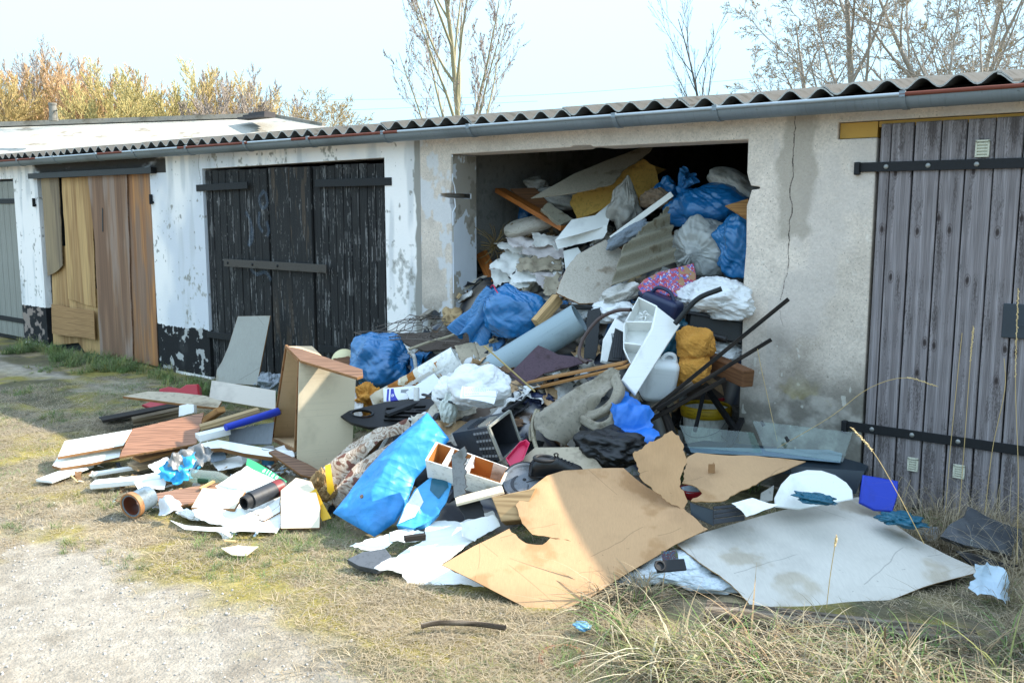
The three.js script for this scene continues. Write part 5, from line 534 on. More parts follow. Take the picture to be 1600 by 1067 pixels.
// black bumper grille
{ const s = {o:[-4.125,.383,1.28],q:[-.3451,.2517,.0966,.899],p:[[-.315,-.019],[-.267,.023],[-.056,.089],[.259,.131],[.326,.048],[.316,.003],[.124,-.03],[-.025,-.088],[-.124,-.092],[-.237,-.065]]}, t = thing('bumper_grille', 'black plastic car grille with slats and a round lamp hole', 'car part', s.o, null, s.q); const sp = poly(s.p), P0 = s.p[0], P3 = s.p[3]; const h = new THREE.Path(); const hc = lp(s.p[9], s.p[2], 0.42); h.absellipse(hc[0] - 0.02, hc[1] + 0.004, 0.07, 0.026, 0, 6.28, false, -0.1); sp.holes.push(h); const W0 = s.p[4][0] - s.p[2][0]; for (let i = 0; i < 4; i++) for (let k = 0; k < 3; k++) { const cx = s.p[2][0] + 0.02 + k * 0.085 + i * 0.016, cy = lerp(s.p[2][1], s.p[7][1], 0.3 + i * 0.15) + 0.008 * k; const q = new THREE.Path(); q.moveTo(cx, cy); q.lineTo(cx + 0.07, cy + 0.006); q.lineTo(cx + 0.072, cy + 0.017); q.lineTo(cx + 0.002, cy + 0.011); q.closePath(); sp.holes.push(q); } part(t, 'grille_body', slab(sp, 0.03, 0.004), M.black); for (let i = 0; i < 3; i++) part(t, 'slat', rbox(0.26, 0.01, 0.03, 0.003, s.p[2][0] + 0.15, lerp(s.p[2][1], s.p[7][1], 0.4 + i * 0.16), 0.004), M.black); part(t, 'lamp_ring', new THREE.TorusGeometry(0.06, 0.007, 8, 36).scale(1.15, 0.42, 1).translate(hc[0] - 0.02, hc[1] + 0.004, 0.003), M.dgrey); }
// rolled patterned carpet with gloves and yellow strap
const T_carpet = tex(512, 512, (u, v) => { const q = fb(u * 5, v * 5, 3, 3, 5), k = sin(q * 46), e = sin(fb(u * 9, v * 9, 2, 13, 9) * 30 + q * 10); let c = [196, 178, 158]; if (k > 0.35) c = [150, 124, 104]; if (e > 0.75) c = [214, 202, 186]; if (q > 0.7) c = [120, 78, 66]; return c.map((z) => z * (0.82 + 0.26 * vn(u * 200, v * 200, 3, 200))); });
const mCar = std('#fff', { map: rep(T_carpet, 0.5), roughness: 1, bumpMap: rep(T_weave, 0.1), bumpScale: 0.003 });
{ const t = thing('folded_carpet', 'folded ornamental brown carpet leaning against the blue sack', 'carpet', [-3.893,.243,1.7]); const inv = (p) => [p[0] - t.position.x, p[1] - t.position.y, p[2] - t.position.z]; const r = (pts, rad, n, m = mCar) => { const g = tube(pts.map(inv), rad, 30, 20), p = g.attributes.position, N = g.attributes.normal; for (let i = 0; i < p.count; i++) { const w = rad * 0.3 * n3(p.getX(i) * 7, p.getY(i) * 7, p.getZ(i) * 7); p.setXYZ(i, p.getX(i) + N.getX(i) * w, p.getY(i) + N.getY(i) * w, p.getZ(i) + N.getZ(i) * w); } g.computeVertexNormals(); return part(t, n, g, m); }; 0; const th = 0.72, fold = (k) => (x, y) => { const w = -sin(th) * x + cos(th) * y, u = cos(th) * x + sin(th) * y; return 0.03 - 5 * w * w + 0.016 * sin(w * 55 + k + 1.5 * n3(u * 4, w * 3, k)) + 0.008 * n3(u * 8, w * 8, k); }; sheetPart(t, 'upper_fold', {o:[-3.876,.28,1.738],q:[-.3827,.1857,.0788,.9016],p:[[-.177,-.156],[-.157,-.031],[-.086,.111],[.013,.17],[.225,.216],[.261,.172],[.099,.066],[-.008,-.084],[-.061,-.226],[-.11,-.238]]}, 0.012, mCar, { nofoot: 1, fn: fold(1), edge: W(M.brownc, '#8a6f58') }); sheetPart(t, 'lower_fold', {o:[-3.76,.217,1.797],q:[-.4124,.1983,.0925,.8843],p:[[-.185,-.156],[-.131,-.118],[-.063,.021],[.041,.175],[.188,.274],[.216,.223],[.112,.086],[.008,-.065],[-.066,-.202],[-.12,-.239]]}, 0.012, mCar, { nofoot: 1, fn: fold(4), edge: W(M.brownc, '#7a5f4c') }); }
bag('glove', 'tan work glove wedged between cabinet and folded carpet', 'glove', [-3.943,.16,1.98], [0.05, 0.08, 0.04], W(M.cloth, '#b08d5e'), { seed: 121, rot: [0, 0, -0.7], crease: 0.3 });
bag('glove', 'dirtier tan work glove below the first by the yellow strap', 'glove', [-3.833,.127,2.02], [0.045, 0.07, 0.035], W(M.cloth, '#a08358'), { seed: 122, rot: [0, 0, -0.9], crease: 0.3 });
{ const t = thing('yellow_strap', 'yellow plastic strap bent around the folded carpet end', 'strap', [-3.773,.123,2.1]); sheetPart(t, 'loop', {o:[-3.769,.211,2.06],q:[-.095,.4146,.0436,.904],p:[[-.022,.082],[.007,.09],[.024,-.047],[.004,-.073],[-.012,-.052]]}, 0.004, M.yellow, { nofoot: 1, fn: (x, y) => -3 * y * y + 0.01 }); sheetPart(t, 'tail', {o:[-3.784,.098,2.12],q:[-.2279,.3261,.0813,.9139],p:[[-.065,.054],[-.02,.081],[.011,.02],[.07,-.073],[.025,-.089],[-.021,.007]]}, 0.004, M.yellow, { nofoot: 1, fn: (x, y) => 2.2 * y * y }); }
// big bright blue sack and its neighbours
{ const s = {o:[-3.438,.264,1.895],q:[-.3969,.1999,.089,.8914],p:[[-.274,-.24],[-.225,-.12],[-.172,.023],[-.108,.147],[-.016,.285],[.07,.404],[.122,.352],[.229,.244],[.168,.12],[.103,-.009],[.1,-.1],[.088,-.187],[.062,-.265],[-.018,-.351],[-.13,-.304]]}, c1 = crump(0.012, 5, 12, 0.03), c2 = crump(0.003, 20, 5), c = (x, y) => c1(x, y) + c2(x, y); const bulge = (x, y) => { let d = 1e9; s.p.forEach((a, i) => { const b = s.p[(i + 1) % s.p.length], L2 = (b[0] - a[0]) ** 2 + (b[1] - a[1]) ** 2, t = clamp(((x - a[0]) * (b[0] - a[0]) + (y - a[1]) * (b[1] - a[1])) / L2); d = min(d, hypot(x - lerp(a[0], b[0], t), y - lerp(a[1], b[1], t))); }); return 0.3 * d + 0.14 * sqrt(max(0, d)) + c(x, y) * min(1, d * 16); }; const t = thing('blue_sack', 'big bright blue plastic sack slumped in the sun at the front', 'sack', s.o, null, s.q); part(t, 'upper_film', bent(s.p, 0.002, bulge, 0.016), M.bagb); part(t, 'lower_film', bent(s.p, 0.002, (x, y) => -0.7 * bulge(x, y) - 0.002, 0.03), M.bagb); const k = part(t, 'sticker', new THREE.CylinderGeometry(0.011, 0.011, 0.002, 18).rotateX(PI / 2), W(M.foam, '#7a6a5a')); k.position.set(-0.12, -0.17, bulge(-0.12, -0.17) + 0.003); footprint(t, s.p); }
{ const s = {o:[-3.11,.205,1.999],q:[-.3647,.2799,.116,.8804],p:[[-.133,-.131],[-.101,-.016],[-.066,.068],[.009,.141],[.083,.164],[.108,.101],[.092,-.004],[.06,-.066],[-.003,-.115],[-.049,-.142]]}, t = thing('printed_sack', 'blue and white printed sack lying under the bright blue sack', 'sack', s.o, null, s.q); const P = s.p, c = crump(0.012, 8, 3, 0.04), b = (x, y) => 0.03 + c(x, y); part(t, 'blue_film', bent(P, 0.03, b, 0.02), W(M.bagb, '#3fa0dc')); const w = [P[0], lp(P[0], P[1], 0.9), lp(P[1], P[2], 0.6), lp(P[2], P[3], 0.1), lp(P[9], P[3], 0.5), lp(P[9], P[2], 0.25)]; part(t, 'white_print', bent(w.map((a) => lp(a, [0, 0], 0.06)), 0.001, (x, y) => b(x, y) + 0.003, 0.02), M.whitebag); part(t, 'dark_print', bent([lp(P[3], P[8], 0.05), lp(P[4], P[8], 0.06), lp(P[5], P[9], 0.08), lp(P[5], P[9], 0.35), lp(P[3], P[8], 0.3)], 0.001, (x, y) => b(x, y) + 0.004, 0.02), M.teal); footprint(t, P); }
// monitor casing
{ const s = {o:[-3.022,.471,1.519],q:[-.0852,.7096,.0871,.694],p:[[-.117,.064],[.071,.115],[.109,-.062],[-.063,-.117]]}, t = thing('monitor_casing', 'dark grey empty monitor casing with vent slots, open towards the right', 'monitor casing', s.o, null, s.q); const q = s.p; const back = 0.27; part(t, 'casing', shell(q, back, 0.86, 0.008), M.dgrey); part(t, 'front_frame', mg([0, 1, 2, 3].map((i) => wallBetween(q[i], q[(i + 1) % 4], 0.014, 0.012).translate(0, 0, 0.008))), W(M.dgrey, '#8f8f86')); const c = [q[0], q[1]]; for (let i = 0; i < 16; i++) { const u = 0.12 + 0.3 * (i % 8) / 8 * 2, z = i < 8 ? -0.06 : -0.14, a = lp(q[0], q[1], u), kk = 1 - 0.14 * (-z / back); part(t, 'vent_rib', box(0.004, 0.012, 0.055, a[0] * kk, a[1] * kk + 0.004, z), i < 8 ? W(M.dgrey, '#9a948a') : M.dgrey); } for (let r = 0; r < 7; r++) for (let k = 0; k < 5; k++) { const a = lp(q[0], q[3], 0.14 + r * 0.12), z = -0.02 - k * 0.022, kk = 1 - 0.14 * (-z / back); part(t, 'mesh_bar', box(0.006, 0.012, 0.015, a[0] * kk - 0.003, a[1] * kk, z), r % 2 ? M.blackm : W(M.dgrey, '#6d6f72')); } }
{ const s = {o:[-2.904,.412,1.549],q:[-.4013,.4386,.2283,.771],p:[[-.084,-.037],[.021,.062],[.06,.075],[.072,.048],[.005,-.056],[-.074,-.092]]}, t = thing('pink_tray', 'crimson plastic tray under the monitor casing', 'tray', s.o, null, s.q); part(t, 'tray', shell(s.p, 0.03, 0.85, 0.005), M.pink); }
// drawer-like white box with brown inside
{ const s = {o:[-2.973,.404,1.86],q:[-.4301,.354,.1882,.8089],p:[[-.146,.147],[.199,-.038],[.153,-.139],[-.205,.03]]}, t = thing('compartment_box', 'white open box with brown inside and torn fittings', 'box', s.o, null, s.q); part(t, 'shell', shell(s.p, 0.13, 0.93, 0.009), M.whited); const q = s.p.map((a) => [a[0] * 0.95, a[1] * 0.9]); part(t, 'lining', shell(q, 0.118, 0.93, 0.002), std('#b5763a', { roughness: 0.6, map: rep(T_clean, 0.3) })); for (const u of [0.22, 0.52]) part(t, 'divider', wallBetween(lp(q[0], q[1], u), lp(q[3], q[2], u), 0.05, 0.016), M.white); part(t, 'fitting', mg([new THREE.TorusGeometry(0.018, 0.006, 8, 24).translate(lp(q[0], q[2], 0.42)[0], lp(q[0], q[2], 0.42)[1] - 0.005, -0.012), new THREE.TorusGeometry(0.01, 0.004, 8, 20).translate(lp(q[0], q[2], 0.36)[0], lp(q[0], q[2], 0.36)[1] + 0.012, -0.01)]), M.steel); part(t, 'fitting_plate', box(0.1, 0.06, 0.004, lp(q[0], q[2], 0.42)[0], lp(q[0], q[2], 0.42)[1], -0.03), M.whited); }
sheet('torn_plastic', 'torn grey plastic piece standing against the white open box', 'plastic piece', {o:[-2.886,.405,2.02],q:[-.1198,.1832,.0225,.9755],p:[[-.045,.078],[.018,.128],[.043,-.089],[-.015,-.117]]}, 0.008, W(M.dgrey, '#7f8080'), { rag: 0.016, step: 0.01, edges: [1], nofoot: 1, edge: M.blackm });
bar('shelf_board', 'short pale shelf board with brown broken end below the white box', 'board', [-2.907,.264,2.02], [-2.752,.315,1.86], 0.1, 0.014, M.beige);
{ const s = {o:[-2.646,.269,1.92],q:[-.2176,.2462,.0568,.9427],p:[[-.101,.037],[.104,.092],[.044,-.058],[-.047,-.071]]}, t = solo('wood_block', 'sawn timber block half under the tan cardboard', 'block', slab(s.p, 0.14, 0.004), W(M.pine, '#c9a77a'), s.o, null, s.q); }
sheet('black_plastic_piece', 'black plastic piece in the gap under the shelf board', 'panel', {o:[-2.843,.228,1.98],q:[-.3221,.3158,.1149,.885],p:[[-.07,.037],[.038,.047],[.063,-.036],[-.032,-.048]]}, 0.01, M.blackm, { rag: 0.008 });
{ const s = {o:[-2.721,.331,1.739],q:[-.3897,.2616,.1165,.8753],p:[[-.101,-.004],[-.008,.118],[.101,.003],[.008,-.116]]}, t = thing('pail_cover', 'round grey bucket lid with dark moon and house marks', 'lid', s.o, null, s.q); const r = 0.105; part(t, 'disc', new THREE.LatheGeometry([[0, 0], [r * 0.86, 0], [r * 0.88, 0.008], [r, 0.008], [r, -0.006], [r * 0.97, -0.012], [0, -0.008]].map((a) => new THREE.Vector2(...a)), 48).rotateX(PI / 2), W(M.dgrey, '#6c7076')); part(t, 'rim_ring', new THREE.TorusGeometry(r, 0.006, 8, 48).translate(0, 0, 0.004), M.blackm); const ms = new THREE.Shape(); ms.absarc(0, 0, 0.045, 1.9, 4.7, false); ms.absarc(0.018, 0.0, 0.048, 4.4, 2.2, true); part(t, 'moon_mark', slab(ms, 0.002, 0.0004).translate(-0.02, -0.01, 0.003), M.dgrey); part(t, 'house_mark', mg([box(0.003, 0.03, 0.002, 0.02, -0.03, 0.002), box(0.04, 0.003, 0.002, 0.03, -0.005, 0.002).rotateZ(0.3), new THREE.SphereGeometry(0.009, 12, 8).scale(1, 0.8, 0.3).translate(0.0, 0.012, 0.003)]), M.blackm); }
// shoe
{ const a = [-2.709,.363,1.72], b = [-2.543,.338,1.5], t = thing('black_shoe', 'black laced leather shoe lying on a beige board', 'shoe', mid(a, b)); t.quaternion.copy(along(a, b)); t.rotateX(0.25); const L = 0.27, prof = [[-0.135, 0.052, 0.026], [-0.12, 0.078, 0.033], [-0.085, 0.084, 0.034], [-0.05, 0.08, 0.032], [-0.02, 0.09, 0.034], [0.02, 0.074, 0.038], [0.06, 0.056, 0.042], [0.095, 0.046, 0.042], [0.12, 0.036, 0.034], [0.134, 0.02, 0.018]]; const pos = [], idx = [], n = 20; prof.forEach(([x, h, w], i) => { for (let k = 0; k < n; k++) { const an = k / n * 2 * PI, cx = sin(an), cy = cos(an); pos.push(x, cy > 0 ? 0.012 + h * pow(cy, 0.7) : 0.012 + 0.012 * cy, w * Math.sign(cx) * pow(abs(cx), 0.75)); } if (i) for (let k = 0; k < n; k++) { const p = (i - 1) * n + k, q = (i - 1) * n + (k + 1) % n; idx.push(p, q, p + n, q, q + n, p + n); } }); for (const e of [0, prof.length - 1]) { const c = pos.length / 3; pos.push(prof[e][0], 0.02, 0); for (let k = 0; k < n; k++) idx.push(c, e * n + k, e * n + (k + 1) % n); } const g = new THREE.BufferGeometry(); g.setAttribute('position', new THREE.Float32BufferAttribute(pos, 3)); g.setIndex(idx); g.computeVertexNormals(); part(t, 'upper', g, std('#17181b', { roughness: 0.38 })); const ss = new THREE.Shape(); ss.absellipse(0.06, 0, 0.085, 0.05, -1.57, 1.57, false); ss.lineTo(-0.09, 0.036); ss.absellipse(-0.09, 0, 0.05, 0.036, 1.57, 4.71, false); part(t, 'sole', slab(ss, 0.02, 0.003).rotateX(-PI / 2).translate(0, 0.012, 0), M.blackm); part(t, 'collar', new THREE.TorusGeometry(0.034, 0.009, 8, 28).scale(1.35, 0.8, 1).rotateX(-PI / 2).translate(-0.075, 0.09, 0), M.blackm); for (let i = 0; i < 5; i++) part(t, 'lace', tube([[-0.012 + i * 0.02, 0.076 - i * 0.006, -0.026], [-0.006 + i * 0.02, 0.1 - i * 0.008, 0], [-0.012 + i * 0.02, 0.076 - i * 0.006, 0.028]], 0.0036, 10, 6), M.blackm); part(t, 'lace_bow', tube([[-0.02, 0.1, 0], [-0.035, 0.125, 0.015], [-0.02, 0.13, 0.02], [-0.015, 0.105, 0.01]], 0.0034, 16, 6), M.blackm); }
sheet('beige_board', 'beige board under the black shoe', 'board', {o:[-2.755,.342,1.419],q:[-.4349,.2981,.1552,.8354],p:[[-.209,.015],[-.116,.113],[.144,.117],[.232,-.039],[.1,-.108],[-.152,-.1]]}, 0.014, M.taupe, {});
sheet('black_film', 'black crumpled film under the shoe', 'film', {o:[-2.617,.33,1.62],q:[-.398,.3046,.142,.8536],p:[[-.128,.025],[.033,.047],[.157,.032],[.03,-.052],[-.092,-.052]]}, 0.004, M.black, { fn: crump(0.02, 8, 4), max: 0.02, nofoot: 1 });
// ---------- front sheets ----------
{ const s = {o:[-2.348,.215,1.81],q:[-.4837,.2611,.1538,.8211],p:[[-.594,-.242],[-.46,-.13],[-.313,-.033],[-.234,-.112],[-.161,-.117],[-.128,-.079],[-.034,-.095],[-.157,-.069],[-.208,-.063],[-.257,-.004],[-.292,.096],[-.231,.186],[-.153,.275],[-.075,.324],[.059,.358],[.212,.388],[.264,.333],[.319,.284],[.399,.228],[.458,.149],[.515,.077],[.572,-.001],[.419,-.095],[.317,-.177],[.22,-.249],[.043,-.389],[-.137,-.482],[-.362,-.364]]}; const P = s.p, a = P[13], b = P[24], L = hypot(b[0] - a[0], b[1] - a[1]); sheet('tan_cardboard', 'large torn tan cardboard sheet folded across the front of the heap', 'cardboard', s, 0.004, M.tan, { edge: M.tanedge, rag: 0.012, step: 0.02, edges: [2, 3, 4, 5, 6, 7, 8, 9, 10, 17, 18, 19, 20], fn: (x, y) => { const d = ((x - a[0]) * (b[1] - a[1]) - (y - a[1]) * (b[0] - a[0])) / L, u = -0.02; return 0.035 * exp(-pow((x + 0.22) / 0.2, 2)) * sst(-0.2, 0.3, y) - 0.05 * sst(0.05, 0.45, x) * sst(0, 0.3, y) - 0.03 * sst(-0.25, -0.55, y) + 0.006 * n3(x * 4, y * 4, 2); }, max: 0.035 }); }
sheet('cardboard_flap', 'tan cardboard flap standing up with a vertical crease', 'cardboard', {o:[-2.12,.425,1.42],q:[-.1933,.3607,.0767,.9092],p:[[-.164,.08],[-.067,.135],[.028,.185],[.059,.16],[.077,.121],[.082,.067],[.082,.025],[.054,-.028],[.044,-.075],[.065,-.11],[.077,-.146],[.056,-.18],[-.021,-.144],[-.088,-.078],[-.135,-.036],[-.149,.023]]}, 0.004, M.tan, { edge: M.tanedge, rag: 0.012, step: 0.012, fn: (x, y) => 0.05 * abs(x - 0.01 * sin(y * 30)) * 1.2 + 0.008 * n3(x * 9, y * 9, 4), max: 0.02, nofoot: 1 });
sheet('cardboard_piece', 'tan cardboard piece with torn tab pointing at the dark table top', 'cardboard', {o:[-1.971,.364,1.156],q:[-.5554,.3074,.2316,.7371],p:[[-.217,-.043],[-.149,.137],[-.123,.184],[-.076,.212],[.082,.125],[.243,.081],[.434,.083],[.287,-.026],[.119,-.127],[-.085,-.216],[-.216,-.193],[-.145,-.134],[-.155,-.085]]}, 0.004, W(M.tan, '#b8936c'), { edge: M.tanedge, rag: 0.014, step: 0.02, edges: [8, 9, 10, 11, 12, 0, 1], fn: (x, y) => 0.05 * sin(x * 4 + 1) * sst(-0.2, 0.2, x) + 0.006 * n3(x * 6, y * 6, 2), max: 0.03 });
solo('card_tab', 'small folded brown card tab standing on the tan cardboard piece', 'card', mg([rbox(0.03, 0.045, 0.004, 0.001), rbox(0.004, 0.045, 0.03, 0.001, 0.015, 0, -0.015)]).rotateY(0.7), W(M.tan, '#9c7650'), [-2.016,.404,1.2]);
sheet('grey_cardboard', 'wide pale grey board lying in the grass at the front right', 'board', {o:[-1.447,.134,1.223],q:[-.5889,.3072,.2577,.7018],p:[[-.633,.169],[-.44,.237],[-.013,.375],[.438,.52],[.438,.418],[.444,.307],[.483,.103],[.559,-.029],[.653,-.156],[.437,-.227],[.222,-.293],[-.131,-.392],[-.389,-.452],[-.433,-.374],[-.496,-.183],[-.546,-.074],[-.592,.05]]}, 0.005, M.grey, { edge: M.tanedge, rag: 0.006, step: 0.02, edges: [12, 13, 14, 15, 16], fn: (x, y) => -0.05 * sst(0.25, 0.7, x) - 0.05 * sst(-0.12, -0.42, y) + 0.012 * sin(x * 3 + y * 4), max: 0.05 });
// dark table top with glass
{ const t = thing('table_top', 'dark blue-grey table top lying before the right-hand pier', 'table top', [-1.884,.37,.75]); sheetPart(t, 'top', {o:[-2.12,.241,.21],q:[-.6126,.2321,.1948,.73],p:[[-.513,.148],[-.38,.208],[-.023,.141],[.389,.028],[.479,-.102],[.402,-.232],[.088,-.183],[-.442,-.008]]}, 0.03, M.bluegrey, {}); sheetPart(t, 'apron', {o:[-1.635,.314,.739],q:[-.1116,.398,.0489,.9093],p:[[-.18,.075],[.204,.036],[.149,-.073],[-.172,-.039]]}, 0.02, M.bluegrey, { nofoot: 1 }); sheetPart(t, 'inlay_strip', {o:[-2.176,.265,.256],q:[-.6126,.2321,.1948,.73],p:[[-.414,.059],[-.039,.057],[.451,.051],[.395,-.111],[.014,-.044],[-.407,-.011]]}, 0.006, W(M.bluegrey, '#7c93a6'), { nofoot: 1 }); }
sheet('glass_sheet', 'clear glass pane leaning before the right-hand pier', 'glass pane', {o:[-1.886,.407,.42],q:[-.3103,.2865,.0986,.9011],p:[[-.255,.116],[.265,.057],[.192,-.115],[-.203,-.058]]}, 0.005, M.glass, { nofoot: 1, bev: 0.001 });
sheet('glass_sheet', 'second glass pane standing in front of the bucket', 'glass pane', {o:[-2.321,.363,.501],q:[-.1837,.2646,.0514,.9453],p:[[-.225,.074],[.177,.045],[.224,-.067],[-.175,-.052]]}, 0.005, M.glass, { nofoot: 1, bev: 0.001 });
solo('rubber_stop', 'small black rubber foot on the clear glass pane', 'rubber foot', new THREE.CylinderGeometry(0.008, 0.01, 0.03, 14).rotateZ(0.6), M.rubber, [-2.116,.468,.42]); solo('rubber_stop', 'lower small black rubber foot on the clear glass pane', 'rubber foot', new THREE.CylinderGeometry(0.008, 0.01, 0.03, 14).rotateZ(0.6), M.rubber, [-1.942,.425,.5]);
{ const s = {o:[-1.607,.34,.979],q:[-.2678,.3834,.1172,.8761],p:[[-.196,-.043],[-.148,.022],[-.094,.066],[-.008,.085],[.063,.079],[.125,.054],[.172,.015],[.191,-.023],[.184,-.066],[-.088,-.103],[-.202,-.085]]}, w = sheet('rounded_white_board', 'rounded white plastic seat panel in front of the dark table top', 'seat', s, 0.012, M.white, { bev: 0.004 }); }
sheet('white_strip', 'grey-white strip beside the rounded seat panel', 'strip', {o:[-1.83,.257,.98],q:[-.2438,.3246,.087,.9097],p:[[-.027,.012],[.039,.05],[.025,-.025],[-.038,-.037]]}, 0.01, M.whited, { nofoot: 1 });
bag('blue_rag', 'teal-blue plastic scrap on the white seat panel', 'plastic scrap', [-1.538,.333,1.12], [0.09, 0.022, 0.05], M.teal, { seed: 131, crease: 0.4 });
bag('blue_rag', 'teal-blue plastic scrap in the grass behind the pale grey board', 'plastic scrap', [-1.236,.236,.88], [0.1, 0.03, 0.07], M.teal, { seed: 133, crease: 0.4 });
{ const t = thing('blue_crate', 'royal blue plastic bin lid standing behind the pale grey board', 'bin lid', [-1.391,.288,.7]); sheetPart(t, 'panel', {o:[-1.377,.292,.72],q:[-.1933,.3607,.0767,.9092],p:[[-.074,.09],[.006,.076],[.094,.056],[.08,-.013],[.045,-.087],[-.041,-.079],[-.11,-.042]]}, 0.02, M.royal, { nofoot: 1, bev: 0.006 }); 0; }
{ const t = thing('slatted_crate', 'dark grey slatted crate half covered by the pale grey board', 'crate', [-1.913,.232,1.35]); sheetPart(t, 'front', {o:[-1.954,.247,1.4],q:[-.1372,.1658,.0233,.9763],p:[[-.06,.044],[.052,.021],[.057,-.05],[-.049,-.016]]}, 0.012, M.bluegrey, { nofoot: 1 }); for (let i = 0; i < 4; i++) sheetPart(t, 'slat', [{o:[-1.853,.287,1.34],q:[-.225,.4777,.128,.8395],p:[[-.075,.009],[.072,.005],[.082,-.008],[-.079,-.005]]}, {o:[-1.841,.276,1.36],q:[-.225,.4777,.128,.8395],p:[[-.076,.009],[.077,.007],[.08,-.008],[-.081,-.008]]}, {o:[-1.829,.264,1.38],q:[-.225,.4777,.128,.8395],p:[[-.078,.009],[.079,.009],[.081,-.009],[-.082,-.008]]}, {o:[-1.818,.248,1.4],q:[-.225,.4777,.128,.8395],p:[[-.077,.011],[.082,.01],[.079,-.01],[-.084,-.011]]}][i], 0.01, M.dgrey, { nofoot: 1 }); }
{ const t = thing('red_tub', 'red tub with pale contents under the cardboard tear', 'tub', [-2.099,.252,1.22]); part(t, 'tub', new THREE.LatheGeometry([[0, 0], [0.055, 0], [0.065, 0.045], [0.062, 0.045], [0.053, 0.006], [0, 0.006]].map((a) => new THREE.Vector2(...a)), 32), M.red); part(t, 'contents', lump([0.058, 0.012, 0.058], { seed: 9, crease: 0.2, seg: [36, 20] }).translate(0, 0.036, 0), W(M.clear, '#9fb0bd')); }
for (const [s, l, i] of [[{o:[-1.759,.314,1.32],q:[-.4709,.2911,.168,.8157],p:[[-.08,.011],[.017,.034],[.08,.004],[-.017,-.049]]}, 'upper white folded paper by the slatted crate', 1], [{o:[-1.716,.312,1.359],q:[-.4951,.3496,.2271,.7623],p:[[-.086,.015],[.04,.03],[.11,.008],[-.064,-.053]]}, 'lower white folded paper by the slatted crate', 2]]) sheet('folded_paper', l, 'paper', s, 0.002, M.paper, { fn: crump(0.012, 6, i), max: 0.03, nofoot: 1 });
bag('white_clothes', 'dirty white cloth bundle between the two large cardboards', 'cloth', [-1.938,.06,1.627], [0.17, 0.06, 0.12], W(M.ccloth, '#d5dde2'), { seed: 141, rot: [0, 0.8, 0], crease: 0.2 });
bag('white_clothes', 'white cloth sleeve trailing into the grass under the pale grey board', 'cloth', [-1.774,.05,1.683], [0.16, 0.035, 0.06], W(M.ccloth, '#c9d2d8'), { seed: 143, rot: [0, 0.3, 0], crease: 0.15 }); bag('white_clothes', 'white cloth edge by the lit cardboard corner', 'cloth', [-2.023,.04,1.764], [0.12, 0.035, 0.05], W(M.ccloth, '#dfe2e4'), { seed: 145, rot: [0, 0.9, 0], crease: 0.15 });
solo('dark_buckle', 'small black buckle lying on the white cloth', 'buckle', mg([rbox(0.13, 0.05, 0.012, 0.004), new THREE.TorusGeometry(0.02, 0.005, 8, 20).translate(-0.05, 0, 0.01)]).rotateX(-0.7).rotateY(0.9), M.blackm, [-1.856,.16,1.852]); solo('printed_label', 'red and green printed cloth label beside the buckle', 'label', mg([rbox(0.07, 0.04, 0.004, 0.001)]).rotateX(-0.6).rotateY(0.8), std('#7fae94', { map: rep(T_floral, 0.12) }), [-1.904,.17,1.774]);
// black leather bag and pale plastic bag at the right
{ const s = {o:[-.966,.141,.587],q:[-.3552,.3837,.1629,.8367],p:[[-.217,-.001],[-.157,.047],[-.072,.077],[-.028,.13],[.028,.08],[.103,.03],[.196,.004],[.161,-.077],[.118,-.137],[.002,-.097],[-.133,-.057]]}; sheet('leather_bag', 'flat black leather bag lying in the dry grass at the right', 'bag', s, 0.03, std('#34383e', { roughness: 0.45, map: rep(T_clean, 0.4), clearcoat: 0.2 }), { fn: (x, y) => 0.05 - 0.6 * (x * x + y * y) + crump(0.008, 7, 4)(x, y), max: 0.02 }); }
sheet('leather_flap', 'dark grey leather strap end in front of the black leather bag', 'strap', {o:[-.891,.09,.763],q:[-.4545,.361,.2084,.7872],p:[[-.123,.063],[-.005,.039],[.074,-.017],[.125,-.035],[.017,-.047],[-.087,-.004]]}, 0.008, M.black, { fn: crump(0.012, 6, 9), max: 0.02, nofoot: 1 });
solo('bag_buckle', 'small metal ring on the black leather bag', 'ring', new THREE.TorusGeometry(0.008, 0.002, 6, 20).scale(0.6, 1.5, 1).rotateY(0.6), M.steel, [-.935,.2,.889]);
sheet('grey_plastic', 'small grey plastic tray piece beside the leather bag', 'plastic piece', {o:[-1.218,.06,.448],q:[-.5402,.2753,.1928,.7715],p:[[-.07,.003],[.005,.052],[.052,.042],[.046,-.035],[-.033,-.063]]}, 0.006, W(M.dgrey, '#8a9198'), { fn: (x, y) => 2 * x * x, max: 0.02 });
{ const s = {o:[-.809,.12,1.121],q:[-.3221,.3158,.1149,.885],p:[[-.049,.076],[.018,.093],[.08,.071],[.107,.018],[.094,-.045],[.025,-.091],[-.032,-.055],[-.084,-.06],[-.106,-.024],[-.054,.018]]}; sheet('pale_bag', 'thin pale blue plastic bag caught in the dry grass', 'plastic bag', s, 0.0015, W(M.clear, '#cfe4f4'), { rag: 0.02, fn: crump(0.04, 7, 21, 0.1), max: 0.014, nofoot: 1 }); }
bar('grey_plank', 'long weathered plank lying in the grass under the pale board', 'plank', [-1.618,.08,1.999], [-.731,.08,1.612], 0.13, 0.045, M.oldwood, { r: 0.006 }); feet.push([[-1.85, 1.72], [-0.75, 1.28], [-0.62, 1.55], [-1.2, 1.85], [-1.6, 2.15], [-1.9, 2.1]]);
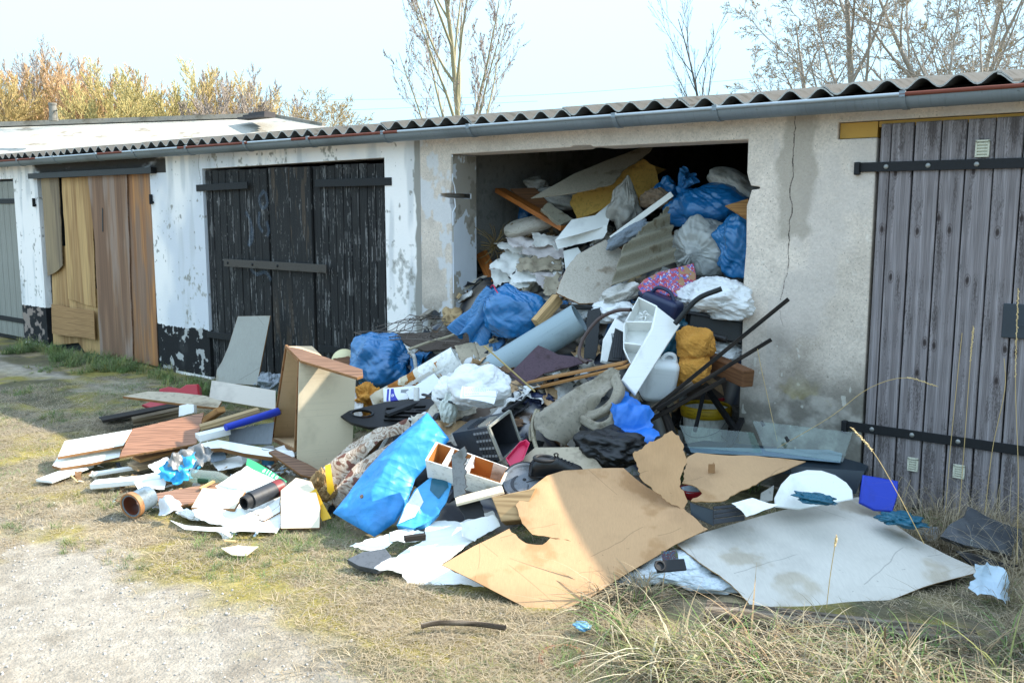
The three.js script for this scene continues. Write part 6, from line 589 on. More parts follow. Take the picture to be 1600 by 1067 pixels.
// white torn bodywork at the very front
{ const t = thing('white_bodywork', 'torn white plastic bodywork sheet in the sun at the front', 'bodywork', [-2.865,.06,2.206]); sheetPart(t, 'main_sheet', {o:[-2.879,.072,2.151],q:[-.5602,.2451,.1781,.771],p:[[-.119,.231],[-.029,.229],[.064,.203],[.214,.279],[.255,.19],[.154,.07],[.013,-.1],[.112,-.183],[.22,-.254],[.062,-.236],[-.122,-.214],[-.154,-.16],[-.222,-.136],[-.207,-.056],[-.152,.039],[-.09,.099]]}, 0.004, M.white, { rag: 0.01, fn: (x, y) => 0.02 * sin(x * 5) + crump(0.012, 3, 5)(x, y) }); sheetPart(t, 'upright_flange', {o:[-2.78,.16,2.006],q:[-.2406,.3562,.0954,.8979],p:[[-.083,.026],[.072,.064],[.103,.007],[-.017,-.061],[-.075,-.036]]}, 0.004, M.white, { rag: 0.008, nofoot: 1 }); sheetPart(t, 'torn_tongue', {o:[-2.941,.06,2.402],q:[-.4838,.2189,.1264,.8379],p:[[-.078,-.02],[-.027,.031],[.033,.05],[.063,.003],[.035,-.028],[-.027,-.036]]}, 0.004, M.white, { rag: 0.01, fn: crump(0.02, 6, 8) }); }
sheet('white_shard', 'white plastic shard at the far left of the torn bodywork', 'plastic shard', {o:[-3.185,.07,2.284],q:[-.4791,.248,.1432,.8298],p:[[-.112,-.023],[-.05,.026],[.061,.059],[.089,.01],[.054,-.03],[-.041,-.042]]}, 0.004, M.white, { rag: 0.012, fn: crump(0.02, 5, 4) });
sheet('white_shard', 'cracked white shard behind the torn bodywork', 'plastic shard', {o:[-3.085,.1,2.17],q:[-.4349,.2981,.1552,.8354],p:[[-.083,.018],[-.007,.047],[.079,.025],[.088,-.018],[-.006,-.04],[-.072,-.033]]}, 0.005, M.whited, { rag: 0.012, fn: crump(0.015, 6, 14) });
sheet('dark_slab', 'dark grey ribbed slab under the white shard', 'slab', {o:[-3.063,.06,2.404],q:[-.5245,.2261,.1468,.8076],p:[[-.118,-.01],[-.06,.042],[.041,.069],[.078,.027],[.081,-.02],[.033,-.063],[-.054,-.046]]}, 0.03, W(M.dgrey, '#55585c'), {});
bar('charred_stick', 'short charred wood end on the cracked white shard', 'wood', [-3.001,.13,2.265], [-2.952,.13,2.181], 0.03, 0.025, M.darkwood);
// ---------- scattered boards at the left ----------
sheet('leaning_board', 'large pale green-grey board leaning on the black door', 'board', {o:[-6.979,.378,.42],q:[-.1846,.2481,.0482,.9498],p:[[-.026,.339],[.277,.351],[.237,-.27],[-.147,-.26],[-.152,-.147],[-.115,-.072],[-.075,.06]]}, 0.018, W(M.grey, '#a8a69c'), { edge: M.chip });
sheet('pale_board', 'pale pinkish board lying flat before the leaning board', 'board', {o:[-6.266,.174,.85],q:[-.3201,.3312,.1205,.8794],p:[[-.263,.133],[.252,.036],[.27,-.135],[-.259,-.034]]}, 0.016, W(M.beige, '#cdc4b8'), { edge: M.beige });
sheet('long_board', 'long beige board tapering to the left across the red case', 'board', {o:[-6.122,.26,1.486],q:[-.5927,.2612,.2115,.7319],p:[[-.43,.044],[-.278,.14],[-.062,.115],[.169,.056],[.321,-.049],[.326,-.162],[.13,-.117],[-.176,-.026]]}, 0.018, M.taupe, { edge: M.chip });
{ const t = thing('red_case', 'broken red plastic case under the long beige board', 'case', [-6.918,.1,1.088]); sheetPart(t, 'shell', {o:[-6.616,.22,1.188],q:[-.2754,.3214,.0983,.9007],p:[[-.165,.011],[-.094,.033],[-.001,.017],[.044,.05],[.139,.055],[.164,-.048],[.063,-.07],[-.151,-.048]]}, 0.1, M.red, { nofoot: 1, bev: 0.012 }); sheetPart(t, 'lid', {o:[-6.74,.1,1.307],q:[-.4838,.2189,.1264,.8379],p:[[-.14,.001],[-.076,.05],[.069,.043],[.153,-.043],[-.005,-.051]]}, 0.03, M.red, { bev: 0.008 }); }
const lath = (n, l, a, b, w, h, m) => bar(n, l, 'lath', a, b, w, h, m);
lath('plank', 'dark plank end poking left under the long beige board', [-6.753,.06,1.757], [-6.538,.12,1.228], 0.14, 0.02, M.darkwood); lath('plank', 'pale rotten plank beside the dark plank end', [-6.576,.05,1.612], [-6.414,.1,1.251], 0.12, 0.05, W(M.oldwood, '#a2957f')); lath('plank', 'bluish grey thin board left of the plank ends', [-6.94,.02,1.653], [-6.903,.03,1.291], 0.16, 0.012, M.bluegrey);
sheet('foam_piece', 'small white polystyrene block above the brown veneer board', 'polystyrene', {o:[-5.77,.26,1.649],q:[-.1473,.3319,.0526,.9302],p:[[-.052,.02],[.004,.034],[.049,.029],[.052,-.028],[-.052,-.055]]}, 0.06, M.white, { nofoot: 1, rag: 0.004 });
sheet('veneer_board', 'brown wood-veneer panel lying in half sun at the left', 'panel', {o:[-5.419,.202,2.031],q:[-.5927,.2612,.2115,.7319],p:[[-.233,.088],[.149,.348],[.247,-.126],[-.163,-.309]]}, 0.014, M.veneer, { edge: M.chip, rag: 0.004 });
sheet('white_melamine_board', 'upper white board under the brown veneer panel', 'board', {o:[-5.832,.121,2.281],q:[-.6179,.2536,.2205,.7108],p:[[-.218,.062],[.143,.267],[.195,-.015],[.022,-.11],[-.141,-.203]]}, 0.018, M.white, { edge: M.chip });
sheet('white_melamine_board', 'lower white board projecting left of the brown veneer panel', 'board', {o:[-5.755,.06,2.388],q:[-.6302,.2498,.2249,.6999],p:[[-.192,.059],[.145,.234],[.208,.037],[.069,-.074],[-.079,-.149],[-.151,-.107]]}, 0.018, M.white, { edge: M.chip });
lath('white_lath', 'white lath lying leftmost on the grass', [-5.622,.012,2.702], [-5.746,.02,2.381], 0.12, 0.016, M.white); lath('white_lath', 'thin white lath lying above the shorter chipped one', [-5.531,.015,2.446], [-5.415,.03,2.196], 0.05, 0.018, M.white); lath('white_lath', 'thick white lath with chipped raw edge in the grass', [-5.306,.02,2.563], [-5.007,.05,2.263], 0.1, 0.03, M.white);
lath('pine_batten', 'pale pine batten behind the blue pole', [-5.272,.24,1.862], [-5.105,.32,1.531], 0.07, 0.03, W(M.pine, '#b9a178')); lath('pine_batten', 'brown batten right behind the brown veneer panel', [-5.623,.18,1.622], [-5.395,.3,1.622], 0.06, 0.04, M.ply); lath('pine_batten', 'long grey batten leading to the cabinet', [-5.278,.2,1.833], [-5.139,.28,1.345], 0.08, 0.03, W(M.oldwood, '#9b8d7a'));
lath('board_under_veneer', 'pine strip sticking out below the brown veneer panel', [-5.386,.09,2.243], [-5.334,.12,1.857], 0.12, 0.02, M.ply); lath('board_under_veneer', 'raw chipboard strip lowest under the brown veneer panel', [-5.41,.04,2.257], [-5.387,.06,1.855], 0.13, 0.03, W(M.pine, '#cdb492'));
{ const a = [-5.071,.26,1.808], b = [-5.052,.3,1.419]; solo('blue_pole', 'royal blue pole lying behind the ribbed panel', 'pole', new THREE.CylinderGeometry(0.022, 0.026, dist(a, b), 24).rotateZ(PI / 2), M.royal, mid(a, b), null, along(a, b).toArray()); }
bar('white_profile', 'white plastic window profile beside the brown veneer panel', 'profile', [-5.188,.2,1.936], [-5.145,.22,1.741], 0.08, 0.045, M.white);
sheet('ribbed_panel', 'grey ribbed panel in the shade left of the cabinet', 'panel', {o:[-5.126,.16,1.584],q:[-.3066,.3178,.1094,.8905],p:[[-.15,.032],[.139,.096],[.143,-.064],[-.132,-.064]]}, 0.012, W(M.grey, '#8d949a'), { fn: (x, y) => 0.004 * cos(y * 2 * PI / 0.02), max: 0.02 });
sheet('curved_board', 'white curved worktop strip with brown edge', 'board', {o:[-4.882,.15,1.804],q:[-.5402,.2753,.1928,.7715],p:[[-.317,.055],[-.195,.105],[-.021,.055],[.171,-.001],[.312,-.015],[.326,-.083],[.17,-.083],[.003,-.043],[-.15,.013],[-.3,-.001]]}, 0.03, M.white, { edge: M.chip });
{ const t = thing('paint_can', 'small blue paint can with yellow emblem beside the cabinet', 'paint can', [-4.8,.1,1.694]); t.rotation.set(0.1, 0.4, -0.12); const cv = document.createElement('canvas'); cv.width = 256; cv.height = 128; const x = cv.getContext('2d'); x.fillStyle = '#3f7da6'; x.fillRect(0, 0, 256, 128); x.fillStyle = '#8fa3aa'; x.fillRect(0, 0, 256, 20); for (const k of [40, 168]) { x.strokeStyle = '#1f4f86'; x.lineWidth = 7; x.beginPath(); x.ellipse(k + 24, 52, 30, 20, -0.2, 0, 7); x.stroke(); x.fillStyle = '#b7ad4e'; x.beginPath(); x.ellipse(k + 24, 52, 22, 12, -0.2, 0, 7); x.fill(); } const tx = new THREE.CanvasTexture(cv); tx.colorSpace = THREE.SRGBColorSpace; part(t, 'body', new THREE.CylinderGeometry(0.038, 0.038, 0.1, 32, 1, true), std('#fff', { map: tx, roughness: 0.45, metalness: 0.2 })); part(t, 'rim', new THREE.TorusGeometry(0.038, 0.004, 8, 36).rotateX(PI / 2).translate(0, 0.05, 0), M.steel); part(t, 'lid', new THREE.CylinderGeometry(0.036, 0.036, 0.004, 32).translate(0, 0.047, 0), M.steel); }
{ const t = thing('white_jug', 'dull white plastic bottle lying beside the paint can', 'bottle', [-4.874,.1,1.755]); t.rotation.set(0, 0.3, 0.25); part(t, 'body', rbox(0.13, 0.085, 0.09, 0.03, 0, 0, 0, 4), W(M.white, '#d2d9e0')); part(t, 'label', box(0.05, 0.03, 0.002, 0.01, 0.005, 0.046), M.paper); }
// cabinet
{ const s = {o:[-4.822,.421,1.507],q:[-.0255,-.231,-.006,.9726],p:[[-.08,.334],[.326,.299],[.27,-.264],[-.516,-.369]]}, t = thing('cabinet', 'overturned open chipboard cabinet standing on end in part sun', 'cabinet', s.o, null, s.q); const d = 0.16; part(t, 'carcass', shell(s.p, d, 1, 0.016), W(M.beige, '#cbb290')); const o = (a) => [a[0] * 1, a[1] * 1]; t.updateMatrixWorld(true); sheetPart(t, 'side_panel', {o:[-4.426,.3,1.523],q:[-.0223,.5244,.0137,.8511],p:[[-.155,.418],[.188,.297],[.142,-.201],[.023,-.284],[-.197,-.231]]}, 0.008, W(M.beige, '#d6c7ab'), { nofoot: 1, bev: 0.001 }); sheetPart(t, 'top_board', {o:[-4.354,.718,1.57],q:[-.5843,.3194,.268,.6963],p:[[-.255,.332],[-.164,.274],[.203,-.137],[.204,-.247],[.171,-.276],[-.159,.054]]}, 0.016, W(M.veneer, '#8d6c55'), { nofoot: 1, edge: M.chip }); for (const [k, v] of [[0, 1], [1, 2], [2, 3], [3, 0]]) part(t, 'edge_strip', wallBetween(s.p[k], s.p[v], 0.014, 0.018).translate(0, 0, 0.012), M.chip); }
sheet('cabinet_base_board', 'brown board with nail holes lying in front of the cabinet', 'board', {o:[-4.423,.121,1.753],q:[-.5063,.3093,.2008,.7796],p:[[-.194,.127],[-.156,.15],[.052,.011],[.135,-.062],[.135,-.132],[.028,-.094]]}, 0.018, W(M.veneer, '#8a674e'), { edge: M.chip });
sheet('beige_board', 'upright beige panel in half sun right of the green strip', 'panel', {o:[-3.836,.123,2.179],q:[-.3876,.2768,.1232,.8706],p:[[-.068,.138],[.019,.116],[.059,.047],[.095,-.036],[.114,-.157],[-.086,-.166],[-.134,.058]]}, 0.012, M.beige, { edge: M.chip });
{ const a = [-4.033,.13,2.369], b = [-4.055,.15,2.15]; const t = thing('black_bottle', 'dark grey plastic tube bottle with red band', 'bottle', mid(a, b)); t.quaternion.copy(along(a, b)); const L = dist(a, b); part(t, 'body', new THREE.CylinderGeometry(0.045, 0.045, L, 32).rotateZ(PI / 2), M.dgrey); part(t, 'neck', pipe(0.04, 0.036, 0.008).translate(-L / 2 - 0.02, 0, 0), M.blackm); part(t, 'band', new THREE.CylinderGeometry(0.0458, 0.0458, L * 0.22, 32, 1, true).rotateZ(PI / 2).translate(L * 0.33, 0, 0), W(M.red, '#7c2a2a')); }
sheet('beige_offcut', 'thick beige board offcut lying on the white sheets', 'board', {o:[-4.243,.11,2.417],q:[-.6054,.2575,.216,.7215],p:[[-.112,-.1],[-.123,.125],[.119,.088],[.117,-.113]]}, 0.016, M.beige, { edge: M.chip });
{ const cv = document.createElement('canvas'); cv.width = 512; cv.height = 96; const x = cv.getContext('2d'); x.fillStyle = '#3fae72'; x.fillRect(0, 0, 512, 96); x.fillStyle = '#e9f2ec'; x.beginPath(); x.moveTo(190, 0); x.quadraticCurveTo(300, 60, 512, 20); x.lineTo(512, 0); x.fill(); x.fillStyle = '#eef6f0'; x.font = 'bold 60px sans-serif'; x.fillText('a i l a o', 200, 84); const tx = new THREE.CanvasTexture(cv); tx.colorSpace = THREE.SRGBColorSpace; const s = {o:[-4.227,.2,2.134],q:[-.2809,.3965,.1288,.8645],p:[[-.093,.08],[-.045,.055],[.042,-.005],[.121,-.065],[.107,-.086],[.025,-.031],[-.057,.011],[-.099,.042]]}, g = slab(s.p, 0.003, 0.0005), u = g.attributes.uv, p = g.attributes.position, a = s.p[7], b = s.p[4], L = hypot(b[0] - a[0], b[1] - a[1]), dx = [(b[0] - a[0]) / L, (b[1] - a[1]) / L]; for (let i = 0; i < u.count; i++) { const X = p.getX(i) - a[0], Y = p.getY(i) - a[1]; u.setXY(i, clamp((X * dx[0] + Y * dx[1]) / L), clamp((-X * dx[1] + Y * dx[0]) / 0.06)); } solo('green_strip', 'green and white printed packaging strip bent over the white tray', 'packaging', g, std('#fff', { map: tx, roughness: 0.5 }), s.o, null, s.q); }
sheet('white_tray', 'dusty white sheet-metal tray under the black bottle', 'tray', {o:[-4.265,.091,2.181],q:[-.5402,.2753,.1928,.7715],p:[[-.212,.019],[-.156,.113],[-.088,.21],[.054,.131],[.162,.042],[.182,-.128],[.099,-.215],[-.04,-.172]]}, 0.004, M.whited, { fn: (x, y) => 0.5 * x * x + 0.3 * y * y + crump(0.01, 4, 3)(x, y), rag: 0.006 });
sheet('white_sheet_metal', 'crumpled white sheet along the front edge of the left scatter', 'sheet', {o:[-4.056,.05,2.421],q:[-.5668,.2684,.2023,.7522],p:[[-.263,.068],[-.173,.104],[-.017,.045],[.118,.01],[.196,.104],[.218,-.024],[.213,-.113],[.045,-.091],[-.12,-.08],[-.218,-.024]]}, 0.003, M.white, { fn: crump(0.025, 4, 17, 0.04), rag: 0.012 });
sheet('white_strip', 'long curling white strip at the front edge of the left scatter', 'strip', {o:[-4.018,.03,2.545],q:[-.4851,.2881,.1731,.8073],p:[[-.277,.047],[-.19,.017],[-.059,.008],[.1,.017],[.286,-.009],[.272,-.035],[.108,-.018],[-.052,-.018],[-.189,-.009]]}, 0.003, M.white, { fn: (x, y) => 0.15 * x * x });
for (const [s, i, l] of [[{o:[-3.999,.08,2.294],q:[-.4815,.2334,.1348,.834],p:[[-.119,-.037],[-.011,-.005],[.052,.08],[.065,.018],[.013,-.056]]}, 1, 'upper curved brown-edged white offcut'], [{o:[-3.96,.06,2.308],q:[-.462,.265,.1469,.8335],p:[[-.092,-.027],[.001,.002],[.047,.063],[.056,.012],[-.012,-.049]]}, 2, 'lower curved brown-edged white offcut']]) sheet('curved_offcut', l + ' in the left scatter', 'offcut', s, 0.008, M.white, { edge: M.chip });
sheet('veneer_piece', 'second brown veneer piece with worn white face, lying low', 'panel', {o:[-4.562,.06,2.383],q:[-.6179,.2536,.2205,.7108],p:[[-.231,0],[-.026,.109],[.121,.169],[.16,-.008],[.043,-.104],[-.067,-.166]]}, 0.014, W(M.veneer, '#a9826b'), { edge: M.chip, rag: 0.006 });
lath('pale_stick', 'short pale stick on the low brown veneer piece', [-4.561,.08,2.325], [-4.571,.1,2.228], 0.02, 0.012, M.pine);
{ const s = {o:[-4.901,.12,2.247],q:[-.4049,.2595,.121,.8684],p:[[-.11,-.049],[-.101,.014],[-.036,.08],[.04,.138],[.089,.057],[.1,-.051],[.056,-.105],[-.037,-.082]]}; sheet('cyan_film', 'crumpled cyan plastic film in the sun at the left', 'plastic film', s, 0.0015, M.cyan, { rag: 0.03, fn: crump(0.03, 10, 3, 0.08), max: 0.012, nofoot: 1 }); }
{ const s = {o:[-4.899,.15,2.152],q:[-.4075,.3314,.1616,.8355],p:[[-.133,-.058],[-.099,.035],[-.019,.091],[.069,.098],[.106,.012],[.077,-.081],[-.001,-.097]]}; sheet('grey_film', 'torn grey and black plastic film over the cyan film', 'plastic film', s, 0.0015, W(M.clear, '#8d8d8c'), { rag: 0.035, fn: crump(0.035, 10, 9, 0.08), max: 0.012, nofoot: 1 }); }
bag('black_film', 'glossy black film scrap beside the cyan film', 'plastic film', [-4.976,.14,2.109], [0.06, 0.03, 0.05], M.black, { seed: 151, crease: 0.5 });
{ const a = [-4.673,.12,2.268], b = [-4.565,.1,2.157], t = thing('glass_bottle', 'clear glass bottle lying beside the cyan film', 'bottle', mid(a, b)); t.quaternion.copy(along(a, b)); const m = new THREE.MeshPhysicalMaterial({ color: '#dbe8df', transmission: 0.85, roughness: 0.06, thickness: 0, ior: 1.5 }); part(t, 'body', new THREE.LatheGeometry([[0, -0.12], [0.035, -0.118], [0.038, -0.1], [0.038, 0.03], [0.03, 0.06], [0.014, 0.09], [0.013, 0.12], [0.016, 0.122]].map((p) => new THREE.Vector2(...p)), 32).rotateZ(-PI / 2), m); part(t, 'green_label', new THREE.CylinderGeometry(0.0388, 0.0388, 0.06, 32, 1, true, 0, 3.5).rotateZ(-PI / 2).translate(-0.04, 0, 0), std('#2f5c44')); }
for (const [s, l, i] of [[{o:[-5.025,.05,2.352],q:[-.5668,.2684,.2023,.7522],p:[[-.121,.016],[-.019,.1],[.079,.058],[.102,-.08],[-.04,-.094]]}, 'white papers under the cyan film', 1], [{o:[-5.191,.08,2.188],q:[-.5027,.3228,.2096,.7741],p:[[-.082,.003],[.024,.072],[.068,.009],[-.01,-.084]]}, 'white paper left of the cyan film', 2], [{o:[-4.988,.05,1.827],q:[-.5799,.2648,.2069,.7422],p:[[-.131,.009],[.015,.091],[.097,.058],[.078,-.055],[-.059,-.103]]}, 'pale card behind the glass bottle', 3], [{o:[-5.063,.1,1.888],q:[-.4709,.2911,.168,.8157],p:[[-.085,.028],[.035,.062],[.065,-.028],[-.015,-.062]]}, 'blue-grey plastic piece behind the glass bottle', 4]]) sheet('paper_scrap', l, 'paper', s, 0.003, i === 4 ? W(M.dgrey, '#7f8b96') : M.paper, { fn: crump(0.012, 6, i + 30), rag: 0.01, max: 0.03 });
// earthenware pipe end
{ const a = [-4.628,.075,2.645], dir = V([.295,-.105,.95]), t = thing('clay_pipe', 'short brown clay pipe end with blue-grey outside at the left front', 'pipe', a); const q = new THREE.Quaternion().setFromUnitVectors(new THREE.Vector3(1, 0, 0), dir); t.quaternion.copy(q); part(t, 'pipe_wall', pipe(0.13, 0.062, 0.009, 48), std('#6b7d8a', { map: rep(T_dirt, 0.3), roughness: 0.5 })); part(t, 'socket_ring', pipe(0.03, 0.07, 0.009, 48).translate(0.055, 0, 0), std('#a5764c', { map: rep(T_dirt, 0.2), roughness: 0.6 })); part(t, 'lining', pipe(0.128, 0.0525, 0.002, 48), std('#5e2f1c', { roughness: 0.5 })); }
{ const s = {o:[-4.403,.07,2.603],q:[-.3831,.307,.1367,.8604],p:[[-.066,-.021],[-.062,.048],[.002,.063],[.049,.033],[.081,-.021],[.021,-.051],[-.025,-.051]]}; sheet('grey_wrapper', 'crumpled silver-white wrapper beside the clay pipe', 'wrapper', s, 0.0015, W(M.paper, '#d5d8dd'), { rag: 0.02, fn: crump(0.04, 9, 6, 0.06), max: 0.014 }); }
bag('white_wrapper', 'small white paper tail right of the silver wrapper', 'wrapper', [-4.371,.02,2.51], [0.09, 0.018, 0.035], M.paper, { seed: 157, crease: 0.4 });
{ const s = {o:[-3.722,.025,2.654],q:[-.6423,.2458,.2292,.6888],p:[[-.089,.011],[-.021,.062],[.082,.033],[.049,-.06],[-.021,-.046]]}; sheet('loose_card', 'single pale card lying alone on the grass', 'card', s, 0.003, M.beige, { fn: (x, y) => 1.2 * x * x - 0.01 }); }
bag('black_white_bag', 'crumpled black and white bag behind the cabinet', 'plastic bag', [-6.727,.12,.264], [0.14, 0.1, 0.12], W(M.clear, '#a7b0ba'), { seed: 161, crease: 0.4 });
solo('cream_bowl', 'upturned cream plastic bowl behind the cabinet top', 'bowl', new THREE.SphereGeometry(0.1, 28, 16, 0, 6.28, 0, 1.6), std('#d3c79b', { roughness: 0.6 }), [-5.393,.485,.55]);
for (const [s, l, m] of [[{o:[-4.808,.1,1.537],q:[-.5536,.2719,.1975,.762],p:[[-.092,.03],[-.028,.075],[.089,-.016],[.031,-.089]]}, 'white board scrap under the paint can', M.white], [{o:[-5.193,.499,.7],q:[-.4615,.3333,.1925,.7993],p:[[-.104,.086],[.01,.113],[.095,-.065],[-.001,-.134]]}, 'brown offcut behind the cabinet top', M.brown], [{o:[-4.072,.698,.42],q:[-.4089,.229,.1068,.8769],p:[[-.106,.045],[.036,.096],[.105,-.017],[-.035,-.124]]}, 'grey-brown card wedged under the upper blue bag', M.taupe], [{o:[-4.187,.664,.5],q:[-.3604,.3105,.1286,.8701],p:[[-.097,.064],[.041,.096],[.087,-.043],[-.031,-.117]]}, 'taupe card beside the white pipe end', M.taupe]]) sheet('board_scrap', l, 'board', s, 0.01, m, { nofoot: 1, rag: 0.006 });
// small things in the foreground grass
solo('dead_branch', 'smooth dead branch lying in the foreground grass', 'branch', tube([[-2.469,.02,2.696], [-2.443,.025,2.659], [-2.397,.025,2.614], [-2.308,.02,2.542], [-2.205,.02,2.501]], 0.011, 30, 7), M.oldwood);
solo('clay_ring', 'orange clay ring half sunk in the foreground grass', 'ring', new THREE.TorusGeometry(0.08, 0.011, 8, 40).scale(1, 1, 0.7).rotateX(-PI / 2 + 0.1), W(M.terracotta, '#a5694c'), [-1.921,-.004,2.525]);
bag('blue_wrapper', 'tiny blue and white wrapper in the foreground grass', 'wrapper', [-1.97,.03,2.322], [0.035, 0.016, 0.025], W(M.cyan, '#6fa5c9'), { seed: 171, crease: 0.5, seg: [40, 26] });
bag('pale_wrapper', 'pale yellow wrapper in the foreground dry grass', 'wrapper', [-1.462,.06,2.377], [0.05, 0.03, 0.035], W(M.paper, '#dfe0b4'), { seed: 173, crease: 0.5, seg: [40, 26] });
bag('grey_wrapper', 'small grey scrap beside the weathered plank', 'wrapper', [-1.125,.08,2.164], [0.05, 0.014, 0.02], W(M.paper, '#c4c4c2'), { seed: 175, crease: 0.4, seg: [40, 26] });

{ const R = rng(19), P = new THREE.Object3D(), gs = [bent(ragged([[-0.04, -0.03], [0.04, -0.03], [0.035, 0.03], [-0.03, 0.035]], 0.02, 3), 0.002, crump(0.01, 14, 3), 0.012), mg([rbox(0.09, 0.008, 0.014, 0.001)])], cols = ['#e5e5e2', '#d7cdb9', '#b79b72', '#8f8577', '#6f5236', '#2b2c2f', '#e9e9e9', '#9fb7c6'].map((q) => new THREE.Color(q)); gs.forEach((g, k) => { const m = new THREE.InstancedMesh(g, std('#ffffff', { roughness: 0.85 }), 120); m.name = ['paper_litter', 'chip_litter'][k]; for (let i = 0; i < 120; i++) { const x = lerp(-5.7, -3.8, R()), z = lerp(1.5, 2.6, R()); P.position.set(x, groundY(x, z) + 0.012 + 0.03 * R(), z); P.rotation.set((k ? 0 : -PI / 2) + (R() - 0.5) * 0.9, R() * 6.28, (R() - 0.5) * 0.7); P.scale.setScalar(0.35 + 0.7 * R()); P.updateMatrix(); m.setMatrixAt(i, P.matrix); m.setColorAt(i, cols[floor(R() * cols.length)]); } sh(m); scene.add(m); tag(m, ['small paper litter between the boards at the left', 'small wood chips between the boards at the left'][k], 'litter', null, 'stuff'); }); }

// ---------- grass ----------
function bladeGeo(list) { const pos = [], idx = [], nr = []; for (const b of list) { const n = b.n ?? 3, s = pos.length / 3; for (let i = 0; i <= n; i++) { const t = i / n, w = b.w * (1 - t * 0.9) * (0.6 + 0.4 * sin(t * 3)), x = b.x + b.dx * (b.l * t) * (0.3 + 0.7 * t), z = b.z + b.dz * (b.l * t) * (0.3 + 0.7 * t), y = b.h * (1 - pow(1 - t, 1.6)) - (b.fall ?? 0) * b.h * pow(t, 3); for (const k of [-1, 1]) { pos.push(x + k * w * -b.dz, y, z + k * w * b.dx); nr.push(b.dz * 0.2, 1, b.dx * 0.2); } } for (let i = 0; i < n; i++) { const a = s + 2 * i; idx.push(a, a + 1, a + 2, a + 1, a + 3, a + 2); } } const g = new THREE.BufferGeometry(); g.setAttribute('position', new THREE.Float32BufferAttribute(pos, 3)); g.setIndex(idx); g.computeVertexNormals(); return g; }
const tuft = (seed, n, rad, len, hgt, w, o = {}) => { const R = rng(seed), L = []; for (let i = 0; i < n; i++) { const a = R() * 6.28, r = rad * sqrt(R()), d = R() * 6.28; L.push({ x: cos(a) * r, z: sin(a) * r, dx: cos(d), dz: sin(d), l: len * (0.4 + 0.9 * R()), h: hgt * (0.25 + 0.9 * R()), w: w * (0.6 + 0.8 * R()), n: o.n ?? 3, fall: o.fall ? o.fall * R() : 0 }); } return bladeGeo(L); };
const covered = (x, z, tol = 0) => feet.some((P) => inside(P, x, z));
const vis = (x, z) => { const dx = x, dz = z - 5.16, d = hypot(dx, dz), a = (dx * 0.774 - dz * 0.633) / d; const f = (-dx * 0.633 - dz * 0.774) / d; return f > 0.3 && abs(a / f) < 0.62; };
function field(name, label, geo, mat, n, seed, area, dens, scale, cols, tall) {
  const R = rng(seed), m = new THREE.InstancedMesh(geo, mat, n), P = new THREE.Object3D(); let c = 0;
  for (let t = 0; c < n && t < n * 30; t++) { const u = R(), x = lerp(area[0], area[1], R()), z = lerp(area[2], area[3], u); if (!vis(x, z) || R() > dens(x, z) || covered(x, z) || (tall && R() < 0.9 && covered(x, z - 0.16))) continue; const h = heapY(x, z); if (x > -5.6 && x < -2.4 && h > 0.05) continue; P.position.set(x, groundY(x, z) - 0.004, z); P.rotation.set((R() - 0.5) * 0.3, R() * 6.28, (R() - 0.5) * 0.3); const s = scale(x, z) * (0.6 + 0.8 * R()); P.scale.set(s, s * (0.7 + 0.6 * R()), s); P.updateMatrix(); m.setMatrixAt(c, P.matrix); m.setColorAt(c, cols(x, z, R)); c++; }
  m.count = c; m.name = name; sh(m); scene.add(m); tag(m, label, 'grass', null, 'stuff'); return m;
}
const leafM = new THREE.MeshPhysicalMaterial({ color: '#ffffff', roughness: 0.9, side: THREE.DoubleSide, transmission: 0.25 });
const C3 = (r, g, b) => new THREE.Color().setRGB(r, g, b);
const straw = [C3(0.400, 0.312, 0.182), C3(0.325, 0.250, 0.140), C3(0.500, 0.400, 0.266), C3(0.250, 0.188, 0.098), C3(0.375, 0.300, 0.196)], greens = [C3(0.125, 0.200, 0.042), C3(0.175, 0.237, 0.070), C3(0.250, 0.250, 0.070), C3(0.100, 0.150, 0.042)];
const straw2 = [C3(0.4, 0.33, 0.2), C3(0.32, 0.25, 0.14), C3(0.2, 0.15, 0.08), C3(0.48, 0.42, 0.28), C3(0.12, 0.085, 0.045), C3(0.36, 0.24, 0.12)];
const pick = (a, R) => a[floor(R() * a.length)];
const open = (x, z) => (1 - gravelAt(x, z)) * sst(0.02, 0.15, z);
const greenness = (x, z) => clamp(0.16 + 0.9 * n3(x * 1.1, z * 1.1, 33) + 0.25 * sst(1.9, 1.2, z) - 0.1);
field('short_turf', 'short thin mixed turf on the verge', tuft(3, 8, 0.05, 0.05, 0.02, 0.0017), leafM, 20000, 11, [-9, 0.6, 0.05, 3.7], (x, z) => open(x, z) * (0.35 + 0.65 * sst(0.35, 0.6, fb(x * 3, z * 3, 3, 77))) * (1 - 0.5 * mossAt(x, z)) * sst(-1, 3.2, z), (x, z) => 1, (x, z, R) => R() < greenness(x, z) * 0.8 ? pick(greens, R) : pick(straw, R));
field('straw_litter', 'dead straw blades lying flat on the verge', tuft(5, 7, 0.06, 0.12, 0.014, 0.0015, { n: 2 }), leafM, 9000, 13, [-8, 0.6, 0.1, 3.7], (x, z) => open(x, z) * sst(0.42, 0.62, fb(x * 2, z * 2, 3, 99)) * sst(-1, 3, z), () => 1, (x, z, R) => pick(straw, R));
field('green_tufts', 'scattered fresh green grass tufts', tuft(7, 26, 0.035, 0.07, 0.06, 0.002), leafM, 1300, 17, [-13, 0.6, 0.03, 3.3], (x, z) => open(x, z) * sst(0.56, 0.68, fb(x * 1.6, z * 1.6, 3, 55) + 0.12 * sst(0.7, 0.2, z)), (x, z) => z < 0.6 ? 1.4 : 0.6, (x, z, R) => pick(greens, R));
const tallZone = (x, z) => sst(-2.2, -1.85, x - 1.2 * max(0, z - 2.1)) * sst(1.45, 1.75, z) * sst(3.1, 2.5, z);
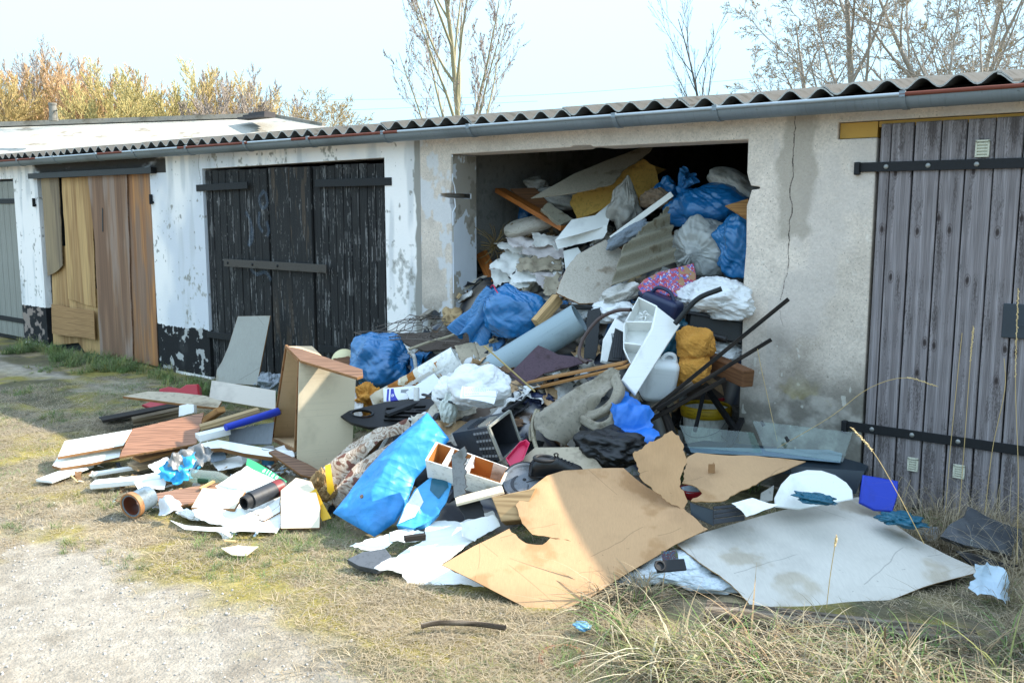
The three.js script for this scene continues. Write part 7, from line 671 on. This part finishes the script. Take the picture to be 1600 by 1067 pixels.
field('dry_grass', 'tall matted dry straw grass at the front right', tuft(9, 30, 0.08, 0.34, 0.17, 0.004, { n: 7, fall: 0.75 }), leafM, 260, 19, [-2.7, 0.7, 1.35, 3.1], tallZone, () => 0.85, (x, z, R) => R() < 0.2 ? pick(greens, R) : pick(straw2, R), 1);
field('dry_grass_by_door', 'dry straw grass clump at the foot of the grey door', tuft(15, 34, 0.06, 0.28, 0.26, 0.002, { n: 6, fall: 0.7 }), leafM, 80, 23, [-1.62, 0.6, 0.06, 1.1], (x, z) => sst(-1.7, -1.3, x) * (z < 0.75 ? 1 : 0.3), () => 0.95, (x, z, R) => pick(straw, R).clone().multiplyScalar(0.85));
// loose stones on the track
{ const R = rng(401), g = new THREE.DodecahedronGeometry(1, 0), m = new THREE.InstancedMesh(g, std('#ffffff', { roughness: 0.95 }), 4500), P = new THREE.Object3D(); let c = 0; for (let t = 0; c < 4500 && t < 90000; t++) { const x = lerp(-7.5, -1.4, R()), z = lerp(2.3, 4.4, R()); if (!vis(x, z) || R() > 0.05 + 0.95 * gravelAt(x, z) || covered(x, z)) continue; const s = 0.0018 + 0.0055 * pow(R(), 4); P.position.set(x, groundY(x, z) + s * 0.2, z); P.rotation.set(R() * 3, R() * 6, R() * 3); P.scale.set(s * (0.8 + 0.6 * R()), s * 0.7, s); P.updateMatrix(); m.setMatrixAt(c, P.matrix); const v = 0.2 + 0.28 * R(); m.setColorAt(c, C3(v, v * 0.93, v * 0.84)); c++; } m.count = c; m.name = 'gravel_stones'; sh(m); scene.add(m); tag(m, 'loose small stones on the pale track', 'gravel', null, 'stuff'); }
// single tall stems
function stem(label, pts, head) { const t = thing('grass_stem', label, 'grass stem', pts[0], 'single dry grass stems'); const inv = (p) => [p[0] - pts[0][0], p[1] - pts[0][1], p[2] - pts[0][2]]; part(t, 'stalk', tube(pts.map(inv), 0.0016, 20, 5), std('#b79c68')); if (head) { const R = rng(pts.length * 7 + 3), c = curve(pts.map(inv)), g = []; for (let i = 0; i < 46; i++) { const u = 1 - head * (1 - i / 46), p = c.getPoint(clamp(u)), d = c.getTangent(clamp(u)); g.push(new THREE.ConeGeometry(0.0022, 0.02, 4).rotateX(0.5 * (R() - 0.5)).applyQuaternion(new THREE.Quaternion().setFromUnitVectors(new THREE.Vector3(0, 1, 0), d.clone().add(new THREE.Vector3((R() - 0.5) * 0.9, (R() - 0.5) * 0.9, (R() - 0.5) * 0.9)).normalize())).translate(p.x, p.y, p.z)); } part(t, 'seed_head', mg(g), std('#cdb382')); } return t; }
stem('tall stem with pale seed head leaning left before the pale grey board', [[-.934,.402,1.62], [-1.053,.581,1.6], [-1.149,.706,1.58], [-1.243,.783,1.56]], 0.3);
stem('long arching stem with feathery head across the grey door', [[-1.993,.368,.5], [-1.711,.581,.5], [-1.534,.745,.48], [-1.376,.811,.46], [-1.23,.782,.44]], 0.22);
stem('tallest upright stem before the lock plate', [[-1.071,.222,.55], [-1.069,.559,.55], [-1.068,.888,.55], [-1.065,1.095,.55]], 0.25);
stem('upright thin stem left of the tallest one', [[-1.144,.194,.5], [-1.14,.507,.5], [-1.131,.814,.5], [-1.123,1.055,.5]], 0);
stem('stem at the very right edge before the grey door', [[-.772,.121,.8], [-.793,.512,.8], [-.829,.893,.8], [-.846,1.296,.8]], 0.3);
stem('bent stem between vents on the grey door', [[-.973,.23,.5], [-.96,.536,.5], [-.927,.838,.5], [-.94,.954,.5]], 0);
stem('thin stem crossing in front of the pale grey board', [[-1.2,.159,1.85], [-1.192,.285,1.85], [-1.182,.385,1.85], [-1.176,.44,1.85]], 0.2);
stem('straight dark stem leaning on the concrete pier', [[-2.016,.39,.45], [-2.084,.585,.42], [-2.145,.768,.4], [-2.18,.868,.38]], 0);
// arching dry stems behind the glass
{ const R = rng(61), g = []; for (let i = 0; i < 26; i++) { const a = (R() - 0.35) * 0.4, h = 0.22 + 0.2 * R(), b = (R() - 0.5) * 0.12; g.push(tube([[a * 0.15, 0, b * 0.3], [a * 0.5, h * 0.7, b * 0.6], [a, h, b], [a * 1.5 + 0.05, h * (0.5 + 0.3 * R()), b]], 0.0018, 14, 4)); } solo('dry_stalks', 'clump of bent dry stalks behind the leaning glass pane', 'grass clump', mg(g), std('#a8946c'), [-2.284,0,-.389]); }
renderer.render(scene, camera);
